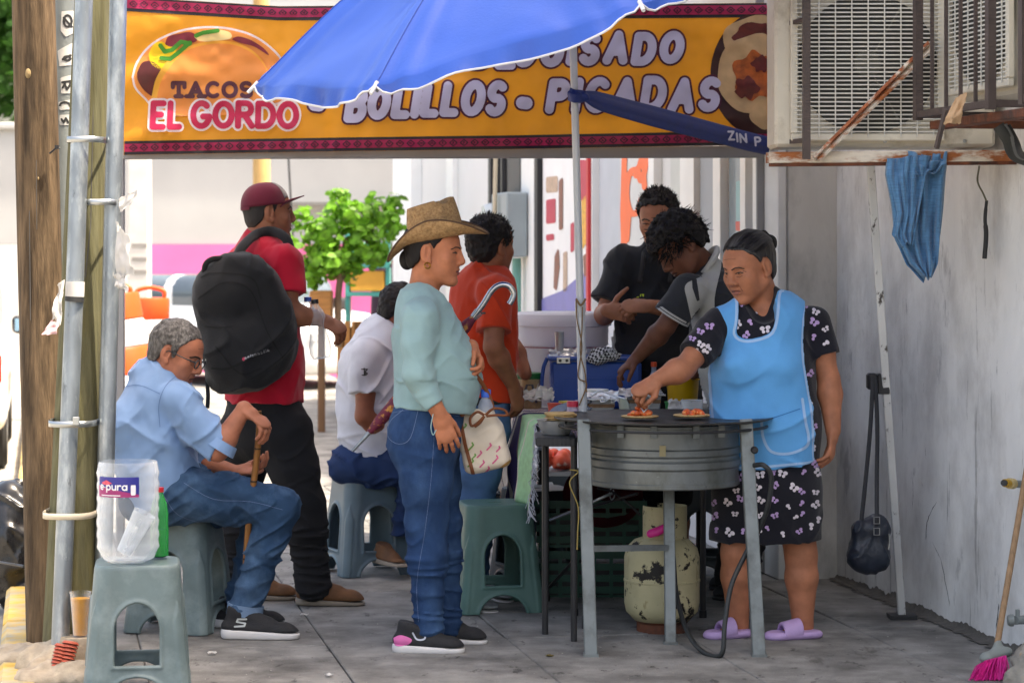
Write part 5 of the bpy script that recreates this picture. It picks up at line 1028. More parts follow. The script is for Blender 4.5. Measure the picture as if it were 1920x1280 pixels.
o = decal('label_smallprint', lambda x, y: np.maximum(np.abs(y-.231)-.0016, np.maximum(x+.03, -.105-x)), (-.11, -.02, .226, .236), .0015, cyl3d(jb, .1065, .0016), m_lw, jug)
cu = thing('plastic_cup', 'empty clear cup lying tilted inside the water jug', 'cup', jb+V3(.03, 0, .03)); ax_ = nrm((.45, -.05, .85)); MB().lathe(jb+V3(-.012, -.01, .03), [(.026, 0), (.038, .15), (.0395, .152), (.0375, .149), (.0255, .004)], 24, axis=ax_).obj('cup_wall', clear_mat('cup_frost', op=.22, rough=.3), cu, smooth=40)
gb2 = W(299, 470, 8.28); gb2[2] = .4525; bt = thing('soda_bottle', 'green plastic soda bottle with red cap beside the jug', 'bottle', gb2)
MB().lathe(gb2, [(.02, 0), (.031, .006), (.032, .1), (.030, .115), (.0305, .15), (.025, .185), (.014, .21), (.0125, .222), (.0, .222)], 24).obj('bottle_wall', clear_mat('bottle_green', col=(.02, .32, .07), op=.62, rough=.1), bt, smooth=50); MB().lathe(gb2, [(0, .004), (.029, .006), (.0305, .095), (0, .095)], 24).obj('soda', M('soda_green', hexc('1f7a2c'), rough=.2), bt, smooth=50); MB().lathe(gb2, [(.015, .222), (.015, .238), (0, .239)], 16).obj('cap', M('cap_red', hexc('c2232f'), rough=.4), bt, smooth=40)
# ================================================================ GRIDDLE STAND
GC = W(1243, 470, 9.3)[0]; GZ = .858
m_comal = M('comal_black', (.022, .021, .02), rough=.45, var=.3, vs=12, bump=.4, bs=50, spec=.5); m_gal = M('stand_steel', hexc('777b7a'), rough=.45, var=.16, vs=7, metal=.55, bump=.2, bs=40, col2=hexc('58594f'), c2s=5, c2t=.58, c2w=.1, stretch=(1, 1, .7), speck=[(18, .63, '3b3a33', .6, (1, 1, .5)), (45, .66, 'a9adab', .5, (1, 1, 1))]); m_leg = M('leg_steel', hexc('7c8282'), rough=.5, var=.14, vs=9, metal=.45, bump=.2, col2=hexc('5c5f5d'), c2s=6, c2t=.58, c2w=.1)
gr = thing('griddle_stand', 'round black comal griddle on a galvanised drum stand with steel legs', 'griddle', (GC, 9.3, 0))
MB().lathe((GC, 9.3, GZ-.012), [(.0, -.004), (.3, .0), (.405, .008), (.421, .013), (.421, .019), (.405, .016), (.3, .009), (0, .005)], 64, wob=lambda a, h: .004*math.sin(3*a+1)).obj('comal', m_comal, gr, smooth=60)
prof = [(.285, .0), (.29, .004), (.29, .018), (.287, .022), (.287, .07), (.294, .078), (.294, .1), (.287, .108), (.287, .118), (.294, .126), (.294, .146), (.287, .152), (.287, .225), (.291, .228), (.291, .236), (.283, .236), (.28, .002)]
MB().lathe((GC+.004, 9.3, .605), prof, 64).obj('drum', m_gal, gr, smooth=35)
for a in (-2.2, -1.75, -1.2, -.8): MB().obox((GC+.296*math.cos(a), 9.3+.296*math.sin(a), GZ-.03), (.012, 0, 0), (0, .006, 0), (0, 0, .028)).obj('bracket', m_leg, gr)
MB().obox((GC-.02, 9.0, .755), (.012, 0, 0), (0, .003, 0), (0, 0, .02)).obj('hinge_plate', M('hinge_brass', hexc('8c8263'), rough=.5, metal=.5), gr)
for (xa, ya, da), (xb, yb, db) in (((1094, 786, 9.05), (1108, 1230, 8.95)), ((1398, 786, 9.08), (1423, 1230, 8.95)), ((1254, 900, 9.36), (1257, 1207, 9.23))):
    p, q = W(xa, ya, da), W(xb, yb, db); q[2] = 0.; MB().bar(q, p, .048 if xa != 1254 else .042, .05, up=(0, 1, 0), bev=.003).obj('leg', m_leg, gr, smooth=40)
    MB().obox(q+V3(0, 0, .006), (.028, 0, 0), (0, .028, 0), (0, 0, .006)).obj('foot', m_leg, gr)
MB().bar(W(1110, 1028, 9.06), W(1250, 1026, 9.28), .022, .022).obj('crossbar', m_leg, gr)
MB().lathe(W(1414, 843, 9.0), [(.014, 0), (.014, .018), (.009, .024), (0, .024)], 12, axis=(0, -1, 0)).obj('valve_knob', m_black, gr, smooth=40)
def rail_pts(r, a0, a1, z, n=20): return [(GC+r*math.cos(a0+(a1-a0)*k/n), 9.3+r*math.sin(a0+(a1-a0)*k/n), z) for k in range(n+1)]
MB().tube(rail_pts(.40, 0, 2*math.pi, GZ-.028, 48)[:-1], .006, 6, closed=True).obj('support_ring', m_black, gr, smooth=60)
MB().tube(catmull([W(1063, 788, 9.2), W(1060, 796, 9.15), W(1072, 798, 9.1), W(1095, 795, 9.06)]), .005, 6).obj('hook', m_black, gr, smooth=60)
# tortillas with filling on the comal
m_tor = M('tortilla', hexc('c9a873'), rough=.8, var=.15, vs=30, bump=.4, bs=90, col2=hexc('9a6a3a'), c2s=25, c2t=.62, c2w=.06); m_fil = M('stew_orange', hexc('cf5a2a'), rough=.4, var=.35, vs=60, col2=hexc('e39a5c'), c2s=40, c2t=.6, c2w=.05, spec=.6)
for k, (px, d, lb, hh) in enumerate(((1200, 9.22, 'tortilla heaped with orange stew under the cook\'s spoon', .034), (1296, 9.28, 'tortilla with orange filling nearer the cook\'s apron', .024))):
    c = W(px, 775, d); c[2] = GZ+.006; t = thing('filled_tortilla', lb, 'taco', c, 'tacos on the griddle')
    MB().lathe(c, [(0, 0), (.068, .0), (.072, .006), (.066, .009), (0, .007)], 30, wob=lambda a, h: .04*math.sin(3*a+k)).obj('tortilla', m_tor, t, smooth=60)
    fl = Sdf(); r4 = random.Random(k+4)
    for j in range(26): a = r4.random()*6.28; r = .045*r4.random()**.6; fl.ell(c+V3(r*math.cos(a), r*math.sin(a), .01+hh*(1-r/.06)*r4.random()), (.011, .011, .009), .005)
    v, f = fl.mesh(.0035); mesh_obj('filling', v, f, m_fil, t, smooth=180)
# gas cylinder and hose
gx = W(1241, 470, 9.55)[0]; m_tank = M('tank_cream', hexc('b9b08a'), rough=.6, var=.15, vs=8, bump=.4, bs=60, col2=hexc('1c1815'), c2s=8., c2t=.575, c2w=.012, speck=[(30, .6, '8a7a4e', .6, (1, 1, .4)), (60, .64, '2b2620', .7, (1, 1, 1))])
tk = thing('gas_cylinder', 'chipped cream gas cylinder with rust patches under the griddle', 'gas cylinder', (gx, 9.55, 0))
MB().lathe((gx, 9.55, .03), [(.0, .0), (.06, .0), (.11, .016), (.142, .05), (.149, .085), (.149, .168), (.1515, .170), (.1515, .176), (.149, .178), (.149, .262), (.14, .3), (.11, .33), (.05, .35), (.0, .352)], 48).obj('body', m_tank, tk, smooth=50)
MB().lathe((gx, 9.55, 0), [(.1, .0), (.1, .035), (.11, .045)], 32).obj('foot_ring', m_rustd, tk, smooth=40)
def collar(u, v): a = -2.9+u*5.0; return V3(gx+.012+.085*math.cos(a-.25), 9.55+.085*math.sin(a-.25), .37+.125*v)
MB().grid(collar, 30, 4, .005).obj('collar', m_tank, tk, smooth=60); MB().tube([(gx, 9.55, .37), (gx, 9.55, .44)], .018, 12).obj('valve', M('brass', hexc('8a7a4a'), rough=.4, metal=.8), tk, smooth=50)
pk = Sdf(); pk.cap(W(1220, 1000, 9.43), W(1246, 990, 9.43), .017, .015); pk.cap(W(1232, 998, 9.42), W(1252, 985, 9.42), .012, .012); v, f = pk.mesh(.005); tag(mesh_obj('pink_lighter', v, f, M('pink_plastic', hexc('e0308c'), rough=.3), smooth=180, loc=W(1230, 1000, 9.43)), 'bright pink plastic piece tucked in the gas cylinder collar', 'lighter')
tag(MB().tube(catmull([W(1414, 872, 9.0), W(1432, 872, 8.96), W(1446, 893, 8.96), W(1441, 944, 8.98), W(1424, 990, 9.02), W(1397, 1040, 9.02), W(1371, 1098, 8.96), (W(1359, 1169, 8.92)), W(1352, 1216, 8.9)*V3(1, 1, 0)+V3(0, 0, .014), W(1313, 1206, 9.0)*V3(1, 1, 0)+V3(0, 0, .016), W(1285, 1170, 9.2)*V3(1, 1, 0)+V3(0, 0, .07), W(1268, 1110, 9.35), W(1262, 1040, 9.4), (gx+.02, 9.5, .43)]), .0095, 10).obj('gas_hose', M('hose_black', (.022, .024, .024), rough=.5, var=.1), smooth=60, loc=W(1360, 1170, 8.95)), 'black rubber gas hose looping from the griddle to the floor', 'hose')
# ================================================================ TABLE AND WHAT IS ON IT
TZ = .785; tx0, tx1, ty0, ty1 = .10, .98, 9.82, 11.35
tb = thing('folding_table', 'black plastic folding table with tubular legs behind the griddle', 'table', ((tx0+tx1)/2, 10.5, 0)); m_tab = M('table_black', (.035, .036, .038), rough=.55, var=.15, bump=.2); m_tube = M('tube_black', (.03, .03, .032), rough=.4, var=.2)
xl = lambda y: -.012+(11.1-y)*.11
MB().add([(x, y, z) for z in (TZ-.035, TZ) for x, y in ((xl(ty0), ty0), (tx1, ty0), (tx1, ty1), (xl(ty1), ty1))], [(0, 3, 2, 1), (4, 5, 6, 7), (0, 1, 5, 4), (1, 2, 6, 5), (2, 3, 7, 6), (3, 0, 4, 7)]).obj('top', m_tab, tb)
for k in range(22): MB().box(tx0+.02+k*.038, tx0+.04+k*.038, ty0-.006, ty0+.002, TZ-.06, TZ-.03).obj('rib', m_tab, tb)
for (px, py, d) in ((1077, 1200, 9.93), (1024, 1152, 10.35), (1318, 1195, 9.9), (1310, 1150, 11.2), (1012, 1100, 11.2)):
    q = W(px, py, d); MB().tube([(q[0], d, 0), (q[0]+.0, d, TZ-.036)], .0125, 10).obj('leg', m_tube, tb, smooth=60); MB().tube([(q[0], d, 0), (q[0], d, .03)], .0155, 10).obj('foot_cap', m_black, tb, smooth=60)
MB().tube([W(1030, 1100, 10.3), W(1080, 1045, 9.95)], .007, 6).obj('brace', m_tube, tb); MB().tube([W(1035, 970, 10.2), W(1195, 925, 9.95)], .007, 6).obj('brace', m_tube, tb)
# a little side shelf plate under the comal's left rim (bowl of tortillas stands on it)
sd = thing('side_stand', 'small black ribbed side table under the tortilla bowl', 'table', W(1045, 470, 9.35)*V3(1, 1, 0)); sx = W(1045, 470, 9.35)[0]
MB().box(sx-.085, sx+.07, 9.2, 9.5, .755, .79, .006).obj('top', m_tab, sd); 
for k in range(9): MB().box(sx-.08+k*.0165, sx-.072+k*.0165, 9.194, 9.2, .758, .786).obj('rib', m_tab, sd)
for px, d in ((1076, 9.29), (1022, 9.45)): q = W(px, 470, d)[0]; MB().tube([(q, d, 0), (q, d, .756)], .0125, 10).obj('leg', m_tube, sd, smooth=60)
bw = W(1043, 470, 9.35); bw[2] = .7915; bo = thing('steel_bowl', 'stainless steel bowl by the rim of the griddle holding tortillas', 'bowl', bw); m_ss = M('stainless', hexc('cfd1d1'), rough=.3, var=.15, vs=10, metal=.6)
MB().lathe(bw, [(.0, .0), (.05, .0), (.068, .03), (.075, .055), (.078, .056), (.072, .05), (.06, .02), (0, .006)], 32).obj('wall', m_ss, bo, smooth=50)
ts = thing('tortilla_stack', 'loose stack of pale tortillas in the steel bowl', 'tortillas', bw+V3(.02, 0, .056))
for k in range(6): MB().lathe(bw+V3(.018+.004*math.sin(k*2.3), .004*math.cos(k*1.9), .05+k*.0062), [(0, 0), (.056, -.004+.004*math.sin(k)), (.06, .0), (.055, .004), (0, .005)], 26, wob=lambda a, h: .05*math.sin(3*a+k*2)).obj('tortilla', m_tor, ts, smooth=60)
# striped cloth over the left edge of the table
m_tw = [M('towel_cream', hexc('d3c8bb'), rough=.95, var=.1, vs=40, bump=.5, bs=260), M('towel_purple', hexc('3d2f62'), rough=.95, var=.1, vs=40, bump=.5, bs=260), M('towel_green', hexc('a4cd9d'), rough=.95, var=.1, vs=40, bump=.5, bs=260), M('towel_brown', hexc('8d6f66'), rough=.95, bump=.5, bs=260)]
stripes = [(0, 0), (.07, 3), (.085, 0), (.16, 3), (.175, 0), (.25, 3), (.265, 0), (.33, 1), (.40, 0), (.43, 1), (.46, 0), (.50, 1), (.58, 3), (.60, 2), (.82, 0), (.84, 2), (1.01, 2)]
def tcol(v):
    m = 0
    for s_, c in stripes:
        if v >= s_: m = c
    return m
nu, nv = 46, 90; P = np.zeros((nu+1, nv+1, 3))
for j in range(nv+1):
    v = j/nv; y = 11.15-1.15*v
    for i in range(nu+1):
        u = i/nu; Ltop = .50; drop = .37+.03*math.sin(v*6); s_ = u*(Ltop+drop); n = vnoise(np.array([u*7.]), np.array([v*12.]), np.array([.4]))[0]
        if s_ < Ltop: P[i, j] = V3(xl(y)+Ltop-s_, y, TZ+.007+.005*n+.02*math.exp(-((s_-Ltop)/.05)**2)*0)
        else:
            q = s_-Ltop; P[i, j] = V3(xl(y)-.012-.035*min(1, q*6)*(1+.5*math.sin(v*17))-.02*n*q*4, y+.03*math.sin(v*9)*q-.10*q*v, TZ+.005-q*(1-.0*v))
mb = MB(); mb.sheet(P, .004); me_f = []
for i, f in enumerate(mb.f): pass
tw = mb.obj('striped_cloth', m_tw[0], smooth=180, loc=(tx0, 10.5, TZ), mats=m_tw); n = nu*nv
mi = [tcol((k % nv)/nv) for k in range(n)]; mi = mi+mi+[0]*(len(tw.data.polygons)-2*n); tw.data.polygons.foreach_set('material_index', np.array(mi, dtype=np.int32)); tag(tw, 'cream, purple and green striped cloth draped over the table edge', 'cloth')
fr_ = MB(); r5 = random.Random(8)
for i in range(6, nu+1, 1):
    for k in range(3): p = P[i, nv]; fr_.tube([p, p+V3(r5.gauss(.005, .008), -.02, -.012), p+V3(r5.gauss(.01, .012), -.035, -.035-.02*r5.random())], .0016, 3, cap=False)
for j in range(40, nv, 2): p = P[nu, j]; fr_.tube([p, p+V3(r5.gauss(0, .006), 0, -.02), p+V3(r5.gauss(0, .01), 0, -.045)], .0016, 3, cap=False)
o = fr_.obj('fringe', M('fringe_grey', hexc('b9bcc4'), rough=.95), tw, smooth=60); o['kind'] = 'stuff'
gc = thing('grey_rag', 'blue grey towel hanging beside the tortilla bowl', 'towel', W(1030, 790, 9.7)); m_rag = M('rag_greyblue', hexc('8b94a3'), rough=.95, var=.12, vs=40, bump=.6, bs=200)
def rag(u, v): p = catmull([W(1105, 758, 9.9), W(1070, 768, 9.8), W(1040, 780, 9.72), W(1022, 805, 9.7), W(1012, 838, 9.72)], 6); q = p[min(int(v*24), 24)]; return q+V3(.012*math.sin(u*9+v*5), .07*(u-.5), .045*(u-.5)+.006*math.sin(u*14))
MB().grid(rag, 16, 24, .004).obj('cloth', m_rag, gc, smooth=180)
# blue cooler
m_cool = M('cooler_blue', hexc('1d4a9c'), rough=.45, var=.08, vs=6, bump=.15); cd = 10.75; c0, c1 = W(1027, 668, cd), W(1208, 768, cd); cz0, cz1 = TZ+.012, c0[2]
co = thing('cool_box', 'blue plastic cool box without lid on the table', 'cool box', ((c0[0]+c1[0])/2, cd+.14, TZ))
mb = MB(); mb.box(c0[0]+.012, c1[0]-.012, cd, cd+.28, cz0, cz1-.02, .014); mb.obj('body', m_cool, co, smooth=40)
MB().box(c0[0], c1[0], cd-.008, cd+.29, cz1-.02, cz1, .006).obj('rim', m_cool, co, smooth=40)
for a, b, z0, z1 in ((.07, .30, .04, .15), ):
    x0 = c0[0]+a; x1 = c0[0]+b+.06
    for q in ((x0, x1, z1-.006, z1), (x0, x1, z0, z0+.006), (x0, x0+.006, z0+.006, z1-.006), (x1-.006, x1, z0+.006, z1-.006)): MB().box(q[0], q[1], cd-.005, cd+.002, TZ+q[2], TZ+q[3]).obj('panel_edge', m_cool, co)
MB().box(c0[0]+.04, c0[0]+.1, cd-.014, cd-.0085, cz1-.032, cz1-.004, .003).obj('latch', m_band, co)
for x in (.055, .085): MB().lathe((c0[0]+x, cd-.0142, cz1-.018), [(.007, 0), (.006, .003), (0, .003)], 10, axis=(0, -1, 0)).obj('latch_hole', m_black, co)
MB().tube(catmull([(c0[0]-.002, cd+.05, cz1-.01), (c0[0]-.02, cd+.04, cz1-.06), (c0[0]-.025, cd+.03, cz1-.15), (c0[0]-.005, cd+.03, cz1-.17)]), .009, 8).obj('handle', m_cool, co, smooth=60)
MB().box(c0[0]+.02, c1[0]-.02, cd+.01, cd+.27, cz1-.06, cz1-.012).obj('contents', M('ice_grey', hexc('8b9298'), rough=.4), co)
m_foil = M('foil', hexc('d6d7d7'), rough=.3, metal=.55, var=.15, vs=40, bump=.8, bs=70)
def foil(label, pts, seed, amp=.012):
    o = crumple('foil_sheet', label, pts, seed=seed, amp=amp, mat=m_foil, nu=16, nv=16); o['category'] = 'foil'; o['group'] = 'crumpled foil on the table'; return o
foil('crumpled foil standing in the cool box by the steel tumbler', [(1030, 655, 10.8), (1098, 652, 10.85), (1100, 672, 10.8), (1028, 672, 10.78)], 11, .02)
q = W(1049, 664, 10.82); tu = MB(); tu.lathe(q-V3(0, 0, .02), [(.017, 0), (.021, .12), (.0215, .121), (.0195, .118), (.016, .004)], 24); tag(tu.obj('steel_tumbler', m_ss, smooth=50, loc=q-V3(0, 0, .02)), 'tall steel tumbler standing in the cool box', 'tumbler')
ck = Sdf(); q = W(1134, 668, 10.72); ck.ell(q, (.072, .04, .024), .02); ck.ell(q+V3(.0, 0, .025), (.05, .035, .022), .02); ck.ell(q+V3(-.03, 0, -.01), (.04, .03, .02), .02); ck.disp = folds(.008, 22, 3.); v, f = ck.mesh(.004)
mck = bpy.data.materials.new('cloth_checked'); mck.use_nodes = True; _n = mck.node_tree.nodes; _c = _n.new('ShaderNodeTexChecker'); _c.inputs['Scale'].default_value = 95; _c.inputs['Color1'].default_value = (.02, .02, .025, 1); _c.inputs['Color2'].default_value = (.62, .64, .66, 1); _t = _n.new('ShaderNodeTexCoord'); _m = _n.new('ShaderNodeMapping'); _m.inputs['Rotation'].default_value = (.6, .3, .5); mck.node_tree.links.new(_t.outputs['Object'], _m.inputs['Vector']); mck.node_tree.links.new(_m.outputs['Vector'], _c.inputs['Vector']); mck.node_tree.links.new(_c.outputs['Color'], _n['Principled BSDF'].inputs['Base Color']); _n['Principled BSDF'].inputs['Roughness'].default_value = .9
tag(mesh_obj('checked_cloth', v, f, mck, smooth=180, loc=q), 'black and white checked cloth bundled on the cool box', 'cloth')
# white tub with lid
bx, bd = W(1056, 470, 11.15)[0], 11.15; tz = W(0, 582, 11.15)[2]; tbk = thing('white_tub', 'large white plastic tub with a lid behind the cool box', 'tub', (bx, bd, TZ)); m_tub = M('tub_white', hexc('f0eff2'), rough=.4, var=.04, vs=6, transl=.45)
hh = tz-TZ; MB().lathe((bx, bd, TZ+.001), [(.0, 0), (.178, .0), (.186, .01), (.196, hh*.62), (.2, hh*.63), (.208, hh*.64), (.21, hh*.9), (.206, hh*.92)], 56).obj('wall', m_tub, tbk, smooth=40); MB().lathe((bx, bd, TZ+hh*.92), [(.214, -.035), (.222, -.033), (.227, .0), (.227, .02), (.215, .028), (.2, .02), (.12, .02), (.11, .028), (.0, .03)], 56).obj('lid', m_tub, tbk, smooth=40)
MB().lathe((bx, bd, TZ+hh*.62), [(.1975, 0), (.2005, .002), (.1985, .005)], 48).obj('trim_line', M('tub_line_crimson', hexc('a8566a'), rough=.5), tbk, smooth=40)
# smaller things
def bottle(label, px, py, d, h, r, mat, capmat, pump=False, caph=.018, z=None, neck=.38):
    b = W(px, py, d); b[2] = TZ+.001 if z is None else z; t = thing('plastic_bottle', label, 'bottle', b)
    MB().lathe(b, [(r*.85, 0), (r, .006), (r, h*.62), (r*.9, h*.72), (r*neck, h*.9), (r*neck, h)], 20).obj('bottle_wall', mat, t, smooth=45); MB().lathe(b, [(r*neck*1.25, h), (r*neck*1.25, h+caph), (r*neck, h+caph+.003), (0, h+caph+.003)], 14).obj('cap', capmat, t, smooth=40)
    if pump: MB().tube([b+V3(0, 0, h+caph), b+V3(0, 0, h+caph+.03), b+V3(.008, 0, h+caph+.034), b+V3(.035, 0, h+caph+.03)], .005, 6).obj('pump', capmat, t, smooth=60)
    return t
m_clr = clear_mat('bottle_clear', op=.3); m_wpl = M('white_plastic', hexc('d8d8d4'), rough=.4, var=.04); m_navyc = M('cap_navy', hexc('27306b'), rough=.4)
bottle('clear bottle with a navy cap behind the cool box', 1106, 700, 11.08, .29, .032, m_clr, m_navyc); bottle('white soap bottle with a pump behind the checked cloth', 1152, 700, 11.1, .30, .03, m_wpl, m_wpl, True)
bottle('squeeze bottle with an orange cap beside the cool box', 1226, 700, 10.72, .20, .028, clear_mat('bottle_blueish', col=(.6, .68, .85), op=.4), M('cap_orange', hexc('e2562b'), rough=.4), z=TZ+.001)
yl = thing('yellow_tub', 'yellow plastic tub at the cook\'s end of the table', 'tub', W(1278, 770, 10.6)); q = W(1280, 470, 10.6); MB().lathe((q[0], 10.6, TZ+.001), [(.06, 0), (.072, .15), (.076, .152), (.07, .145), (.0, .14)], 28).obj('wall', M('tub_yellow', hexc('d3a516'), rough=.4, var=.06), yl, smooth=45)
yp = tag(MB().lathe(W(1003, 470, 11.2)*V3(1, 1, 0)+V3(0, 0, TZ+.02), [(.02, 0), (.08, .09), (.11, .145), (.112, .15), (.105, .146), (.0, .1)], 30).obj('yellow_bowl', MATS['tub_yellow'], smooth=45, loc=W(1003, 470, 11.2)*V3(1, 1, 0)+V3(0, 0, TZ)), 'yellow bowl behind the green lidded jar', 'bowl')
jr = thing('salsa_jar', 'jar of beige salsa with a green lid beside the cool box', 'jar', W(993, 470, 10.85)*V3(1, 1, 0)+V3(0, 0, TZ)); q = W(993, 470, 10.85)*V3(1, 1, 0)+V3(0, 0, TZ+.006); MB().lathe(q, [(.05, 0), (.054, .01), (.055, .135)], 28).obj('wall', M('salsa_beige', hexc('b39770'), rough=.35, var=.3, vs=40), jr, smooth=45); MB().lathe(q, [(.058, .135), (.059, .16), (.056, .163), (0, .163)], 28).obj('lid', M('lid_green', hexc('1f6b33'), rough=.4), jr, smooth=45); MB().tube([q+V3(-.04, -.054, .03), q+V3(-.012, -.056, .11), q+V3(.012, -.056, .11), q+V3(.03, -.054, .03)], .006, 6).obj('marking', M('mark_grey', hexc('55535c'), rough=.7), jr)
def napkin(label, px, py, d, seed):
    o = crumple('napkin', label, [(px-14, py-14, d), (px+14, py-10, d+.05), (px+16, py+12, d-.03), (px-16, py+10, d-.05)], seed=seed, amp=.02); o['category'] = 'napkin'; o['group'] = 'crumpled napkins'; return o
napkin('crumpled grey white wrapper in front of the salsa jar', 995, 742, 10.6, 21); napkin('crumpled white napkin at the corner of the cool box', 1022, 738, 10.55, 22); napkin('loose clear plastic wrapper between the pans and the cook', 1268, 762, 9.95, 23)
def pan(label, x0, x1, ytop, d, dep=.2, h=.1):
    a, b = W(x0, ytop, d), W(x1, ytop, d); z1 = a[2]; z0 = z1-h; t = thing('steel_pan', label, 'food pan', ((a[0]+b[0])/2, d+dep/2, z0), 'steel food pans'); w = (b[0]-a[0])
    mb = MB(); X0, X1 = a[0]+.012, b[0]-.012; ins = .02
    bot = [(X0+ins, d+ins, z0), (X1-ins, d+ins, z0), (X1-ins, d+dep-ins, z0), (X0+ins, d+dep-ins, z0)]; top = [(X0, d, z1), (X1, d, z1), (X1, d+dep, z1), (X0, d+dep, z1)]
    mb.add(bot+top, [(0, 3, 2, 1)]+[(k, (k+1) % 4, 4+(k+1) % 4, 4+k) for k in range(4)]); mb.obj('wall', m_ss, t)
    rm = MB()
    for q in ((a[0], b[0], d-.012, d), (a[0], b[0], d+dep, d+dep+.012), (a[0], X0, d, d+dep), (X1, b[0], d, d+dep)): rm.box(*q, z1-.004, z1+.004, .002)
    rm.obj('rim', m_ss, t, smooth=40); MB().box(X0+.004, X1-.004, d+.004, d+dep-.004, z1-.035, z1-.02).obj('contents', M('pan_stew', hexc('7a5a3c'), rough=.4, var=.4, vs=30), t); return t
pan('steel food pan nearest the white parasol pole', 1088, 1160, 748, 9.92); pan('steel food pan covered with foil beside the cook\'s hand', 1172, 1246, 740, 10.0)
foil('foil sheet loosely covering the steel pan at the cook\'s hand', [(1160, 728, 10.2), (1240, 730, 10.2), (1248, 742, 9.98), (1158, 742, 9.96)], 12, .016); foil('torn foil over the pan near the parasol pole', [(1095, 738, 10.1), (1160, 732, 10.1), (1165, 752, 9.9), (1100, 750, 9.9)], 13, .016)
wc = thing('white_container', 'round white container between cool box and steel pans', 'container', W(1112, 770, 10.3)); q = W(1112, 470, 10.3)*V3(1, 1, 0)+V3(0, 0, TZ+.002); MB().lathe(q, [(.05, 0), (.062, .115), (.066, .117), (.066, .123), (.058, .12), (0, .1)], 30).obj('wall', m_wpl, wc, smooth=45)
sp2 = tag(MB().tube(catmull([W(1108, 742, 9.98), W(1125, 733, 9.98), W(1150, 741, 9.95), W(1172, 748, 9.9)]), .004, 8).obj('ladle', m_ss, smooth=60, loc=W(1140, 740, 9.95)), 'steel ladle handle lying across the pan', 'ladle')
ct = thing('clear_tub', 'clear plastic tub on the table just behind the griddle', 'tub', W(1298, 760, 9.95)); q = W(1298, 470, 9.95)*V3(1, 1, 0)+V3(0, 0, TZ+.03); MB().lathe(q, [(.04, 0), (.046, .07), (.049, .071), (.0445, .068), (.038, .004)], 26).obj('wall', clear_mat('tub_clear', op=.25), ct, smooth=45)
pkj = thing('pink_jar', 'small clear jar with a pink red lid beside the tortillas', 'jar', W(1074, 470, 9.55)*V3(1, 1, 0)+V3(0, 0, TZ)); q = W(1074, 470, 9.62)*V3(1, 1, 0)+V3(0, 0, .76); MB().lathe(q, [(.022, 0), (.025, .1), (.022, .12)], 20).obj('wall', clear_mat('jar_lilac', col=(.75, .6, .75), op=.5), pkj, smooth=45); MB().lathe(q, [(.024, .12), (.024, .142), (0, .143)], 20).obj('lid', M('lid_pinkred', hexc('c6354d'), rough=.4), pkj, smooth=45); MB().lathe(q, [(.024, -.02), (.024, -.001), (0, 0)], 16).obj('foot', m_tab, pkj)
# under the table: crates, lid, bag of fruit
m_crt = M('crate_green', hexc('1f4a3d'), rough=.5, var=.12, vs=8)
def plastic_crate(label, px, d, z, hw=.2, hd=.15, h=.2):
    c = W(px, 470, d); t = thing('plastic_crate', label, 'crate', (c[0], d, z), 'green crates under the table')
    MB().box(c[0]-hw+.008, c[0]+hw-.008, d-hd+.008, d+hd-.008, z, z+.012).obj('floor', m_crt, t)
    for k in range(4): zz = z+.02+k*(h-.05)/3; MB().box(c[0]-hw, c[0]+hw, d-hd, d-hd+.008, zz, zz+.03).obj('slat', m_crt, t); MB().box(c[0]-hw, c[0]-hw+.008, d-hd+.0085, d+hd, zz, zz+.03).obj('slat', m_crt, t); MB().box(c[0]+hw-.008, c[0]+hw, d-hd+.0085, d+hd, zz, zz+.03).obj('slat', m_crt, t)
    for k in range(7): x = c[0]-hw+.02+k*(2*hw-.04)/6; MB().box(x-.008, x+.008, d-hd-.004, d-hd-.0005, z, z+h).obj('upright', m_crt, t)
    MB().box(c[0]-hw-.008, c[0]+hw+.008, d-hd-.008, d-hd-.0045, z+h-.02, z+h+.004).obj('rim', m_crt, t)
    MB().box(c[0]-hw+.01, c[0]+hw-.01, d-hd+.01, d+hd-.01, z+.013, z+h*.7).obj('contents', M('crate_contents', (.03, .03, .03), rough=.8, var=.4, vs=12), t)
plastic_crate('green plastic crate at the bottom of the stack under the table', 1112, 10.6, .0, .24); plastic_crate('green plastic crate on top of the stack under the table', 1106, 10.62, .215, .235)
ml = tag(MB().lathe(W(1130, 935, 10.55), [(0, -.01), (.1, .0), (.17, .03), (.175, .034), (.1, .01), (0, .002)], 40, axis=(0, -.75, .66)).obj('maroon_lid', M('enamel_maroon', hexc('4a1a20'), rough=.35, var=.1), smooth=50, loc=W(1130, 935, 10.55)), 'maroon round pan lid leaning on the crates under the table', 'lid')
fb = Sdf(); r6 = random.Random(4)
for k in range(14): fb.ell(W(1040+r6.uniform(-25, 25), 862+r6.uniform(-12, 14), 12.6+r6.uniform(-.1, .1)), (.035, .035, .035), .008)
v, f = fb.mesh(.008); o = mesh_obj('fruit_bag', v, f, M('fruit_red', hexc('d9573a'), rough=.5, var=.4, vs=12, col2=hexc('e8d3c2'), c2s=9, c2t=.6, c2w=.05), smooth=180, loc=W(1040, 870, 12.6)*V3(1, 1, 0)); tag(o, 'bag of red and orange fruit seen behind the table legs', 'fruit bag')
MBs = MB(); q = W(1040, 900, 12.6); MBs.box(q[0]-.15, q[0]+.15, 12.45, 12.75, 0, W(0, 880, 12.6)[2], .02); tag(MBs.obj('fruit_crate', m_st4, loc=(q[0], 12.6, 0)), 'dark crate the fruit bag stands on, behind the table', 'crate')
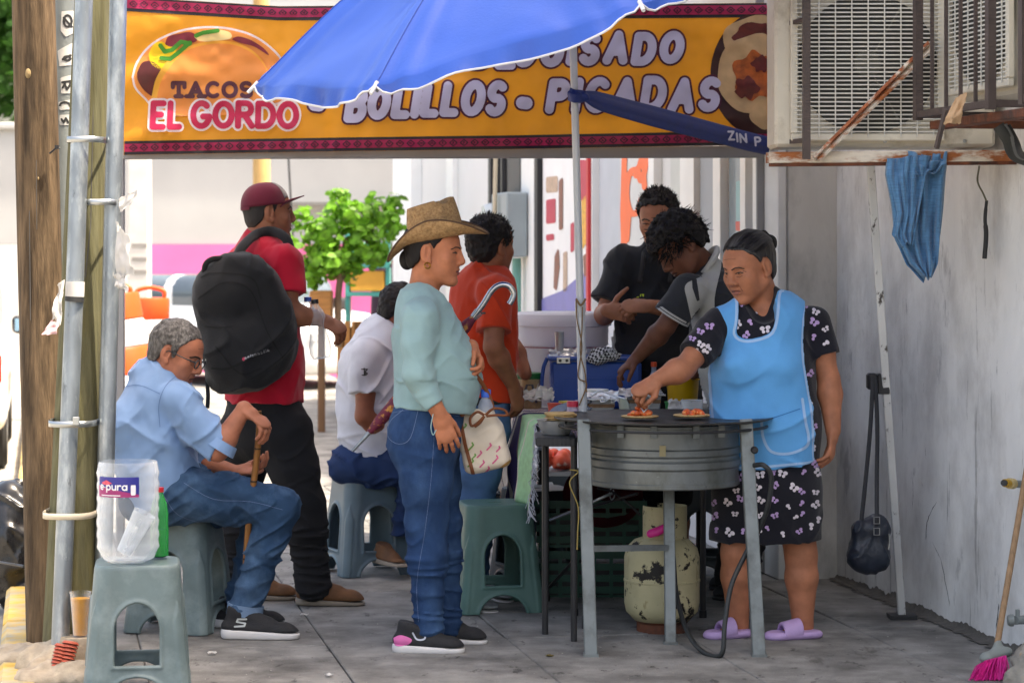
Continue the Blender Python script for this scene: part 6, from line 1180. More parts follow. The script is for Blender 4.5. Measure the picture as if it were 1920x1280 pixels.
hk = thing('hanging_hook', 'metal spring hook with a looped strap hanging under the table', 'hook', W(1148, 925, 10.0)); MB().tube(catmull([W(1148, 912, 10.), W(1143, 922, 10.), W(1146, 936, 10.), W(1152, 930, 10.), W(1150, 918, 10.)]), .003, 6).obj('hook', m_band, hk, smooth=60); MB().tube(catmull([W(1120, 915, 10.), W(1148, 922, 10.), W(1180, 945, 10.), W(1200, 965, 9.98)]), .006, 6).obj('strap', m_black, hk, smooth=60); MB().tube(catmull([W(1030, 975, 10.0), W(1080, 955, 10.), W(1148, 924, 10.)]), .007, 6).obj('bar', m_band, hk, smooth=60)
# yellow twine on the table leg, small litter on the pavement
tag(MB().tube(catmull([W(1068, 880, 9.27), W(1084, 884, 9.27), W(1068, 905, 9.27), W(1084, 950, 9.27), (W(1083, 1000, 9.27)), W(1082, 1030, 9.27)]), .0025, 5).obj('twine', M('twine_yellow', hexc('b79f5c'), rough=.9), smooth=60, loc=W(1080, 950, 9.27)), 'yellow twine wound round the black table leg', 'twine')
r7 = random.Random(5)
for k, (px, py, lb) in enumerate(((398, 1226, 'flat white paper scrap on the pavement by the front stool'), (570, 1154, 'tiny white paper scrap on the pavement joint'), (1032, 1231, 'small brass coloured cap lying before the griddle leg'), (617, 1267, 'thin pale paper scrap near the bottom edge of the pavement'))):
    c = W(px, py, GD(py)); mb = MB(); m_ = [(c[0]+.014*(1+.4*r7.random())*math.cos(a), c[1]+.012*math.sin(a), .008+.003*math.sin(3*a+k)) for a in np.linspace(0, 6.28, 9)[:-1]]
    mb.add(m_+[(p[0], p[1], p[2]-.002) for p in m_], [tuple(range(8)), tuple(range(15, 7, -1))]+[(i, 8+i, 8+(i+1) % 8, (i+1) % 8) for i in range(8)]); o = mb.obj('litter', m_paper if k != 2 else MATS['brass'], loc=(c[0], c[1], 0)); tag(o, lb, 'litter')

# more on the counter, grit on the pavement
for k, (px, d, r, h, hx, lb) in enumerate(((1262, 10.35, .035, .05, '3f9a5a', 'small green lidded pot behind the cook\'s hand'), (1178, 10.45, .045, .06, 'e4e2dc', 'white plastic bowl between cool box and foil'), (1066, 10.3, .04, .055, 'c9b23a', 'small yellow pot in front of the cool box'), (1040, 10.25, .03, .05, 'b33a30', 'small red sauce pot on the striped cloth'))):
    q = W(px, 470, d)*V3(1, 1, 0)+V3(0, 0, TZ+.014); t = thing('sauce_pot', lb, 'pot', q); MB().lathe(q, [(r*.8, 0), (r, h), (r*1.06, h), (r*1.06, h+.006), (r*.94, h+.004), (0, h*.8)], 24).obj('wall', M('pot_%d' % k, hexc(hx), rough=.4, var=.1), t, smooth=45); MB().lathe(q, [(0, h*.8+.001), (r*.85, h*.8+.001), (0, h*.86)], 20).obj('contents', M('pot_fill_%d' % k, hexc(('5c7a2c', 'e9d9b0', '8c3a1e', '7a1f16')[k]), rough=.35, var=.3, vs=60), t, smooth=45)
r8 = random.Random(77); mb = MB()
for k in range(520):
    a = ST(r8.uniform(7.6, 11.5), r8.uniform(.1, 3.5), .001); s_ = r8.uniform(.0012, .0035); an = r8.random()*6.3
    mb.add([a+V3(s_*1.6*math.cos(an), s_*math.sin(an), 0), a+V3(s_*math.cos(an+2.1), s_*1.5*math.sin(an+2.1), 0), a+V3(s_*math.cos(an+4.2), s_*math.sin(an+4.2), 0), a+V3(0, 0, s_)], [(0, 1, 3), (1, 2, 3), (2, 0, 3)])
o = mb.obj('grit', M('grit_pale', hexc('8e8b84'), rough=.95, var=.6, vs=40)); o['kind'] = 'stuff'; o['label'] = 'fine grit and crumbs scattered over the pavement'; o['category'] = 'grit'
# ================================================================ PEOPLE: tools
CAMP = Vector((0, 0, CH))
def bvh(V, Fc): return BVHTree.FromPolygons([tuple(v) for v in V], [tuple(f) for f in Fc])
def surf_decal(name, fn, bb, cell, tree, mat, parent, off=.0016, label=None, many=False):
    """print, seam or feature lying on a surface: 2-D shape in (px, -py) carried onto the mesh"""
    v, f = march2d(fn, *bb, cell); P = []; ok = []
    for x, y in v:
        d = Vector((W(x, -y, 1.) - np.array([0, 0, CH])).tolist()).normalized(); h = tree.ray_cast(CAMP, d)
        if h[0] is None: P.append((0, 0, 0)); ok.append(None)
        else:
            n = h[1] if h[1].dot(d) < 0 else -h[1]; n = (n - d*.6).normalized(); P.append(tuple(h[0] + n*off)); ok.append(h[3])
    fs = [q for q in f if all(ok[i] is not None for i in q) and max(ok[i] for i in q)-min(ok[i] for i in q) < .045]
    if not fs: return None
    if len(fs) > 1:          # keep the largest connected piece
        par = list(range(len(P)))
        def find(a):
            while par[a] != a: par[a] = par[par[a]]; a = par[a]
            return a
        for q in fs:
            for i in q[1:]: par[find(i)] = find(q[0])
        if not many:
            cnt = {}
            for q in fs: cnt[find(q[0])] = cnt.get(find(q[0]), 0)+1
            b = max(cnt, key=cnt.get); fs = [q for q in fs if find(q[0]) == b]
    o = mesh_obj(name, P, fs, mat, parent, smooth=180, label=label); return o
def sd_line(name, pts, r, tree, mat, parent, off=.0016, n=4, cell=None, sm=True):
    """a drawn line on a surface through pixel points"""
    L = [(p[0], -p[1]) for p in pts]; L = [tuple(q[:2]) for q in catmull([(*p, 0) for p in L], n)] if sm and len(L) > 2 else L
    return surf_decal(name, strokes([L], r), bbox2([L], r+2), cell or max(.8, r*.8), tree, mat, parent, off)
def sd_poly(name, pts, tree, mat, parent, off=.0016, cell=1.2, sm=True):
    L = [(p[0], -p[1]) for p in pts]; L = smoothp(L, 4) if sm else L; q = np.array(L); return surf_decal(name, poly2(L), (q[:,0].min()-2, q[:,0].max()+2, q[:,1].min()-2, q[:,1].max()+2), cell, tree, mat, parent, off)
def frame(fwd, up=(0, 0, 1)):
    f = nrm(fwd); u = np.asarray(up, float); r = nrm(np.cross(f, u)); u = np.cross(r, f); return np.array([r, f, u])
class Head:
    def __init__(s, c, fwd, up=(0, 0, 1), sc=1.): s.c = np.asarray(c, float); s.R = frame(fwd, up); s.s = sc
    def P(s, x, y, z): return s.c + s.s*(s.R[0]*x + s.R[1]*y + s.R[2]*z)
    def build(s, S, neck=None, nr=.056, wide=1., jaw=1., nose=1., ears=True, cheek=1.):
        P, R, k = s.P, s.R, s.s; E = lambda c, r, kk=.012, m='u': S.ell(P(*c), np.array(r)*k, kk*k, m, R); C = lambda a, b, ra, rb=None, kk=.01, m='u': S.cap(P(*a), P(*b), ra*k, (ra if rb is None else rb)*k, kk*k, m)
        E((0, -.018, .036), (.074*wide, .094, .084), .02); E((0, .026, -.03), (.058*wide, .062, .078), .03); E((0, .045, .035), (.056*wide, .04, .05), .03)
        for q in (-1, 1):
            C((q*.052*wide, -.005, -.05), (q*.02, .058, -.092*jaw), .021*jaw, .017, .025); E((q*.040*wide, .056, -.022), (.026*cheek, .022*cheek, .024*cheek), .018)
            C((q*.012, .085, .021), (q*.042, .068, .024), .0085, .007, .010); E((q*.031, .092, .004), (.017, .014, .0115), .010, 's'); E((q*.031, .0705, .003), (.0145, .0135, .0115), .004)
            C((q*.018, .0805, .0085), (q*.044, .071, .0065), .0048, .004, .004)                      # upper lid fold
            E((q*.0125*nose, .096, -.031), (.0095*nose, .0105, .0085), .006)
            if ears:
                E((q*.075*wide, -.014, -.002), (.0085, .0205, .034), .006); C((q*.0835*wide, -.006, .014), (q*.0825*wide, -.008, -.012), .0085, .006, .005, 's'); E((q*.074*wide, -.002, -.03), (.008, .01, .011), .006)
        E((q*0+.0, .05, -.05), (.05*wide*cheek, .036, .04), .02); C((0, .087, .016), (0, .101, -.022), .0085*nose, .0122*nose, .010); E((0, .101, -.027), (.0115*nose, .0115, .0095), .008); E((0, .07, -.096*jaw), (.022, .02, .017), .018)
        C((-.021, .078, -.0575), (.021, .078, -.0575), .0075, .0075, .008); E((0, .0875, -.055), (.0175, .0078, .0058), .005); E((0, .086, -.0675), (.018, .0085, .007), .005); C((-.021, .091, -.0612), (.021, .091, -.0612), .0022, .0022, .004, 's')
        if neck is not None: S.cap(P(0, -.024, -.045), neck, nr*1.0, nr*1.12, .03)
    def face(s, tree, par, eye=.35, brow=1., lip=None, look=(0, 0), frown=0., age=0):
        """eyes, brows and lips as thin pieces lying on the face"""
        def put(nm, fn, bb, cell, mat, off):
            v, f = march2d(fn, *bb, cell); P = []; ok = []
            for x, z in v:
                h = tree.ray_cast(Vector(s.P(x, .2, z).tolist()), Vector((-s.R[1]).tolist()))
                if h[0] is None: P.append((0, 0, 0)); ok.append(9.)
                else: P.append(tuple(h[0]+h[1]*off*s.s)); ok.append(h[3])
            f = [q for q in f if max(ok[i] for i in q) < .25 and max(ok[i] for i in q)-min(ok[i] for i in q) < .02]
            if f: mesh_obj(nm, P, f, mat, par, smooth=180)
        for q in (-1, 1):
            L = [(q*.012, .019+frown*.003), (q*.024, .0245), (q*.038, .0245), (q*.05, .017)]; put('eyebrow', strokes([L], .0026*brow), bbox2([L], .006), .0016, m_brow, .0012)
            cx, cz = q*.031, .0035; put('eye', lambda x, y: np.maximum(np.hypot((x-cx)/2.6, y-cz)-.0052*max(eye, .15), -1.), (cx-.018, cx+.018, cz-.008, cz+.008), .0012, m_eyew, .0008)
            put('iris', lambda x, y: np.maximum(np.hypot(x-cx-look[0], y-cz-look[1])-.0055, np.hypot((x-cx)/2.6, y-cz)-.0052*max(eye, .15)), (cx-.012, cx+.012, cz-.008, cz+.008), .0010, m_lash, .0016)
            A = [(cx-.0155, cz-.001), (cx-.007, cz+.0048*eye+.0006), (cx+.006, cz+.0050*eye+.0006), (cx+.0155, cz-.0005)]; put('eyelash', strokes([A], .0015), bbox2([A], .004), .0011, m_lash, .0022)
        lp = lip or m_lash; put('lip', poly2(smoothp([(-.022, -.0612), (-.01, -.0545), (0, -.056), (.01, -.0545), (.022, -.0612), (.011, -.0718), (0, -.0735), (-.011, -.0718)], 3)), (-.026, .026, -.08, -.05), .0016, lp, .0008)
        L = [(-.021, -.0622-frown*.002), (0, -.0612), (.021, -.0622-frown*.002)]; put('mouth_line', strokes([L], .0011), bbox2([L], .004), .001, m_lash, .0016)
        if age:
            for q in (-1, 1):
                for L in ([(q*.016, -.03), (q*.026, -.045), (q*.03, -.062)], [(q*.018, -.008), (q*.03, -.0115), (q*.043, -.007)], [(q*.046, .01), (q*.055, .004)]): put('crease', strokes([L], .0011), bbox2([L], .004), .0011, m_crs, .0007)
            for z in (.055,): L = [(-.028, z), (0, z+.002), (.03, z-.001)]; put('crease', strokes([L], .0008), bbox2([L], .004), .001, m_crs, .0006)
    def comb(s, par, n=170, bun=(0, -.115, .06), mats=None):
        """strands combed back from the hairline to a bun"""
        rr = random.Random(5); bn = np.array(bun); R_ = np.array((.0875, .1065, .0965)); C0 = V3(0, -.018, .038); mbs = [MB(), MB()]
        for k in range(n):
            a = rr.uniform(-1.25, 1.25); p = V3(math.sin(a)*.075, .068*math.cos(a)-.004, .078*math.cos(a)**.6+.012+.02*rr.random()); L = []
            for u in np.linspace(0, 1, 9): q = p*(1-u)+bn*u-C0; q = q/np.linalg.norm(q/R_); L.append(s.P(*(C0+q*(1.0+.012*rr.random()))))
            mbs[k % 4 == 0].tube(L, .0013, 4, cap=False)
        for m_, mt in zip(mbs, mats): o = m_.obj('hair_strands', mt, par, smooth=60); o['kind'] = 'stuff'
    def box(s, m=.15, low=.14): return (s.c-np.array([m, m, low])*s.s, s.c+np.array([m, m, m])*s.s)
    def hair(s, mat, parent, line, thick=.010, amp=.004, fr=60, seed=0, size=(1, 1, 1), h=.0042, extra=None, back=0., st=(1, 1, 1), name='hair'):
        """hair cap: line = [(y, z)...] lower edge of the hair from face to nape in head units"""
        S = Sdf(); P, R, k = s.P, s.R, s.s; S.ell(P(0, -.018-back, .038), np.array((.074*size[0]+thick, .094*size[1]+thick, .084*size[2]+thick))*k, .01, 'u', R)
        S.ell(P(0, -.045, -.02), np.array((.062*size[0]+thick*.7, .055+thick*.7, .06))*k, .02, 'u', R)
        if extra: extra(S, s)
        L = np.array(line); c = s.c
        def clip(X, Y, Z):
            x, y, z = X-c[0], Y-c[1], Z-c[2]; ly = (x*R[1][0]+y*R[1][1]+z*R[1][2])/k; lz = (x*R[2][0]+y*R[2][1]+z*R[2][2])/k; return (np.interp(ly, L[:,0], L[:,1])-lz)*k
        S.fun(clip, .006, 'i')
        if amp: S.disp = lambda x, y, z: amp*vnoise(x*fr*st[0]+seed, y*fr*st[1], z*fr*st[2])+amp*.6*vnoise(x*fr*2.1*st[0], y*fr*2.1*st[1]+seed, z*fr*2.1*st[2])
        v, f = S.mesh(h); return mesh_obj(name, v, f, mat, parent, smooth=180), v, f
    def spikes(s, mat, parent, n, ln, rngseed, zmin=.03, ymax=.1, dirv=(0, 0, 1), base=.088, curl=0., r=.0016, name='hair_strands', ymin=-.2):
        r8 = random.Random(rngseed); mb = MB(); c = 0
        while c < n:
            d = nrm(V3(r8.gauss(0, 1), r8.gauss(0, 1), r8.gauss(0, 1))); p = d*np.array([.082, .1, .092])+V3(0, -.018, .038)
            if p[2] < zmin or p[1] > ymax or p[1] < ymin: continue
            c += 1; q = nrm(d*.8+np.array(dirv)+V3(r8.gauss(0, .3), r8.gauss(0, .3), r8.gauss(0, .2))); L = ln*(.5+r8.random()); a = s.P(*p); b = s.P(*(p+q*L*.5)); e = s.P(*(p+q*L+V3(r8.gauss(0, curl), r8.gauss(0, curl), -abs(r8.gauss(0, curl)))))
            mb.tube([a, b, e], [r*1.4, r, r*.3], 4, cap=False)
        o = mb.obj(name, mat, parent, smooth=60); o['kind'] = 'stuff'; return o
def hand(S, wr, d, n, side, sc=1., curl=(.35, .5, .4), spread=.12, thumb=(.9, .5, .35), tc=.5, curls=None):
    """five-fingered hand: wrist point, finger direction d, palm normal n (curl goes towards n), side = +1/-1 which way the thumb lies (cross(d,n)*side)"""
    d = nrm(d); n = nrm(np.asarray(n, float)-d*np.dot(n, d)); s = np.cross(d, n)*side; wr = np.asarray(wr, float); tips = []
    S.cap(wr, wr+d*.03*sc, .026*sc, .03*sc, .012, wide=s, ratio=.72); S.cap(wr+d*.025*sc, wr+d*.078*sc, .032*sc, .038*sc, .012, wide=s, ratio=.36); S.cap(wr+d*.02*sc+s*.02*sc+n*.006*sc, wr+d*.05*sc+s*.026*sc+n*.012*sc, .016*sc, .014*sc, .012)
    for i, (o, L) in enumerate(((.030, .084), (.0105, .093), (-.0095, .087), (-.028, .069))):
        c = curls[i] if curls else curl; base = wr+(d*(.082-.004*abs(i-1.2))+s*o)*sc; dd = nrm(d+s*(o/.03)*spread); ax = np.cross(dd, n); a = 0.; p = base; r = .0094-(.0010 if i == 3 else 0)
        for j, (fr_, rr) in enumerate(((.45, 1.), (.31, .92), (.24, .84))):
            a += c[j]; q = p+rot(dd, ax, a)*L*fr_*sc; S.cap(p, q, r*rr*sc, r*(rr-.1)*sc, .0035); p = q
        tips.append(p)
    b = wr+(d*.022+s*.026+n*.006)*sc; t1 = nrm(d*thumb[1]+s*thumb[0]+n*thumb[2]); m = b+t1*.036*sc; t2 = nrm(t1*(1-tc)+(d*.8+n*.35-s*.15)*tc*1.6); e = m+t2*.03*sc; e2 = e+nrm(t2+(d*.3+n*.3-s*.3)*tc)*.025*sc
    S.cap(b, m, .0135*sc, .011*sc, .008); S.cap(m, e, .0105*sc, .0095*sc, .003); S.cap(e, e2, .0095*sc, .0078*sc, .003); tips.append(e2); return tips
def arm(S, sh, el, wr, k=1., r=(.05, .045, .037, .042, .027)):
    sh, el, wr = map(lambda p: np.asarray(p, float), (sh, el, wr)); m = sh*.5+el*.5; S.cap(sh, m, r[0]*k, r[1]*k, .02); S.cap(m, el, r[1]*k, r[2]*k, .02); f = el*.72+wr*.28; S.cap(el, f, r[2]*k, r[3]*k, .02); S.cap(f, wr, r[3]*k, r[4]*k, .02)
def leg(S, hp, kn, an, k=1., r=(.085, .07, .055, .057, .038), kk=.02):
    hp, kn, an = map(lambda p: np.asarray(p, float), (hp, kn, an)); m = hp*.5+kn*.5; S.cap(hp, m, r[0]*k, r[1]*k, kk); S.cap(m, kn, r[1]*k, r[2]*k, kk); f = kn*.68+an*.32; S.cap(kn, f, r[2]*k, r[3]*k, kk); S.cap(f, an, r[3]*k, r[4]*k, kk)
def spine(S, pts, wide, k=.03):
    """torso: list of (point, half width, half depth) blended along the spine; wide = body's right vector"""
    for (a, wa, da), (b, wb, db) in zip(pts[:-1], pts[1:]):
        ra = (da/wa+db/wb)/2; S.cap(a, b, wa, wb, k, wide=wide, ratio=ra)
def body_mesh(name, S, mat, parent, boxes, h=.008, hf=.0032):
    """one mesh; head and hands in finer resolution"""
    V, Fc = S.mesh(h); keepV, keepF = [V], []; inside = np.zeros(len(V), bool); parts = []
    for lo, hi in boxes: inside |= ((V > np.asarray(lo)+h*1.2) & (V < np.asarray(hi)-h*1.2)).all(1)
    keepF.append(Fc[~inside[Fc].all(1)]); n = len(V)
    for lo, hi in boxes:
        v, f = S.mesh(hf, (lo, hi)); keepV.append(v); keepF.append(f+n); n += len(v)
    V, Fc = np.concatenate(keepV), np.concatenate(keepF); return mesh_obj(name, V, Fc, mat, parent, smooth=180), bvh(V, Fc)
def cloth_mesh(name, S, mat, parent, h=.006, label=None):
    v, f = S.mesh(h); return mesh_obj(name, v, f, mat, parent, smooth=180, label=label), bvh(v, f)
def skin(name, hx, var=.16): return M(name, hexc(hx), rough=.55, var=var, vs=22, bump=.12, bs=300, spec=.35, sss=.08, crease=(16., .0016, (1, 1, 1)))
def fabric(name, hx, rough=.92, var=.09, bump=.35, bs=420, sheen=.15, crease=(7., .016, (1, 1, .8)), **kw): return M(name, hexc(hx) if isinstance(hx, str) else hx, rough=rough, var=var, vs=9, bump=bump, bs=bs, sheen=sheen, spec=.25, crease=crease, **kw)
m_hairb = M('hair_black', (.012, .010, .010), rough=.65, var=.3, vs=60, spec=.3); m_hairg = M('hair_greying', hexc('4a4643'), rough=.6, var=.5, vs=140, spec=.4, col2=hexc('77736f'), c2s=90, c2t=.54, c2w=.1, stretch=(1, 1, .3), bump=.8, bs=160); m_hairc = M('hair_pulled_back', (.02, .018, .018), rough=.42, var=.5, vs=120, spec=.5, col2=hexc('6b6664'), c2s=80, c2t=.66, c2w=.06, stretch=(1, 1, .2), bump=.8, bs=120)
m_crs = M('skin_crease', hexc('6a4032'), rough=.7); m_greys = M('hair_grey_strand', hexc('4a4644'), rough=.45); m_blks = M('hair_black_strand', (.016, .014, .014), rough=.4); m_lash = M('lash_dark', (.018, .012, .011), rough=.6); m_eyew = M('eye_white', hexc('b9aca4'), rough=.3); m_brow = M('brow_dark', (.022, .017, .015), rough=.8); m_stitch = M('denim_stitch', hexc('6a7c9c'), rough=.9); m_seam = M('dark_seam', (.02, .025, .045), rough=.95)
def boxes_at(*ps, r=.13): return [(np.asarray(p)-r, np.asarray(p)+r) for p in ps]
def shoe(t, heel, toe, up_mat, sole_mat, wd=.045, h=.085, sole=.028, name='shoe', zoff=0., collar=None):
    """shoe from heel point to toe point on the ground"""
    a, b = np.asarray(heel, float), np.asarray(toe, float); d = nrm(b-a); L = np.linalg.norm(b-a); s = np.cross(d, (0, 0, 1)); u = V3(0, 0, 1); P = lambda x, y, z: a+d*x*L+s*y+u*(z+zoff)
    U = Sdf(); U.cap(P(.14, 0, .045), P(.8, 0, .032), wd*.86, wd*.9, .02, wide=s, ratio=.72); U.cap(P(.8, 0, .03), P(.88, 0, .026), wd*.85, wd*.75, .02, wide=s, ratio=.6); U.cap(P(.16, 0, .05), P(.2, 0, h), wd*.72, wd*.8, .02); U.cap(P(.3, 0, h*.85), P(.6, 0, .055), wd*.7, wd*.62, .02); U.cut(P(0, 0, sole*.7), -u, .002); U.cut(P(.2, 0, h+.015), nrm(u+d*.25), .004)
    v, f = U.mesh(.0045); uo = mesh_obj(name, v, f, up_mat, t, smooth=180)
    Q = Sdf(); Q.cap(P(.15, 0, sole*.5), P(.86, 0, sole*.42), wd*.98, wd*.92, .01, wide=s, ratio=1.); Q.cap(P(.4, 0, sole*.5), P(.7, 0, sole*.5), wd*1.0, wd*1.06, .01); Q.cut(P(0, 0, sole), nrm(u+d*.06), .004); Q.cut(P(0, 0, 0), -u, .004)
    v2, f2 = Q.mesh(.0045); so_ = mesh_obj('sole', v2, f2, sole_mat, uo, smooth=180); return uo, so_, bvh(np.concatenate([v, v2]), list(map(tuple, f))+[tuple(i+len(v) for i in q) for q in f2])
# ================================================================ THE COOK IN THE BLUE APRON
D = 9.42; J = lambda x, y, dd=0.: W(x, y, D+dd)
ck_ = thing('person', 'person in a blue apron over a butterfly print dress, cooking at the griddle', 'person', W(1430, 470, D)*V3(1, 1, 0))
sk1 = skin('skin_brown', 'ac7053'); S = Sdf(); hd = Head(J(1404, 502, -.02), (-.74, -.62, -.28), (-.06, 0, 1), 1.09)
neck = J(1436, 585, .03); hd.build(S, neck, .06, wide=1.05, jaw=1.05, nose=1.15, cheek=1.15)
shR, elR, wrR = J(1345, 612, -.02), J(1283, 690, -.16), J(1232, 712, -.22); shL, elL, wrL = J(1527, 606, .02), J(1554, 712, .0), J(1562, 806, -.04)
arm(S, shR, elR, wrR, 1.12); arm(S, shL, elL, wrL, 1.12)
spine(S, [(J(1436, 900), .13, .1), (J(1436, 760), .13, .1), (J(1440, 640), .14, .09)], (1, 0, 0)); S.cap(shR, shL, .05, .05, .03)
knR, anR, knL, anL = J(1382, 1035, -.02), J(1384, 1172, .02), J(1502, 1040, .0), J(1505, 1172, .0)
for hp, kn, an in ((J(1400, 900), knR, anR), (J(1482, 900), knL, anL)): leg(S, hp, kn, an, 1.05, (.09, .075, .058, .06, .037))
for an, tx in ((anR, (1345, 1192)), (anL, (1462, 1194))):
    tq = W(tx[0], tx[1], an[1]-.07); S.cap(an, an+V3(.004, 0, -.055), .037, .034, .02); S.cap(an+V3(.004, 0, -.05), tq+V3(.03, .02, .012), .032, .022, .02, wide=(0, 1, 0), ratio=.8)
    for j in range(5): q = tq+V3(.012, -.028+.014*j, .012); S.cap(q, q+V3(-.02+.004*abs(j-3), -.004, -.004), .0085-.0006*j, .0075-.0006*j, .004)
tR = hand(S, wrR, (-.82, -.35, -.45), (-.3, .35, -.85), 1, 1.0, curl=(.9, .9, .5), thumb=(.6, .7, .5), tc=.9); tL = hand(S, wrL, (-.1, -.15, -1), (-.85, .3, .05), 1, 1.02, curl=(.35, .55, .4), thumb=(.45, .9, .3), tc=.3)
_, tree = body_mesh('body', S, sk1, ck_, [hd.box(.15, .16)]+boxes_at(wrR+V3(-.05, -.03, -.03), wrL+V3(0, -.02, -.09), r=.14))
m_lip = M('lip_brown', hexc('94594b'), rough=.5, var=.1); hd.face(tree, ck_, .4, .75, m_lip, (-.003, -.002), .1, 1); hd.comb(ck_, 190, mats=(m_blks, m_greys))
# hair pulled back in a bun
hd.hair(m_hairc, ck_, [(-.2, -.09), (-.06, -.075), (-.035, -.03), (-.022, .03), (.0, .036), (.012, .02), (.022, .042), (.045, .066), (.062, .082), (.2, .11)], thick=.008, amp=.0022, fr=70, st=(1, 1, .25), size=(1.05, 1, 1.0))
bn_ = Sdf(); bn_.ell(hd.P(0, -.118, .055), (.036, .036, .038), .01); bn_.ell(hd.P(0, -.105, .09), (.024, .022, .02), .01); bn_.disp = lambda x, y, z: .004*vnoise(x*90, y*90, z*50); v, f = bn_.mesh(.004); mesh_obj('hair_bun', v, f, m_hairb, ck_, smooth=180)
er = hd.P(.082, -.006, -.05); MB().tube([er+V3(0, 0, .012), er, er+V3(0, 0, -.016)], [.002, .0045, .003], 8).obj('earring', M('silver', hexc('c9c9c4'), rough=.25, metal=.9), ck_, smooth=60)
# dress
m_dress = fabric('dress_black', (.012, .012, .018)); T = Sdf()
spine(T, [(J(1437, 985), .205, .155), (J(1437, 915), .21, .165), (J(1436, 800), .205, .17), (J(1434, 700), .19, .165), (J(1438, 625), .175, .12)], (1, 0, 0), .04)
T.cap(shR+V3(.02, 0, .0), shL-V3(.02, 0, .0), .058, .058, .04); T.cap(J(1440, 600), J(1437, 572, .02), .11, .075, .03)
T.cap(shR, shR+(elR-shR)*.72, .068, .07, .03, c1=0.); T.cap(shL, shL+(elL-shL)*.58, .07, .074, .03, c1=0.)
T.cap(J(1408, 930), J(1384, 1012), .115, .105, .05); T.cap(J(1472, 930), J(1490, 1012), .115, .10, .05)
T.cut(J(1430, 1012), (0, 0, -1)); T.cap(J(1424, 548, -.06), J(1432, 575, -.12), .07, .062, .01, 's'); T.disp = folds(.006, 10, 4., (1, 1, .5))
dress, dtree = cloth_mesh('dress', T, m_dress, ck_)
# butterflies printed on the dress
m_bf = [M('print_lilac', hexc('b99bc9'), rough=.8, var=.15, vs=80), M('print_pale', hexc('d8cfd6'), rough=.8, var=.12, vs=80)]
r9 = random.Random(21); spots = [(1392, 570), (1424, 583), (1411, 603), (1383, 609), (1400, 628), (1435, 618), (1516, 572), (1529, 585), (1526, 604), (1548, 617), (1521, 632), (1545, 640), (1313, 622), (1314, 646), (1298, 635), (1326, 655), (1330, 612), (1306, 660)]
for y in range(890, 1010, 26):
    for x in range(1338, 1540, 27): spots.append((x+r9.uniform(-8, 8)+(y % 52)*.25, y+r9.uniform(-8, 8)))
for x, y in ((1520, 700), (1522, 760), (1527, 800), (1530, 840), (1528, 870)): spots.append((x, y))
for i, (x, y) in enumerate(spots):
    sz = r9.uniform(6.5, 9.5); an = r9.uniform(-.9, .9); ca, sa = math.cos(an), math.sin(an); ell2 = lambda X, Y, cx, cy, rx, ry: np.hypot((X-cx)/rx, (Y-cy)/ry)*min(rx, ry)-min(rx, ry)
    def bf(X, Y, x=x, y=y, sz=sz, ca=ca, sa=sa):
        u = ((X-x)*ca+(Y+y)*sa)/sz; w = (-(X-x)*sa+(Y+y)*ca)/sz; d = 9.
        for q in (-1, 1): d = np.minimum(d, np.minimum(ell2(u, w-.25*np.abs(u)*0, q*.58, .36, .5, .40), ell2(u, w, q*.42, -.36, .34, .34)))
        return d*sz
    surf_decal('butterfly_print', bf, (x-sz*1.3, x+sz*1.3, -y-sz*1.2, -y+sz*1.2), 1.5, dtree, m_bf[i % 2], dress, .0014)
# apron: front outline in world x,z wrapped round the body
m_ap = fabric('apron_blue', '5aa3dc', rough=.7, var=.07, bump=.3); m_tr = fabric('apron_trim', '9dc0e4', rough=.8)
ol = smoothp([(x, -y) for x, y in [(1336, 568), (1352, 562), (1382, 556), (1384, 600), (1380, 625), (1394, 636), (1420, 634), (1446, 622), (1455, 590), (1460, 545), (1485, 545), (1515, 556), (1510, 600), (1508, 660), (1516, 720), (1526, 780), (1528, 850), (1526, 868), (1480, 874), (1400, 880), (1345, 870), (1335, 800), (1328, 720), (1325, 640)]], 3)
olw = [((x-CX)*(D-.12)/F, CH+(y+YH)*(D-.12)/F) for x, y in ol]
A = Sdf(); g = .014
spine(A, [(J(1437, 985), .205+g, .155+g), (J(1437, 915), .21+g, .165+g), (J(1436, 800), .205+g, .17+g+.004), (J(1434, 700), .19+g, .165+g), (J(1438, 625), .175+g, .12+g)], (1, 0, 0), .04); A.cap(shR+V3(.02, 0, .0), shL-V3(.02, 0, .0), .058+g, .058+g, .04); A.cap(J(1440, 600), J(1437, 572, .02), .11+g, .075+g, .03); A.ell(J(1392, 688, -.12), (.07, .07, .065), .04); A.ell(J(1462, 688, -.12), (.07, .07, .065), .04)
pf = poly2(olw); A.fun(lambda X, Y, Z: pf(X+0*Y[:, :, :1]*0, Z)+0*Y if False else np.broadcast_to(pf(np.broadcast_to(X, (X.shape[0], 1, Z.shape[2])), np.broadcast_to(Z, (X.shape[0], 1, Z.shape[2]))), (X.shape[0], Y.shape[1], Z.shape[2])), .003, 'i'); A.cut((0, D+.06, 0), (0, 1, 0)); A.disp = folds(.006, 6, 7., (1, 1, .8))
ap, atree = cloth_mesh('apron', A, m_ap, ck_)
edge = lambda a, b, r=2.6, o=.0016: sd_line('apron_trim', [(x, -y) for x, y in ol][a:b], r, atree, m_tr, ap, o, n=1, cell=1.4, sm=False)
fol = poly2(ol)
for bb in ((1374, 1470, -645, -540), (1496, 1534, -885, -552), (1318, 1352, -882, -566), (1353, 1495, -890, -852)): surf_decal('apron_trim', lambda x, y: np.abs(fol(x, y)+3.6)-2.4, bb, 1.6, atree, m_tr, ap, .0018)
pk_ = [(1428, 790), (1431, 820), (1446, 846), (1478, 850), (1510, 838), (1516, 820), (1510, 790), (1504, 748)]
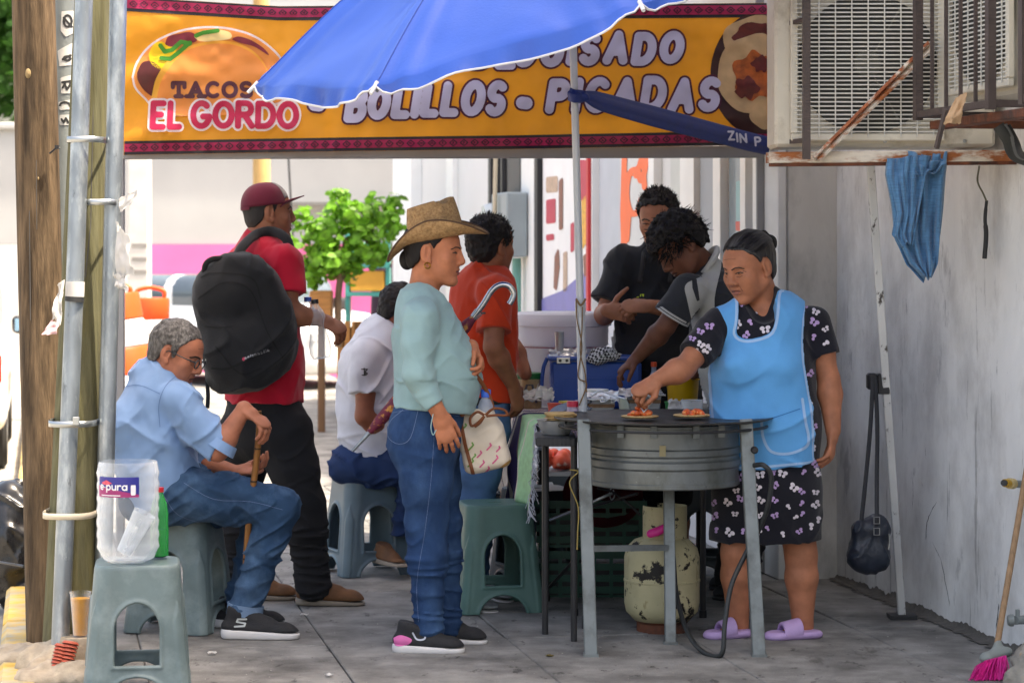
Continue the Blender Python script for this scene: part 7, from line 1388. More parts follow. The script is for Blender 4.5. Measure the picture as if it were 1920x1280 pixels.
sd_line('pocket_trim', pk_, 2.6, atree, m_tr, ap, .0022, cell=1.5); sd_line('pocket_edge', [(1428, 790), (1465, 778), (1500, 766)], .8, atree, M('apron_dark_seam', hexc('2c6fb0'), rough=.9), ap, .0018)  # pale pocket trim and a thin darker blue edge line
sd_line('strap_loop', [(1512, 690), (1518, 700), (1516, 712)], 3, atree, m_ap, ap, .004)
# slippers
m_slip = M('slipper_lilac', hexc('b79ac8'), rough=.55, var=.08, vs=20, bump=.15)
for an, a_, b_ in ((anR, (1405, 1196), (1328, 1196)), (anL, (1540, 1198), (1438, 1200))):
    d0 = an[1]-.03; h_, t_ = W(a_[0], a_[1], d0), W(b_[0], b_[1], d0-.05); h_[2] = t_[2] = 0; Q = Sdf(); dd = nrm(t_-h_); L = np.linalg.norm(t_-h_); s_ = np.cross(dd, (0, 0, 1)); P_ = lambda x, y, z: h_+dd*x*L+s_*y+V3(0, 0, z)
    Q.cap(P_(.17, 0, .014), P_(.82, 0, .012), .042, .05, .01, wide=s_, ratio=.5); Q.cap(P_(.3, 0, .02), P_(.7, 0, .02), .046, .05, .02, wide=s_, ratio=.4); Q.cut((0, 0, .0), (0, 0, -1), .002); Q.cut(P_(0, 0, .03), (0, 0, 1), .004); v, f = Q.mesh(.0045); so = mesh_obj('slipper', v, f, m_slip, ck_, smooth=180)
    Q = Sdf(); Q.cap(P_(.42, 0, .035), P_(.72, 0, .02), .054, .054, .01, wide=s_, ratio=.8); Q.cap(P_(.30, 0, .03), P_(.95, 0, .008), .046, .044, .004, 's', wide=s_, ratio=.75); Q.cut((0, 0, .012), (0, 0, -1), .002); Q.cut(P_(.40, 0, 0), -dd, .004); Q.cut(P_(.74, 0, 0), dd, .004); v, f = Q.mesh(.0045); mesh_obj('slipper_band', v, f, m_slip, so, smooth=180)
MB().tube([tR[0]+V3(.02, 0, .02), tR[0]+V3(-.01, -.005, -.02), W(1196, 752, 9.25)], [.004, .004, .003], 8).obj('cooking_spoon', m_ss, None, smooth=60, loc=tR[0]); tag(bpy.data.objects['cooking_spoon'], 'steel spoon in the cook\'s fingers above the stew', 'spoon')
# ================================================================ PERSON IN THE STRAW HAT
D = 9.15; t = thing('person', 'person in a straw cowboy hat and pale teal top, standing in profile', 'person', W(800, 470, D)*V3(1, 1, 0)); sk2 = skin('skin_tan', 'ba7655')
S = Sdf(); hd = Head(J(815, 474), (.985, -.2, -.06), (.03, 0, 1), 1.06); hd.build(S, J(792, 560, .0), .054, nose=.95, jaw=1.02, cheek=1.1)
shR, elR, wrR = J(786, 598, -.17), J(782, 702, -.22), J(824, 776, -.22); shL, elL, wrL = J(800, 598, .16), J(822, 692, .22), J(884, 650, -.02)
arm(S, shR, elR, wrR); arm(S, shL, elL, wrL); S.cap(shR, shL, .05, .05, .03); S.cap(J(797, 640), J(810, 760), .1, .1); leg(S, J(800, 800, -.08), J(800, 985, -.09), J(806, 1165, -.08), .8); leg(S, J(815, 800, .08), J(830, 985, .09), J(840, 1150, .09), .8)
hand(S, wrR, (.3, -.03, -1), (-.1, 1, .0), 1, .98, curl=(.25, .5, .45), thumb=(.5, .9, .4), tc=.3); hand(S, wrL, (.30, -.35, -.62), (-.75, -.45, -.2), -1, .95, curl=(.5, .7, .5), thumb=(.5, .8, .5), tc=.8)
_, tree = body_mesh('body', S, sk2, t, [hd.box(.15, .15)]+boxes_at(wrR+V3(.02, 0, -.08), wrL+V3(.04, -.03, -.03), r=.13)); hd.face(tree, t, .45, .8, M('lip_rose', hexc('8f4a45'), rough=.5), (.003, -.001), .3)
hd.hair(m_hairb, t, [(-.2, -.07), (-.07, -.06), (-.04, -.03), (-.025, .02), (.0, .036), (.012, .012), (.022, .03), (.05, .06), (.2, .08)], thick=.007, amp=.002, fr=70, st=(1, 1, .4)); b_ = Sdf(); b_.ell(hd.P(0, -.1, -.03), (.03, .03, .04)); v, f = b_.mesh(.005); mesh_obj('hair_bun', v, f, m_hairb, t, smooth=180)
er = hd.P(.083, -.004, -.046); MB().tube([er+.011*(hd.R[1]*math.cos(a)+V3(0, 0, math.sin(a))) for a in np.linspace(0, 6.28, 13)[:-1]], .0028, 6, closed=True).obj('earring', M('gold', hexc('b98a3c'), rough=.25, metal=.95), t, smooth=60)
# straw hat
m_straw = M('straw', hexc('b08c62'), rough=.75, var=.25, vs=40, bump=1.2, bs=75, col2=hexc('8f6d47'), c2s=110, c2t=.55, c2w=.12, spec=.3); m_strawd = M('straw_dark_band', hexc('5b4230'), rough=.8)  # woven straw, and a darker brown for brim edge and band
hat = thing('straw_hat', 'woven straw cowboy hat with curled brim on the person in teal', 'hat', hd.P(0, 0, .09)); HR = frame(nrm((.95, -.12, .17)), (-.17, 0, 1)); HP = lambda x, y, z: hd.P(0, .004, .050)+HR[0]*x+HR[1]*y+HR[2]*z
def brim(u, v): a = 2*math.pi*u; c_, s_ = math.cos(a), math.sin(a); r0x, r0y, r1x, r1y = .084, .102, .158, .198; x, y = s_*(r0x+(r1x-r0x)*v), c_*(r0y+(r1y-r0y)*v); return HP(x*(1-.16*v*v*s_*s_), y, .010*v+.060*(abs(s_)**1.7)*v**1.6-.062*max(0, -c_)**1.5*v**1.3-.026*max(0, c_)**1.5*v**1.3)
MB().grid(brim, 72, 14, .004).obj('brim', m_straw, hat, smooth=180); MB().tube([brim(k/72, 1.) for k in range(72)], .0035, 6, closed=True).obj('brim_edge', m_strawd, hat, smooth=60)
def crown(u, v): # v 0..1 side wall, then crease
    a = 2*math.pi*u; c_, s_ = math.cos(a), math.sin(a); q = min(v/.7, 1.); k = 1-.15*q**2; x, y, z = s_*.086*k, c_*.106*k, .138*q+.008*c_*q
    if v > .7: w = (v-.7)/.3; x *= 1-w; y *= 1-w; z += .006*math.sin(w*1.57)-.038*math.sin(w*1.57)**2*(1-.45*abs(c_))
    z -= .02*q*max(0, abs(s_)*c_*2-.55)*2*(1 if c_ > 0 else 0); return HP(x, y, z)
MB().grid(crown, 64, 26, .003).obj('crown', m_straw, hat, smooth=180); MB().tube([HP(math.sin(a)*.0875, math.cos(a)*.1055, .008) for a in np.linspace(0, 6.28, 49)[:-1]], .005, 6, closed=True).obj('hat_band', m_strawd, hat, smooth=60)
# top
m_teal = fabric('top_teal', '90aeae'); T = Sdf(); Y_ = (0, 1, 0)
spine(T, [(J(815, 765), .185, .158), (J(820, 708), .18, .148), (J(808, 655), .175, .135), (J(797, 605), .165, .105)], Y_, .04); T.cap(shR+V3(0, .02, 0), shL-V3(0, .02, 0), .058, .058, .04); T.cap(J(797, 590), J(796, 545), .09, .062, .03); T.ell(J(846, 664, -.06), (.07, .075, .07), .04); T.ell(J(850, 720, 0), (.095, .13, .08), .05)
m1 = shR*.5+elR*.5; T.cap(shR, m1, .066, .058, .03); T.cap(m1, elR, .058, .053, .03); T.cap(elR, elR+(wrR-elR)*.78, .053, .044, .03, c1=0.); T.cap(shL, elL, .064, .055, .03); T.cap(elL, elL+(wrL-elL)*.78, .053, .042, .02, c1=0.); T.cut(J(815, 768), (-.12, 0, -1)); T.cap(J(800, 530, 0), J(830, 560, 0), .06, .052, .01, 's')
_d1, _d2 = folds(.007, 11, 2., (.8, 1, 1.5)), folds(.005, 9, 5., (2.2, 1, .5)); _d1, _d2 = folds(.007, 10, 2., (.8, 1, 1.3)), folds(.006, 9, 5., (1.4, 1, .7)); T.disp = lambda x, y, z: np.where(z > 1.02, _d2(x, y, z), _d1(x, y, z)); top, tt = cloth_mesh('top', T, m_teal, t, .0055)
MB().tube(catmull([W(812, 776, 8.9), W(808, 800, 8.89), W(812, 815, 8.89), W(818, 805, 8.89)]), .002, 5).obj('cuff_string', m_teal, t, smooth=60)
# jeans
m_den = M('denim_blue', hexc('263f63'), rough=.92, var=.18, vs=14, bump=.5, bs=380, crease=(6., .014, (1, 1, 1.6)), col2=hexc('3c587c'), c2s=5, c2t=.56, c2w=.12, spec=.2, stretch=(1, 1, .7)); m_den2 = M('denim_mid', hexc('2b4460'), rough=.92, var=.18, vs=14, bump=.5, bs=380, crease=(6., .014, (1, 1, 1.)), col2=hexc('4f6a88'), c2s=5, c2t=.56, c2w=.12, spec=.2); m_den3 = M('denim_dark', hexc('24375c'), rough=.92, var=.15, vs=14, bump=.5, bs=380, spec=.2)
def jeans(pel, legs, wide, mat, par, cuts, amp=.009, name='trousers', h=.0062, seed=1.):
    T = Sdf(); spine(T, pel, wide, .04)
    for hp, kn, an, r in legs: leg(T, hp, kn, an, 1., r, .045)
    for p, n in cuts: T.cut(p, n)
    zk = np.mean([l[1][2] for l in legs]); za = np.mean([l[2][2] for l in legs]); d1, d2 = folds(amp, 12, seed, (.6, .6, 2.6)), folds(amp*.7, 10, seed+3, (1, 1, 1)); T.disp = lambda x, y, z: np.where(z < za+(zk-za)*.75, d1(x, y, z)*.85, d2(x, y, z)*.8)
    return cloth_mesh(name, T, mat, par, h)
jn, jt = jeans([(J(805, 770), .165, .14), (J(797, 815), .175, .142)], [(J(800, 830, -.09), J(800, 985, -.09), J(804, 1178, -.09), (.112, .092, .073, .070, .057)), (J(805, 830, .09), J(826, 985, .09), J(838, 1168, .09), (.112, .092, .072, .068, .056))], Y_, m_den, t, [(J(800, 756), (0, 0, 1))])
sd_line('stitching', [(756, 768), (732, 790), (728, 818), (748, 832), (770, 820), (785, 765)], .45, jt, m_stitch, jn, cell=.8); sd_line('stitching', [(815, 800), (808, 900), (796, 1000), (782, 1090), (785, 1165)], .4, jt, m_stitch, jn, cell=.8); sd_line('stitching', [(728, 775), (780, 768), (860, 780)], .4, jt, m_stitch, jn, cell=.8)
m_bk = M('knit_black', (.02, .02, .022), rough=.8, var=.2, vs=30, bump=.4, bs=200); m_ws = M('sole_white', hexc('d5d2d0'), rough=.6, var=.06); m_pks = M('sole_pink', hexc('d86aa6'), rough=.6)
def gpt(px, d): p = W(px, 470, d); p[2] = 0; return p
sn, so, stt = shoe(t, gpt(737, 9.05), gpt(870, 9.03), m_bk, m_ws, .045, .10, .034); shoe(t, gpt(785, 9.28), gpt(912, 9.24), m_bk, m_ws, .045, .1, .03)
sd_line('shoe_swoosh', [(774, 1186), (782, 1198), (796, 1197), (797, 1186)], 1.6, stt, M('swoosh_silver', hexc('b9bcc6'), rough=.4), sn, cell=.9); sd_poly('heel_patch', [(738, 1195), (752, 1190), (772, 1198), (764, 1208), (742, 1210)], stt, m_pks, sn)
# handbag, bottle, parasol under the arm
hb = thing('handbag', 'cream handbag with pink flamingo print and brown leather bow', 'bag', W(905, 890, 9.12)); m_crm = fabric('bag_cream', 'd6c8b4', rough=.7); m_lth = M('leather_tan', hexc('7a4526'), rough=.5, var=.2, vs=20, bump=.3)
bc = W(904, 824, 9.14); BR = np.array([nrm((.97, -.05, .24)), (0, 1, 0), nrm((-.24, 0, .97))]); BR[1] = np.cross(BR[2], BR[0]); B = Sdf(); B.box(bc-BR[2]*.03, (.088, .05, .088), BR, .03); B.box(bc+BR[2]*.05, (.072, .04, .07), BR, .025, .04); B.disp = folds(.003, 14, 3.); v, f = B.mesh(.0055); bo_ = mesh_obj('body', v, f, m_crm, hb, smooth=180); btr = bvh(v, f)
for k, (x, y, s1) in enumerate(((884, 838, 6), (900, 852, 5), (918, 838, 5), (884, 868, 6), (905, 870, 5), (930, 862, 6), (872, 800, 4), (935, 842, 4), (915, 880, 4), (890, 855, 3))):
    pl = [[(x-s1, -y-s1), (x, -y), (x+s1*.6, -y+s1*.7), (x+s1*.2, -y+s1*1.4)]]; surf_decal('flamingo_print', strokes(pl, 1.5), bbox2(pl, 3), 1.1, btr, M('print_flamingo', hexc('cf5f86'), rough=.7, var=.2, vs=60) if k % 3 else M('print_leafgreen', hexc('6f9a4c'), rough=.7, var=.2), bo_)
sd_poly('bottom_trim', [(866, 889), (910, 893), (955, 862), (950, 872), (905, 898), (868, 897)], btr, M('bag_trim_straw', hexc('b0874f'), rough=.7), bo_); sd_line('side_strap', [(862, 775), (872, 830), (888, 890)], 3.2, btr, m_lth, bo_, .004)
MB().tube(catmull([W(868, 780, 9.06), W(858, 755, 9.05), W(852, 735, 9.0), W(845, 715, 8.98)]), .009, 8, flat=((0, 1, 0), .4)).obj('strap', m_lth, hb, smooth=60); MB().tube(catmull([W(925, 768, 9.12), W(918, 745, 9.12), W(905, 720, 9.1), W(890, 700, 9.06)]), .008, 8, flat=((0, 1, 0), .4)).obj('strap', m_lth, hb, smooth=60)
bow = MB()
for pts in ([(908, 778), (895, 772), (882, 783), (884, 798), (896, 792), (908, 780)], [(910, 778), (925, 766), (945, 768), (950, 778), (930, 778), (912, 780)], [(908, 780), (900, 792), (890, 800)]): bow.tube(catmull([W(x, y, 9.06) for x, y in pts], 5), .006, 6, flat=((0, 0, 1), .9))
bow.obj('bow', m_lth, hb, smooth=60)
MB().lathe(W(911, 790, 9.13), [(.03, 0), (.03, .06), (.022, .08), (.016, .09), (.016, .094)], 20).obj('drink_bottle', clear_mat('bottle_grey', col=(.45, .5, .6), op=.5), None, smooth=50, loc=W(911, 790, 9.13)); db = bpy.data.objects['drink_bottle']; tag(db, 'water bottle with a blue cap standing in the handbag', 'bottle'); MB().lathe(W(911, 790, 9.13), [(.019, .092), (.0195, .118), (.017, .122), (0, .122)], 20).obj('cap', M('cap_blue', hexc('2f63c9'), rough=.35), db, smooth=40)
fu = thing('folded_umbrella', 'folded maroon and gold umbrella with silver hooked handle under the arm', 'umbrella', W(780, 720, 9.44)); ua, ub = W(664, 842, 9.46), W(888, 595, 9.40); ud = nrm(ub-ua); Pn = [ua+ud*x for x in (.0, .06, .12, .3, .5, .58, .6)]; L = np.linalg.norm(ub-ua)
m_umb = M('umbrella_floral', hexc('6b1f36'), rough=.6, var=.3, vs=40, col2=hexc('c98a3d'), c2s=34, c2t=.56, c2w=.04, bump=.6, bs=60)
MB().tube([ua+ud*x*L for x in (.13, .2, .4, .7, .93, 1.)], [.012, .022, .03, .032, .024, .014], 14).obj('cloth', m_umb, fu, smooth=60); MB().tube([ua-ud*.01, ua+ud*.14*L], [.006, .009], 10).obj('tip', m_steel, fu, smooth=60); MB().tube(catmull([ub-ud*.02, W(905, 572, 9.40), W(922, 545, 9.40), W(938, 534, 9.40), W(954, 536, 9.40), W(963, 549, 9.4), W(960, 562, 9.4), W(955, 570, 9.4)]), .0115, 12).obj('handle', M('chrome', hexc('b4b7ba'), rough=.22, metal=.95), fu, smooth=60)
for k in range(6): a = k*1.05; o_ = .016*(np.cross(ud, (0, 1, 0))*math.cos(a)+V3(0, 1, 0)*math.sin(a)); MB().tube([ub+o_*.7-ud*.01, ub+o_+ud*.03], .0028, 5).obj('rib_end', m_band, fu)
# ================================================================ PERSON IN RED WITH A BACKPACK
D = 10.35; t = thing('person', 'person in a red shirt and maroon cap seen from behind with a backpack', 'person', W(500, 470, D)*V3(1, 1, 0)); sk3 = skin('skin_dark', '8c5942')
S = Sdf(); hd = Head(J(504, 400), (.93, .30, .02), (0, 0, 1), 1.03); hd.build(S, J(486, 462), .06, nose=1.05); shR, elR, wrR = J(535, 492, -.15), J(540, 588, -.2), J(600, 598, -.16); shL, elL, wrL = J(455, 492, .2), J(520, 590, .3), J(590, 590, .1)
arm(S, shR, elR, wrR, 1.12); arm(S, shL, elL, wrL, 1.1); S.cap(shR, shL, .05, .05, .03); S.cap(J(490, 520), J(490, 760), .12, .12); hand(S, wrR, (.9, -.05, -.42), (.1, .55, -.8), 1, 1.05, curl=(.75, .7, .5), thumb=(.5, .7, .3), tc=.5)
_, tree = body_mesh('body', S, sk3, t, [hd.box(.15, .15)]+boxes_at(wrR+V3(.06, 0, -.04), r=.13)); hd.face(tree, t, .5, 1., M('lip_dark', hexc('5c332b'), rough=.5))
hd.hair(M('hair_buzz', (.02, .017, .016), rough=.8, var=.3, vs=120), t, [(-.2, -.06), (-.07, -.06), (-.04, -.03), (-.02, .03), (0, .036), (.008, -.02), (.016, -.03), (.022, .03), (.05, .05), (.2, .08)], thick=.0025, amp=.0012, fr=120)
cap_ = thing('baseball_cap', 'maroon baseball cap with a pale front panel', 'cap', hd.P(0, 0, .1)); m_cap = fabric('cap_maroon', '5b1a2b'); CR = frame(nrm((.93, .30, .10)), (-.10, 0, 1)); CP = lambda x, y, z: hd.P(0, -.016, .042)+CR[0]*x+CR[1]*y+CR[2]*z
def dome(u, v): a = 2*math.pi*u; ph = v*1.5708; return CP(math.sin(a)*.084*math.cos(ph)**.8, math.cos(a)*.104*math.cos(ph)**.8, .100*math.sin(ph)-.012)
do = MB().grid(dome, 48, 14, .003).obj('dome', m_cap, cap_, smooth=180); MB().grid(lambda u, v: CP(math.sin(-.75+1.5*u)*.086*math.cos(.25+v*1.0)**.8, math.cos(-.75+1.5*u)*.106*math.cos(.25+v*1.0)**.8, .1025*math.sin(.25+v*1.0)-.012), 12, 8, .002).obj('front_panel', fabric('cap_pale', '8d8580'), cap_, smooth=180)
MB().grid(lambda u, v: CP(math.sin(-1.05+2.1*u)*(.08+.01*v), math.cos(-1.05+2.1*u)*.1+v*.075*math.cos((-1.05+2.1*u)*1.2), -.006+.022*v-.018*abs(-1+2*u)**2), 16, 6, .004).obj('peak', m_cap, cap_, smooth=60); MB().grid(lambda u, v: CP(math.sin(math.pi-.7+1.4*u)*.085, math.cos(math.pi-.7+1.4*u)*.105, -.008-.014+.014*v), 12, 2, .003).obj('strap', m_cap, cap_)
m_red = fabric('shirt_red', 'b3182f'); T = Sdf(); wv = nrm((.5, -.86, 0)); spine(T, [(J(493, 752), .2, .16), (J(493, 680), .2, .165), (J(490, 600), .2, .15), (J(487, 520), .2, .12)], wv, .04); T.cap(shR, shL, .066, .066, .04); T.cap(J(488, 490), J(488, 452), .1, .072, .03); T.cap(shR, shR+(elR-shR)*.62, .076, .078, .03, c1=0.); T.cap(shL, shL+(elL-shL)*.6, .076, .078, .03, c1=0.); T.cut(J(490, 752), (0, 0, -1)); T.disp = folds(.009, 8, 8., (1.2, 1, .6)); cloth_mesh('shirt', T, m_red, t)
MB().tube([hd.P(.056*math.sin(a), -.03+.056*math.cos(a), -.105-.012*math.cos(a)) for a in np.linspace(0, 6.28, 25)[:-1]], .0022, 5, closed=True).obj('neck_chain', m_band, t)
m_bpants = M('trousers_black', (.018, .018, .02), rough=.9, var=.15, bump=.4, bs=300, spec=.2)
jeans([(J(495, 760), .185, .155), (J(497, 800), .185, .15)], [(J(535, 810, -.08), J(568, 940, -.1), J(588, 1098, -.1), (.12, .10, .085, .082, .075)), (J(460, 810, .08), J(448, 940, .1), J(452, 1098, .1), (.12, .1, .085, .082, .075))], wv, m_bpants, t, [(J(500, 744), (0, 0, 1))])
m_brn_ = M('suede_brown', hexc('6b4930'), rough=.85, var=.25, vs=18, bump=.5); m_sol2 = M('sole_taupe', hexc('8a7f72'), rough=.8); shoe(t, gpt(556, 10.27), gpt(682, 10.25), m_brn_, m_sol2, .05, .1, .03); shoe(t, gpt(436, 10.42), gpt(556, 10.42), m_brn_, m_sol2, .05, .1, .03)
# backpack
bp = thing('backpack', 'large black backpack worn by the person in red', 'backpack', W(455, 735, 10.1)); m_bp = fabric('backpack_black', (.014, .014, .015), rough=.85, var=.15, bump=.5); q = [(402, 488), (432, 474), (472, 478), (515, 505), (545, 570), (556, 640), (540, 690), (478, 732), (425, 738), (392, 715), (376, 640), (364, 570), (372, 515)]
qw = smoothp([((x-CX)*10.1/F, CH-(y-YH)*10.1/F) for x, y in q], 3); qf = poly2(qw); qb = lambda X, Y, Z: np.broadcast_to(qf(np.broadcast_to(X, (X.shape[0], 1, Z.shape[2])), np.broadcast_to(Z, (X.shape[0], 1, Z.shape[2]))), (X.shape[0], Y.shape[1], Z.shape[2]))
B = Sdf(); B._a(lambda X, Y, Z: np.sqrt(np.maximum(qb(X, Y, Z)+.06, 0)**2+np.maximum(np.abs(Y-10.13)-.06, 0)**2)-.06+np.minimum(np.maximum(qb(X, Y, Z)+.06, np.abs(Y-10.13)-.06), 0), W(360, 742, 10.1)-V3(.02, .1, .02), W(560, 465, 10.1)+V3(.02, .16, .02), .02, 'u'); B.ell(W(450, 660, 10.02), (.15, .07, .14), .06); B.ell(W(425, 555, 10.03), (.1, .06, .1), .05); B.disp = folds(.009, 9, 6., (1, 1, .7)); bo_, btr = cloth_mesh('body', B, m_bp, bp, .0065)
m_bps = M('backpack_seam', (.006, .006, .006), rough=.9); sl_ = lambda pts, r=1.4, m=m_bps: sd_line('seam', pts, r, btr, m, bo_, .002, cell=1.1)
sl_([(398, 690), (430, 690), (480, 665), (508, 652)], 2.); sl_([(372, 560), (420, 530), (470, 545), (500, 620), (530, 670)]); sl_([(384, 612), (410, 614), (436, 612)], 1.); sl_([(405, 650), (450, 700), (490, 690)]); sl_([(378, 520), (400, 512), (470, 520), (490, 560)], 1.6)
pl, _ = text_lines('oeisnootin', 459, -673, 5.5, .5, 0, 0, .9, .35); surf_decal('badge_print', strokes(pl, .8), bbox2(pl, 2), .7, btr, M('badge_grey', hexc('a0a0a2'), rough=.5), bo_, .002, many=True)['kind'] = 'stuff'; sd_poly('badge_mark', [(454, 672), (458, 669), (460, 674), (456, 677)], btr, m_pk, bo_, .002, .8)
MB().tube(catmull([W(386, 530, 10.05), W(384, 500, 10.03), W(398, 486, 10.03), W(425, 486, 10.05), W(440, 495, 10.06)]), .012, 8, flat=((0, 1, 0), .5)).obj('handle', m_bp, bp, smooth=60); MB().tube(catmull([W(440, 490, 10.08), W(455, 462, 10.14), W(480, 440, 10.24), W(510, 434, 10.26), W(535, 446, 10.22), W(545, 470, 10.2)]), .021, 10, flat=((0, 1, 0), .5)).obj('shoulder_strap', m_bp, bp, smooth=60)
MB().tube(catmull([W(388, 712, 10.08), W(390, 740, 10.06), W(389, 765, 10.06)]), .009, 6, flat=((0, 1, 0), .3)).obj('loose_strap', m_bp, bp); MB().tube(catmull([W(384, 652, 10.01), W(387, 668, 10.0), W(385, 680, 10.0)]), .004, 6).obj('zip_pull', m_band, bp); MB().tube(catmull([W(386, 612, 10.02), W(394, 611, 10.02)]), .003, 5).obj('zip_pull', m_band, bp)
wb = thing('water_bottle', 'clear plastic water bottle held by the person in red', 'bottle', W(603, 672, 10.18)); q = W(603, 672, 10.18); MB().lathe(q, [(.02, .006), (.036, .0), (.046, .02), (.046, .06), (.04, .09), (.034, .12), (.036, .15), (.04, .17), (.03, .2), (.014, .225), (.014, .235)], 28, axis=(-.12, 0, 1), wob=lambda a, h: .02*math.sin(5*a)).obj('bottle_wall', clear_mat('bottle_water', op=.2, rough=.08), wb, smooth=60); MB().lathe(q, [(.016, .232), (.016, .25), (0, .251)], 16, axis=(-.12, 0, 1)).obj('cap', m_black, wb, smooth=40)
b2 = thing('water_bottle', 'second small bottle with a blue cap behind the held one', 'bottle', W(576, 610, 10.3)); q = W(577, 600, 10.3); MB().lathe(q, [(.03, 0), (.03, .05), (.013, .08)], 20).obj('bottle_wall', MATS['bottle_water'], b2, smooth=50); MB().lathe(q, [(.016, .08), (.016, .098), (0, .099)], 14).obj('cap', MATS['cap_blue'], b2, smooth=40)
# ================================================================ OLD MAN ON THE STOOL
D = 9.5; t = thing('person', 'person with grey hair, glasses and blue shirt seated with a cane', 'person', W(300, 470, D)*V3(1, 1, 0)); sk4 = skin('skin_ruddy', 'a96c53')
S = Sdf(); hd = Head(J(331, 665, -.06), (.90, -.22, -.36), (.30, 0, 1), 1.06); hd.build(S, J(296, 722, .0), .056, nose=1.1, jaw=1.02); shR, elR, wrR = J(338, 752, -.17), J(408, 845, -.2), J(458, 765, -.18); shL, elL, wrL = J(330, 760, .18), J(380, 870, .2), J(440, 884, .08)
arm(S, shR, elR, wrR, 1.05); arm(S, shL, elL, wrL); S.cap(shR, shL, .05, .05, .03); S.cap(J(290, 780), J(300, 920), .1, .1); leg(S, J(330, 930, -.08), J(525, 945, -.08), J(458, 1140, -.08), .8); leg(S, J(330, 930, .1), J(500, 950, .12), J(450, 1130, .1), .8)
hand(S, wrR, (.62, -.1, -.45), (-.25, .25, -.9), 1, 1.08, curl=(.55, .75, .45), thumb=(.4, .9, .5), tc=.6); hand(S, wrL, (.95, -.25, .05), (.05, -.2, 1), -1, 1.05, curl=(.5, .6, .4), thumb=(.7, .7, .3), tc=.5)
_, tree = body_mesh('body', S, sk4, t, [hd.box(.15, .15)]+boxes_at(wrR+V3(.05, 0, -.04), wrL+V3(.07, -.01, 0), r=.13)); hd.face(tree, t, .3, 1.1, M('lip_dull', hexc('7a463c'), rough=.5), (0, -.002), .6, 1)
hd.hair(m_hairg, t, [(-.2, -.075), (-.065, -.07), (-.04, -.03), (-.026, .025), (-.004, .034), (.008, -.012), (.02, -.008), (.026, .04), (.048, .07), (.062, .085), (.2, .1)], thick=.009, amp=.0035, fr=75, st=(.5, 1, 1))
gl = MB(); 
for q in (-1, 1): gl.tube([hd.P(q*.031+.021*math.cos(a), .098, .0+.016*math.sin(a)) for a in np.linspace(0, 6.28, 15)[:-1]], .0028, 6, closed=True); gl.tube([hd.P(q*.052, .096, .006), hd.P(q*.074, .06, .008), hd.P(q*.08, -.005, .012), hd.P(q*.078, -.02, .0)], .0026, 6)
gl.tube([hd.P(-.01, .1, .004), hd.P(.01, .1, .004)], .0025, 6); tag(gl.obj('glasses', M('frame_dark', (.02, .025, .03), rough=.35), smooth=60, loc=hd.P(0, .1, 0)), 'dark framed glasses on the grey haired person', 'glasses')
m_shb = fabric('shirt_lightblue', '7d9cc4', var=.05); T = Sdf(); wv = nrm((.25, -.97, 0)); spine(T, [(J(308, 935), .19, .15), (J(296, 870), .195, .155), (J(288, 800), .2, .15), (J(296, 745), .18, .115)], wv, .05); T.cap(shR, shL, .062, .062, .04); T.cap(J(296, 740), J(300, 700, -.01), .09, .066, .03); T.ell(J(245, 800, -.05), (.07, .13, .11), .06)
T.cap(shR, shR*.5+elR*.5, .074, .07, .03); T.cap(shR*.5+elR*.5, elR+(wrR-elR)*.12, .07, .062, .03, c1=0.); T.cap(shL, elL, .07, .06, .03); T.cut(J(310, 945), (.35, 0, -1)); T.disp = folds(.014, 8, 9., (1.2, 1, .8)); sh_, st_ = cloth_mesh('shirt', T, m_shb, t)
m_sb = M('shirt_seam_blue', hexc('5d7ba6'), rough=.9); sd_line('seam', [(222, 728), (260, 722), (300, 738)], .7, st_, m_sb, sh_, cell=.8); sd_line('seam', [(335, 700), (310, 725), (298, 760), (300, 800)], .7, st_, m_sb, sh_, cell=.8)
MB().tube(catmull([hd.P(.062, -.035, -.10), hd.P(.05, .02, -.125), hd.P(0, .045, -.135), hd.P(-.05, .02, -.125), hd.P(-.062, -.035, -.1), hd.P(0, -.095, -.085)]), .012, 8, closed=True, flat=((0, 0, 1), 1.6)).obj('collar', m_shb, t, smooth=60); cu_ = nrm(wrR-elR); MB().tube([elR+cu_*.005, elR+cu_*.045], [.066, .06], 22).obj('cuff', m_shb, t, smooth=60)
def bend(legs, pel, mat, par, seed=1., wide=(0, 1, 0), amp=.011, h=.0062, name='trousers', cuts=()):
    T = Sdf(); spine(T, pel, wide, .05)
    for hp, kn, an, r in legs: leg(T, hp, kn, an, 1., r, .03)
    for p, n in cuts: T.cut(p, n)
    T.disp = folds(amp, 11, seed, (1.2, .7, 1.2)); return cloth_mesh(name, T, mat, par, h)
jo, jt = bend([(J(335, 925, -.09), J(522, 948, -.09), J(456, 1152, -.09), (.105, .095, .077, .072, .062)), (J(335, 930, .1), J(495, 955, .12), J(448, 1140, .1), (.105, .09, .075, .07, .062))], [(J(305, 930), .17, .13), (J(330, 925), .17, .12)], m_den2, t, 4., cuts=[(J(456, 1158, -.09), (-.3, 0, -1))]); sd_line('stitching', [(345, 905), (400, 935), (470, 940), (530, 955)], .4, jt, m_stitch, jo, cell=.8); sd_line('stitching', [(308, 930), (335, 965), (395, 985)], .4, jt, m_stitch, jo, cell=.8)
MB().tube([J(461, 1132, -.09), J(458, 1152, -.09)], [.072, .07], 24).obj('trouser_cuff', M('denim_cuff', hexc('6d86a3'), rough=.95, var=.15, bump=.4, bs=300), t, smooth=60); sn, so, stt = shoe(t, gpt(413, 9.38), gpt(563, 9.36), m_bk, m_ws, .046, .105, .04); shoe(t, gpt(400, 9.66), gpt(535, 9.66), m_bk, m_ws, .046, .1, .036)
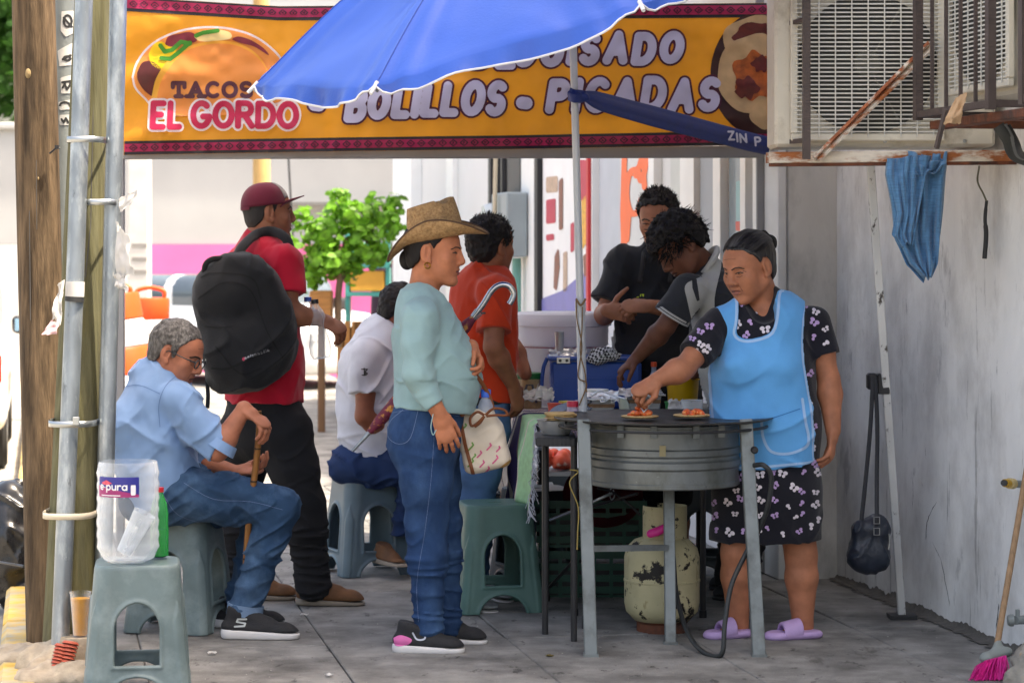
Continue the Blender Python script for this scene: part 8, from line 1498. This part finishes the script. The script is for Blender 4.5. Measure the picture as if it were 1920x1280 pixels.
pl = [[(462, -1160), (446, -1160), (444, -1165), (460, -1168), (458, -1173), (440, -1174)]]; surf_decal('shoe_logo', strokes(pl, 1.7), bbox2(pl, 3), .9, stt, M('logo_grey', hexc('b3b8b6'), rough=.5), sn)
cn = thing('walking_cane', 'brown bamboo walking cane gripped by the seated person', 'cane', W(458, 1075, 9.42)); P = catmull([W(458, 1180, 9.4)*V3(1, 1, 0)+V3(0, 0, .06), W(461, 1060, 9.4), W(468, 960, 9.38), W(480, 870, 9.36), W(486, 800, 9.33), W(484, 770, 9.33)]); m_cane = M('bamboo', hexc('8a5a2b'), rough=.45, var=.2, vs=14, stretch=(3, 3, .6)); MB().tube(P, .0125, 12).obj('shaft', m_cane, cn, smooth=60)
for k in range(3, len(P), 6): MB().tube([P[k]-V3(0, 0, .004), P[k], P[k]+V3(0, 0, .004)], [.0125, .0148, .0125], 12).obj('node', M('bamboo_node', hexc('3f2914'), rough=.6), cn, smooth=60)
# ================================================================ SEATED PERSON IN WHITE POLO
D = 11.25; J = lambda x, y, dd=0.: W(x+11, y, D+dd); t = thing('person', 'person in a white polo shirt seated behind the straw hat wearer', 'person', W(700, 470, D)*V3(1, 1, 0)); S = Sdf(); hd = Head(J(742, 585, 0), (.9, .25, -.35), (.3, 0, 1), 1.03); hd.build(S, J(708, 645), .06)
shR, elR, wrR = J(678, 665, -.17), J(672, 780, -.2), J(735, 830, -.1); shL, elL, wrL = J(720, 665, .18), J(740, 780, .2), J(790, 830, .1); arm(S, shR, elR, wrR, 1.1); arm(S, shL, elL, wrL, 1.1); S.cap(shR, shL, .05, .05, .03); S.cap(J(690, 700), J(690, 840), .1, .1); hand(S, wrR, (.9, -.1, -.3), (0, 0, -1), 1, 1.)
_, tree = body_mesh('body', S, skin('skin_deep', '89543f'), t, [hd.box(.15, .15)]); hd.hair(m_hairb, t, [(-.2, -.07), (-.06, -.065), (-.04, -.02), (-.02, .03), (0, .034), (.01, -.01), (.02, .0), (.03, .05), (.06, .075), (.2, .1)], thick=.010, amp=.005, fr=70)
T = Sdf(); wv = nrm((.3, -.95, 0)); spine(T, [(J(690, 855), .19, .15), (J(685, 780), .19, .15), (J(683, 700), .19, .13), (J(695, 655), .17, .11)], wv, .05); T.cap(shR, shL, .062, .062, .04); T.cap(J(700, 650), J(710, 618), .09, .07, .03); T.cap(shR, shR+(elR-shR)*.62, .076, .072, .03, c1=0.); T.cut(J(690, 862), (.25, 0, -1)); T.disp = folds(.010, 8, 3.); sh_, st_ = cloth_mesh('polo_shirt', T, fabric('polo_white', 'bfc2cc', var=.04), t, .007)
surf_decal('polo_logo', strokes([[(678, -692), (689, -692), (685, -696), (685, -703), (679, -703)], [(683, -690), (683, -704)], [(685, -697), (689, -700), (686, -703)]], 1.), (674, 693, -707, -687), .9, st_, m_stb, sh_)
bend([(J(700, 868, -.09), J(775, 875, -.12), J(745, 1010, -.05), (.11, .1, .08, .075, .065)), (J(700, 868, .1), J(800, 880, .12), J(775, 1020, .15), (.11, .09, .08, .07, .065))], [(J(672, 868), .17, .13), (J(700, 865), .17, .12)], m_den3, t, 6., cuts=[(J(745, 1000), (0, 0, -1))], h=.008); q = W(728, 1030, 11.15); shoe(t, W(708, 470, 11.2)*V3(1, 1, 0)+V3(0, 0, .06), W(760, 470, 11.0)*V3(1, 1, 0)+V3(0, 0, .02), m_brn_, m_sol2, .045)
J = lambda x, y, dd=0.: W(x, y, D+dd)
# ================================================================ PERSON IN ORANGE POLO, FROM BEHIND
D = 10.55; t = thing('person', 'person in an orange polo shirt seen from behind at the table', 'person', W(905, 470, D)*V3(1, 1, 0)); S = Sdf(); hd = Head(J(922, 462, 0), (.72, .68, -.05), (0, 0, 1), 1.06); hd.build(S, J(912, 520), .062); shR, elR, wrR = J(930, 545, -.18), J(925, 650, -.24), J(962, 722, -.12); shL, elL, wrL = J(880, 545, .17), J(960, 650, .3), J(985, 700, .2)
arm(S, shR, elR, wrR, 1.1); arm(S, shL, elL, wrL, 1.1); S.cap(shR, shL, .05, .05, .03); S.cap(J(908, 580), J(908, 760), .1, .1); hand(S, wrR, (.25, .25, -1), (-.6, .5, .1), 1, 1.05, curl=(.4, .5, .4)); _, tree = body_mesh('body', S, sk3, t, [hd.box(.15, .15)]+boxes_at(wrR-V3(0, 0, .08)))
hd.hair(m_hairb, t, [(-.2, -.085), (-.06, -.08), (-.04, -.03), (-.02, .03), (0, .034), (.01, -.01), (.02, .0), (.03, .05), (.06, .075), (.2, .1)], thick=.013, amp=.006, fr=55); hd.spikes(m_hairb, t, 650, .016, 4, zmin=.0)
T = Sdf(); wv = nrm((.68, -.72, 0)); spine(T, [(J(906, 752), .15, .125), (J(904, 690), .16, .13), (J(905, 620), .175, .13), (J(906, 560), .175, .11)], wv, .04); T.cap(shR, shL, .064, .064, .04); T.cap(J(906, 540), J(912, 492), .09, .07, .02); T.cap(shR, shR+(elR-shR)*.72, .074, .078, .03, c1=0.); T.cap(shL, shL+(elL-shL)*.6, .074, .074, .03); T.cut(J(908, 752), (0, 0, -1)); T.disp = folds(.010, 8, 5., (1.3, 1, .6)); sh_, st_ = cloth_mesh('polo_shirt', T, fabric('polo_orange', 'c23a1c'), t, .0065); sd_poly('polo_logo', [(902, 585), (911, 585), (911, 589), (902, 589)], st_, m_stb, sh_, .002, 1., False); MB().tube([hd.P(.062*math.sin(a), -.03+.064*math.cos(a), -.118-.01*math.cos(a)) for a in np.linspace(0, 6.28, 25)[:-1]], .011, 8, closed=True, flat=((0, 0, 1), 1.5)).obj('collar', MATS['polo_orange'], t, smooth=60)
jeans([(J(904, 760), .14, .115), (J(900, 800), .145, .115)], [(J(908, 810, -.07), J(892, 950, -.08), J(868, 1105, -.1), (.1, .09, .075, .07, .065)), (J(885, 810, .07), J(892, 950, .08), J(890, 1100, .1), (.1, .09, .075, .07, .065))], wv, M('denim_faded', hexc('4f6f98'), rough=.92, var=.2, vs=10, bump=.5, bs=380, spec=.2), t, [(J(905, 745), (0, 0, 1))], h=.008); shoe(t, gpt(838, 10.3), gpt(930, 10.0), M('sneaker_grey', hexc('8f9496'), rough=.8, var=.3, vs=30), m_ws); shoe(t, gpt(870, 10.6), gpt(960, 10.3), MATS['sneaker_grey'], m_ws)
MB().tube([J(904+50*math.cos(a), 752, .13*math.sin(a)) for a in np.linspace(0, 6.28, 25)[:-1]], .018, 8, closed=True, flat=((0, 0, 1), 1.)).obj('belt', m_black, t, smooth=60)
# ================================================================ PERSON IN BLACK WITH APRON BEHIND THE TABLE
D = 11.05; t = thing('person', 'person in black shirt and black apron peeling food behind the table', 'person', W(1225, 470, D)*V3(1, 1, 0)); sk5 = skin('skin_olive', '9f6a51'); S = Sdf(); hd = Head(J(1234, 412, -.02), (-.30, -.92, -.26), (-.05, -.1, 1), 1.07); hd.build(S, J(1235, 470, .02), .06, wide=1.05); shR, elR, wrR = J(1168, 492, 0), J(1138, 580, -.12), J(1150, 588, -.30); shL, elL, wrL = J(1300, 495, 0), J(1312, 590, -.15), J(1218, 574, -.38)
wrR = J(1138, 582, -.33); elR = J(1132, 592, -.06); arm(S, shR, elR, wrR, 1.08); arm(S, shL, elL, wrL, 1.1); S.cap(shR, shL, .05, .05, .03); S.cap(J(1235, 520), J(1235, 740), .1, .1); leg(S, J(1205, 740), J(1200, 930), J(1200, 1080), .9); leg(S, J(1265, 740), J(1270, 930), J(1275, 1080), .9); hand(S, wrR, (.75, -.2, -.1), (.1, .9, -.2), 1, 1.08, curl=(.8, .9, .6), thumb=(.9, .3, -.1), tc=.2); hand(S, wrL, (-.95, -.15, .0), (.1, .6, -.6), -1, 1.1, curl=(.8, .9, .6), thumb=(.6, .8, .3), tc=.7)
_, tree = body_mesh('body', S, sk5, t, [hd.box(.15, .15)]+boxes_at(wrR+V3(.05, 0, 0), wrL+V3(-.05, 0, 0))); hd.face(tree, t, .25, 1.1, M('lip_plain', hexc('754237'), rough=.5), (0, -.002), .3)
hd.hair(m_hairb, t, [(-.2, -.08), (-.06, -.07), (-.04, -.02), (-.02, .03), (0, .036), (.01, -.01), (.02, .0), (.028, .045), (.05, .07), (.065, .08), (.2, .1)], thick=.014, amp=.006, fr=55); hd.spikes(m_hairb, t, 700, .016, 9, zmin=.03, ymax=.05, dirv=(0, .1, .6))
T = Sdf(); X_ = (1, 0, 0); spine(T, [(J(1236, 760), .19, .14), (J(1236, 680), .19, .145), (J(1236, 600), .195, .14), (J(1236, 530), .18, .11)], X_, .04); T.cap(shR, shL, .066, .066, .04); T.cap(J(1236, 490), J(1236, 460), .1, .072, .03); T.cap(shR, shR+(elR-shR)*.75, .078, .08, .03, c1=0.); T.cap(shL, shL+(elL-shL)*.7, .078, .08, .03, c1=0.); T.cut(J(1236, 765), (0, 0, -1)); T.disp = folds(.010, 8, 1., (1.2, 1, .7)); cloth_mesh('shirt', T, fabric('shirt_black', (.016, .018, .022)), t, .0065)
A = Sdf(); g = .01; spine(A, [(J(1236, 860), .19, .15), (J(1236, 680), .19+g, .145+g), (J(1236, 600), .185+g, .14+g), (J(1236, 545), .14, .11+g)], X_, .04); A.cut(J(1236, 522), (0, 0, 1)); A.cut(J(1236, 850), (0, 0, -1)); A.cut((0, D, 0), (0, 1, 0)); A.disp = folds(.005, 8, 2.); ao, atr = cloth_mesh('apron', A, fabric('apron_black', (.022, .022, .023), rough=.85), t, .0065)
m_lime = M('print_lime', hexc('b6c62c'), rough=.6); pl, _ = text_lines('TIENTE', 1180, -560, 9, .42, .1, 0, .8, .22); p2, _ = text_lines('EL', 1216, -552, 9, .42, -.1, 0, .8, -.3); surf_decal('lettering', strokes(pl+p2, 1.1), bbox2(pl+p2, 3), .8, atr, m_lime, ao, many=True)['kind'] = 'stuff'; sd_line('pocket_seam', [(1170, 530), (1200, 514), (1270, 518)], .8, atr, M('apron_seam', (.06, .06, .06), rough=.8), ao); sd_poly('pocket_pen', [(1200, 514), (1206, 513), (1206, 517), (1200, 518)], atr, MATS['cap_blue'], ao); sd_poly('apron_emblem', [(1185, 566), (1205, 562), (1210, 580), (1190, 584)], atr, m_pk, ao, .001)
for x in (1205, 1262): MB().tube(catmull([J(x-6, 530, -.155), J(x, 495, -.12), J(x+3, 468, -.04)]), .011, 8, flat=((0, 1, 0), .3)).obj('apron_strap', MATS['apron_black'], t, smooth=60)
bend([(J(1210, 790), J(1202, 900), J(1202, 930), (.12, .11, .1, .1, .1)), (J(1265, 790), J(1270, 900), J(1270, 930), (.12, .11, .1, .1, .1))], [(J(1236, 760), .18, .14), (J(1236, 800), .18, .14)], m_bpants, t, 3., X_, name='shorts', h=.01); shoe(t, gpt(1200, 11.1), gpt(1180, 10.85), m_bk, m_black); shoe(t, gpt(1275, 11.1), gpt(1262, 10.85), m_bk, m_black)
# ================================================================ CURLY HAIRED PERSON BENDING OVER THE TABLE
D = 10.35; t = thing('person', 'person with curly black hair in a grey and white polo bending over', 'person', W(1350, 470, D)*V3(1, 1, 0)); S = Sdf(); hd = Head(J(1274, 466, -.04), (-.70, -.38, -.62), (-.62, 0, .78), 1.08); hd.build(S, J(1325, 508, .02), .058); shR, elR, wrR = J(1290, 545, -.14), J(1248, 612, -.12), J(1196, 668, .0); shL, elL, wrL = J(1372, 540, .16), J(1360, 640, .1), J(1300, 700, .1)
arm(S, shR, elR, wrR, 1.05); arm(S, shL, elL, wrL, 1.05); S.cap(shR, shL, .05, .05, .03); S.cap(J(1345, 560), J(1380, 760), .1, .1); hand(S, wrR, (-.7, .2, -.6), (-.3, .2, -.8), 1, 1.); _, tree = body_mesh('body', S, skin('skin_darkest', '6b4333'), t, [hd.box(.15, .15)]+boxes_at(wrR)); hd.face(tree, t, .25, 1.1, M('lip_deep', hexc('4d2b25'), rough=.5), (0, -.002))
hd.hair(m_hairb, t, [(-.2, -.06), (-.05, -.05), (-.035, -.01), (-.02, .035), (.0, .036), (.012, .005), (.03, .03), (.05, .055), (.09, .055), (.2, .05)], thick=.030, amp=.013, fr=52); hd.spikes(m_hairb, t, 900, .032, 6, zmin=.0, ymax=.14, base=.1, curl=.016, r=.0024, dirv=(0, .0, .1))
T = Sdf(); ax_ = nrm(J(1395, 790)-J(1335, 540)); wv = nrm((.35, -.94, 0)); spine(T, [(J(1400, 800), .17, .14), (J(1385, 720), .175, .14), (J(1362, 640), .18, .135), (J(1345, 570), .17, .11)], wv, .04); T.cap(shR, shL, .066, .066, .04); T.cap(J(1340, 545), J(1325, 502), .09, .066, .03); T.cap(shR, shR+(elR-shR)*.72, .074, .078, .03, c1=0.); T.cap(shL, elL, .074, .07, .03); T.disp = folds(.006, 10, 4.); sh_, st_ = cloth_mesh('polo_shirt', T, fabric('polo_grey', '33353a'), t, .0065)
m_plt = fabric('polo_pale', 'b5b5b2'); sd_poly('front_panel', [(1312, 520), (1325, 505), (1345, 470), (1352, 500), (1340, 560), (1345, 620), (1352, 760), (1310, 770), (1302, 640), (1290, 570), (1285, 535)], st_, m_plt, sh_, .003, 2.); sd_poly('placket', [(1297, 515), (1306, 525), (1311, 562), (1306, 564), (1298, 540)], st_, MATS['polo_grey'], sh_, .005, 1.2, False)
for k in (0., .03): c_ = shR+(elR-shR)*(.70-k*2.2); e_ = nrm(elR-shR); MB().tube([c_-e_*.004, c_+e_*.004], .0815, 24, cap=False).obj('sleeve_stripe', m_plt, sh_, smooth=60)
MB().tube([hd.P(.07*math.sin(a), -.052+.062*math.cos(a), -.115-.02*math.cos(a)) for a in np.linspace(0, 6.28, 25)[:-1]], .014, 8, closed=True).obj('collar', m_plt, t, smooth=60)
jeans([(J(1400, 790), .165, .14), (J(1400, 820), .165, .14)], [(J(1410, 830, -.08), J(1400, 960, -.08), J(1395, 1085, .0), (.11, .1, .08, .078, .07)), (J(1390, 830, .1), J(1390, 960, .1), J(1370, 1085, .15), (.11, .1, .08, .078, .07))], wv, m_bpants, t, [], h=.01); shoe(t, gpt(1400, 10.5), gpt(1345, 10.4), m_bk, m_black); shoe(t, gpt(1385, 10.8), gpt(1340, 10.7), m_bk, m_black)
# ================================================================ DISTANT PASSER-BY
D = 25.; t = thing('person', 'distant long haired person in dark clothes by the pink wall', 'person', W(728, 470, D)*V3(1, 1, -0.)+V3(0, 0, -.13)); S = Sdf(); hd = Head(J(732, 478), (.9, -.3, 0), sc=1.); hd.build(S, J(730, 510)); S.cap(J(728, 530), J(728, 600), .12, .14); leg(S, J(722, 605), J(722, 660), J(722, 735), .9); leg(S, J(735, 605), J(735, 660), J(735, 735), .9); arm(S, J(712, 528), J(708, 570), J(714, 605)); arm(S, J(744, 528), J(748, 570), J(750, 600)); v, f = S.mesh(.016); mesh_obj('body', v, f, sk2, t, smooth=180)
T = Sdf(); T.cap(J(728, 520), J(728, 620), .17, .19, .03, wide=(1, 0, 0), ratio=.7); T.cap(J(722, 620), J(722, 735), .1, .07); T.cap(J(735, 620), J(735, 735), .1, .07); v, f = T.mesh(.02); mesh_obj('clothes', v, f, fabric('clothes_plum', '3a2a38'), t, smooth=180); T = Sdf(); T.ell(J(728, 474), (.1, .11, .12)); T.cap(J(722, 480), J(718, 545), .09, .07); v, f = T.mesh(.016); mesh_obj('hair', v, f, m_hairb, t, smooth=180)
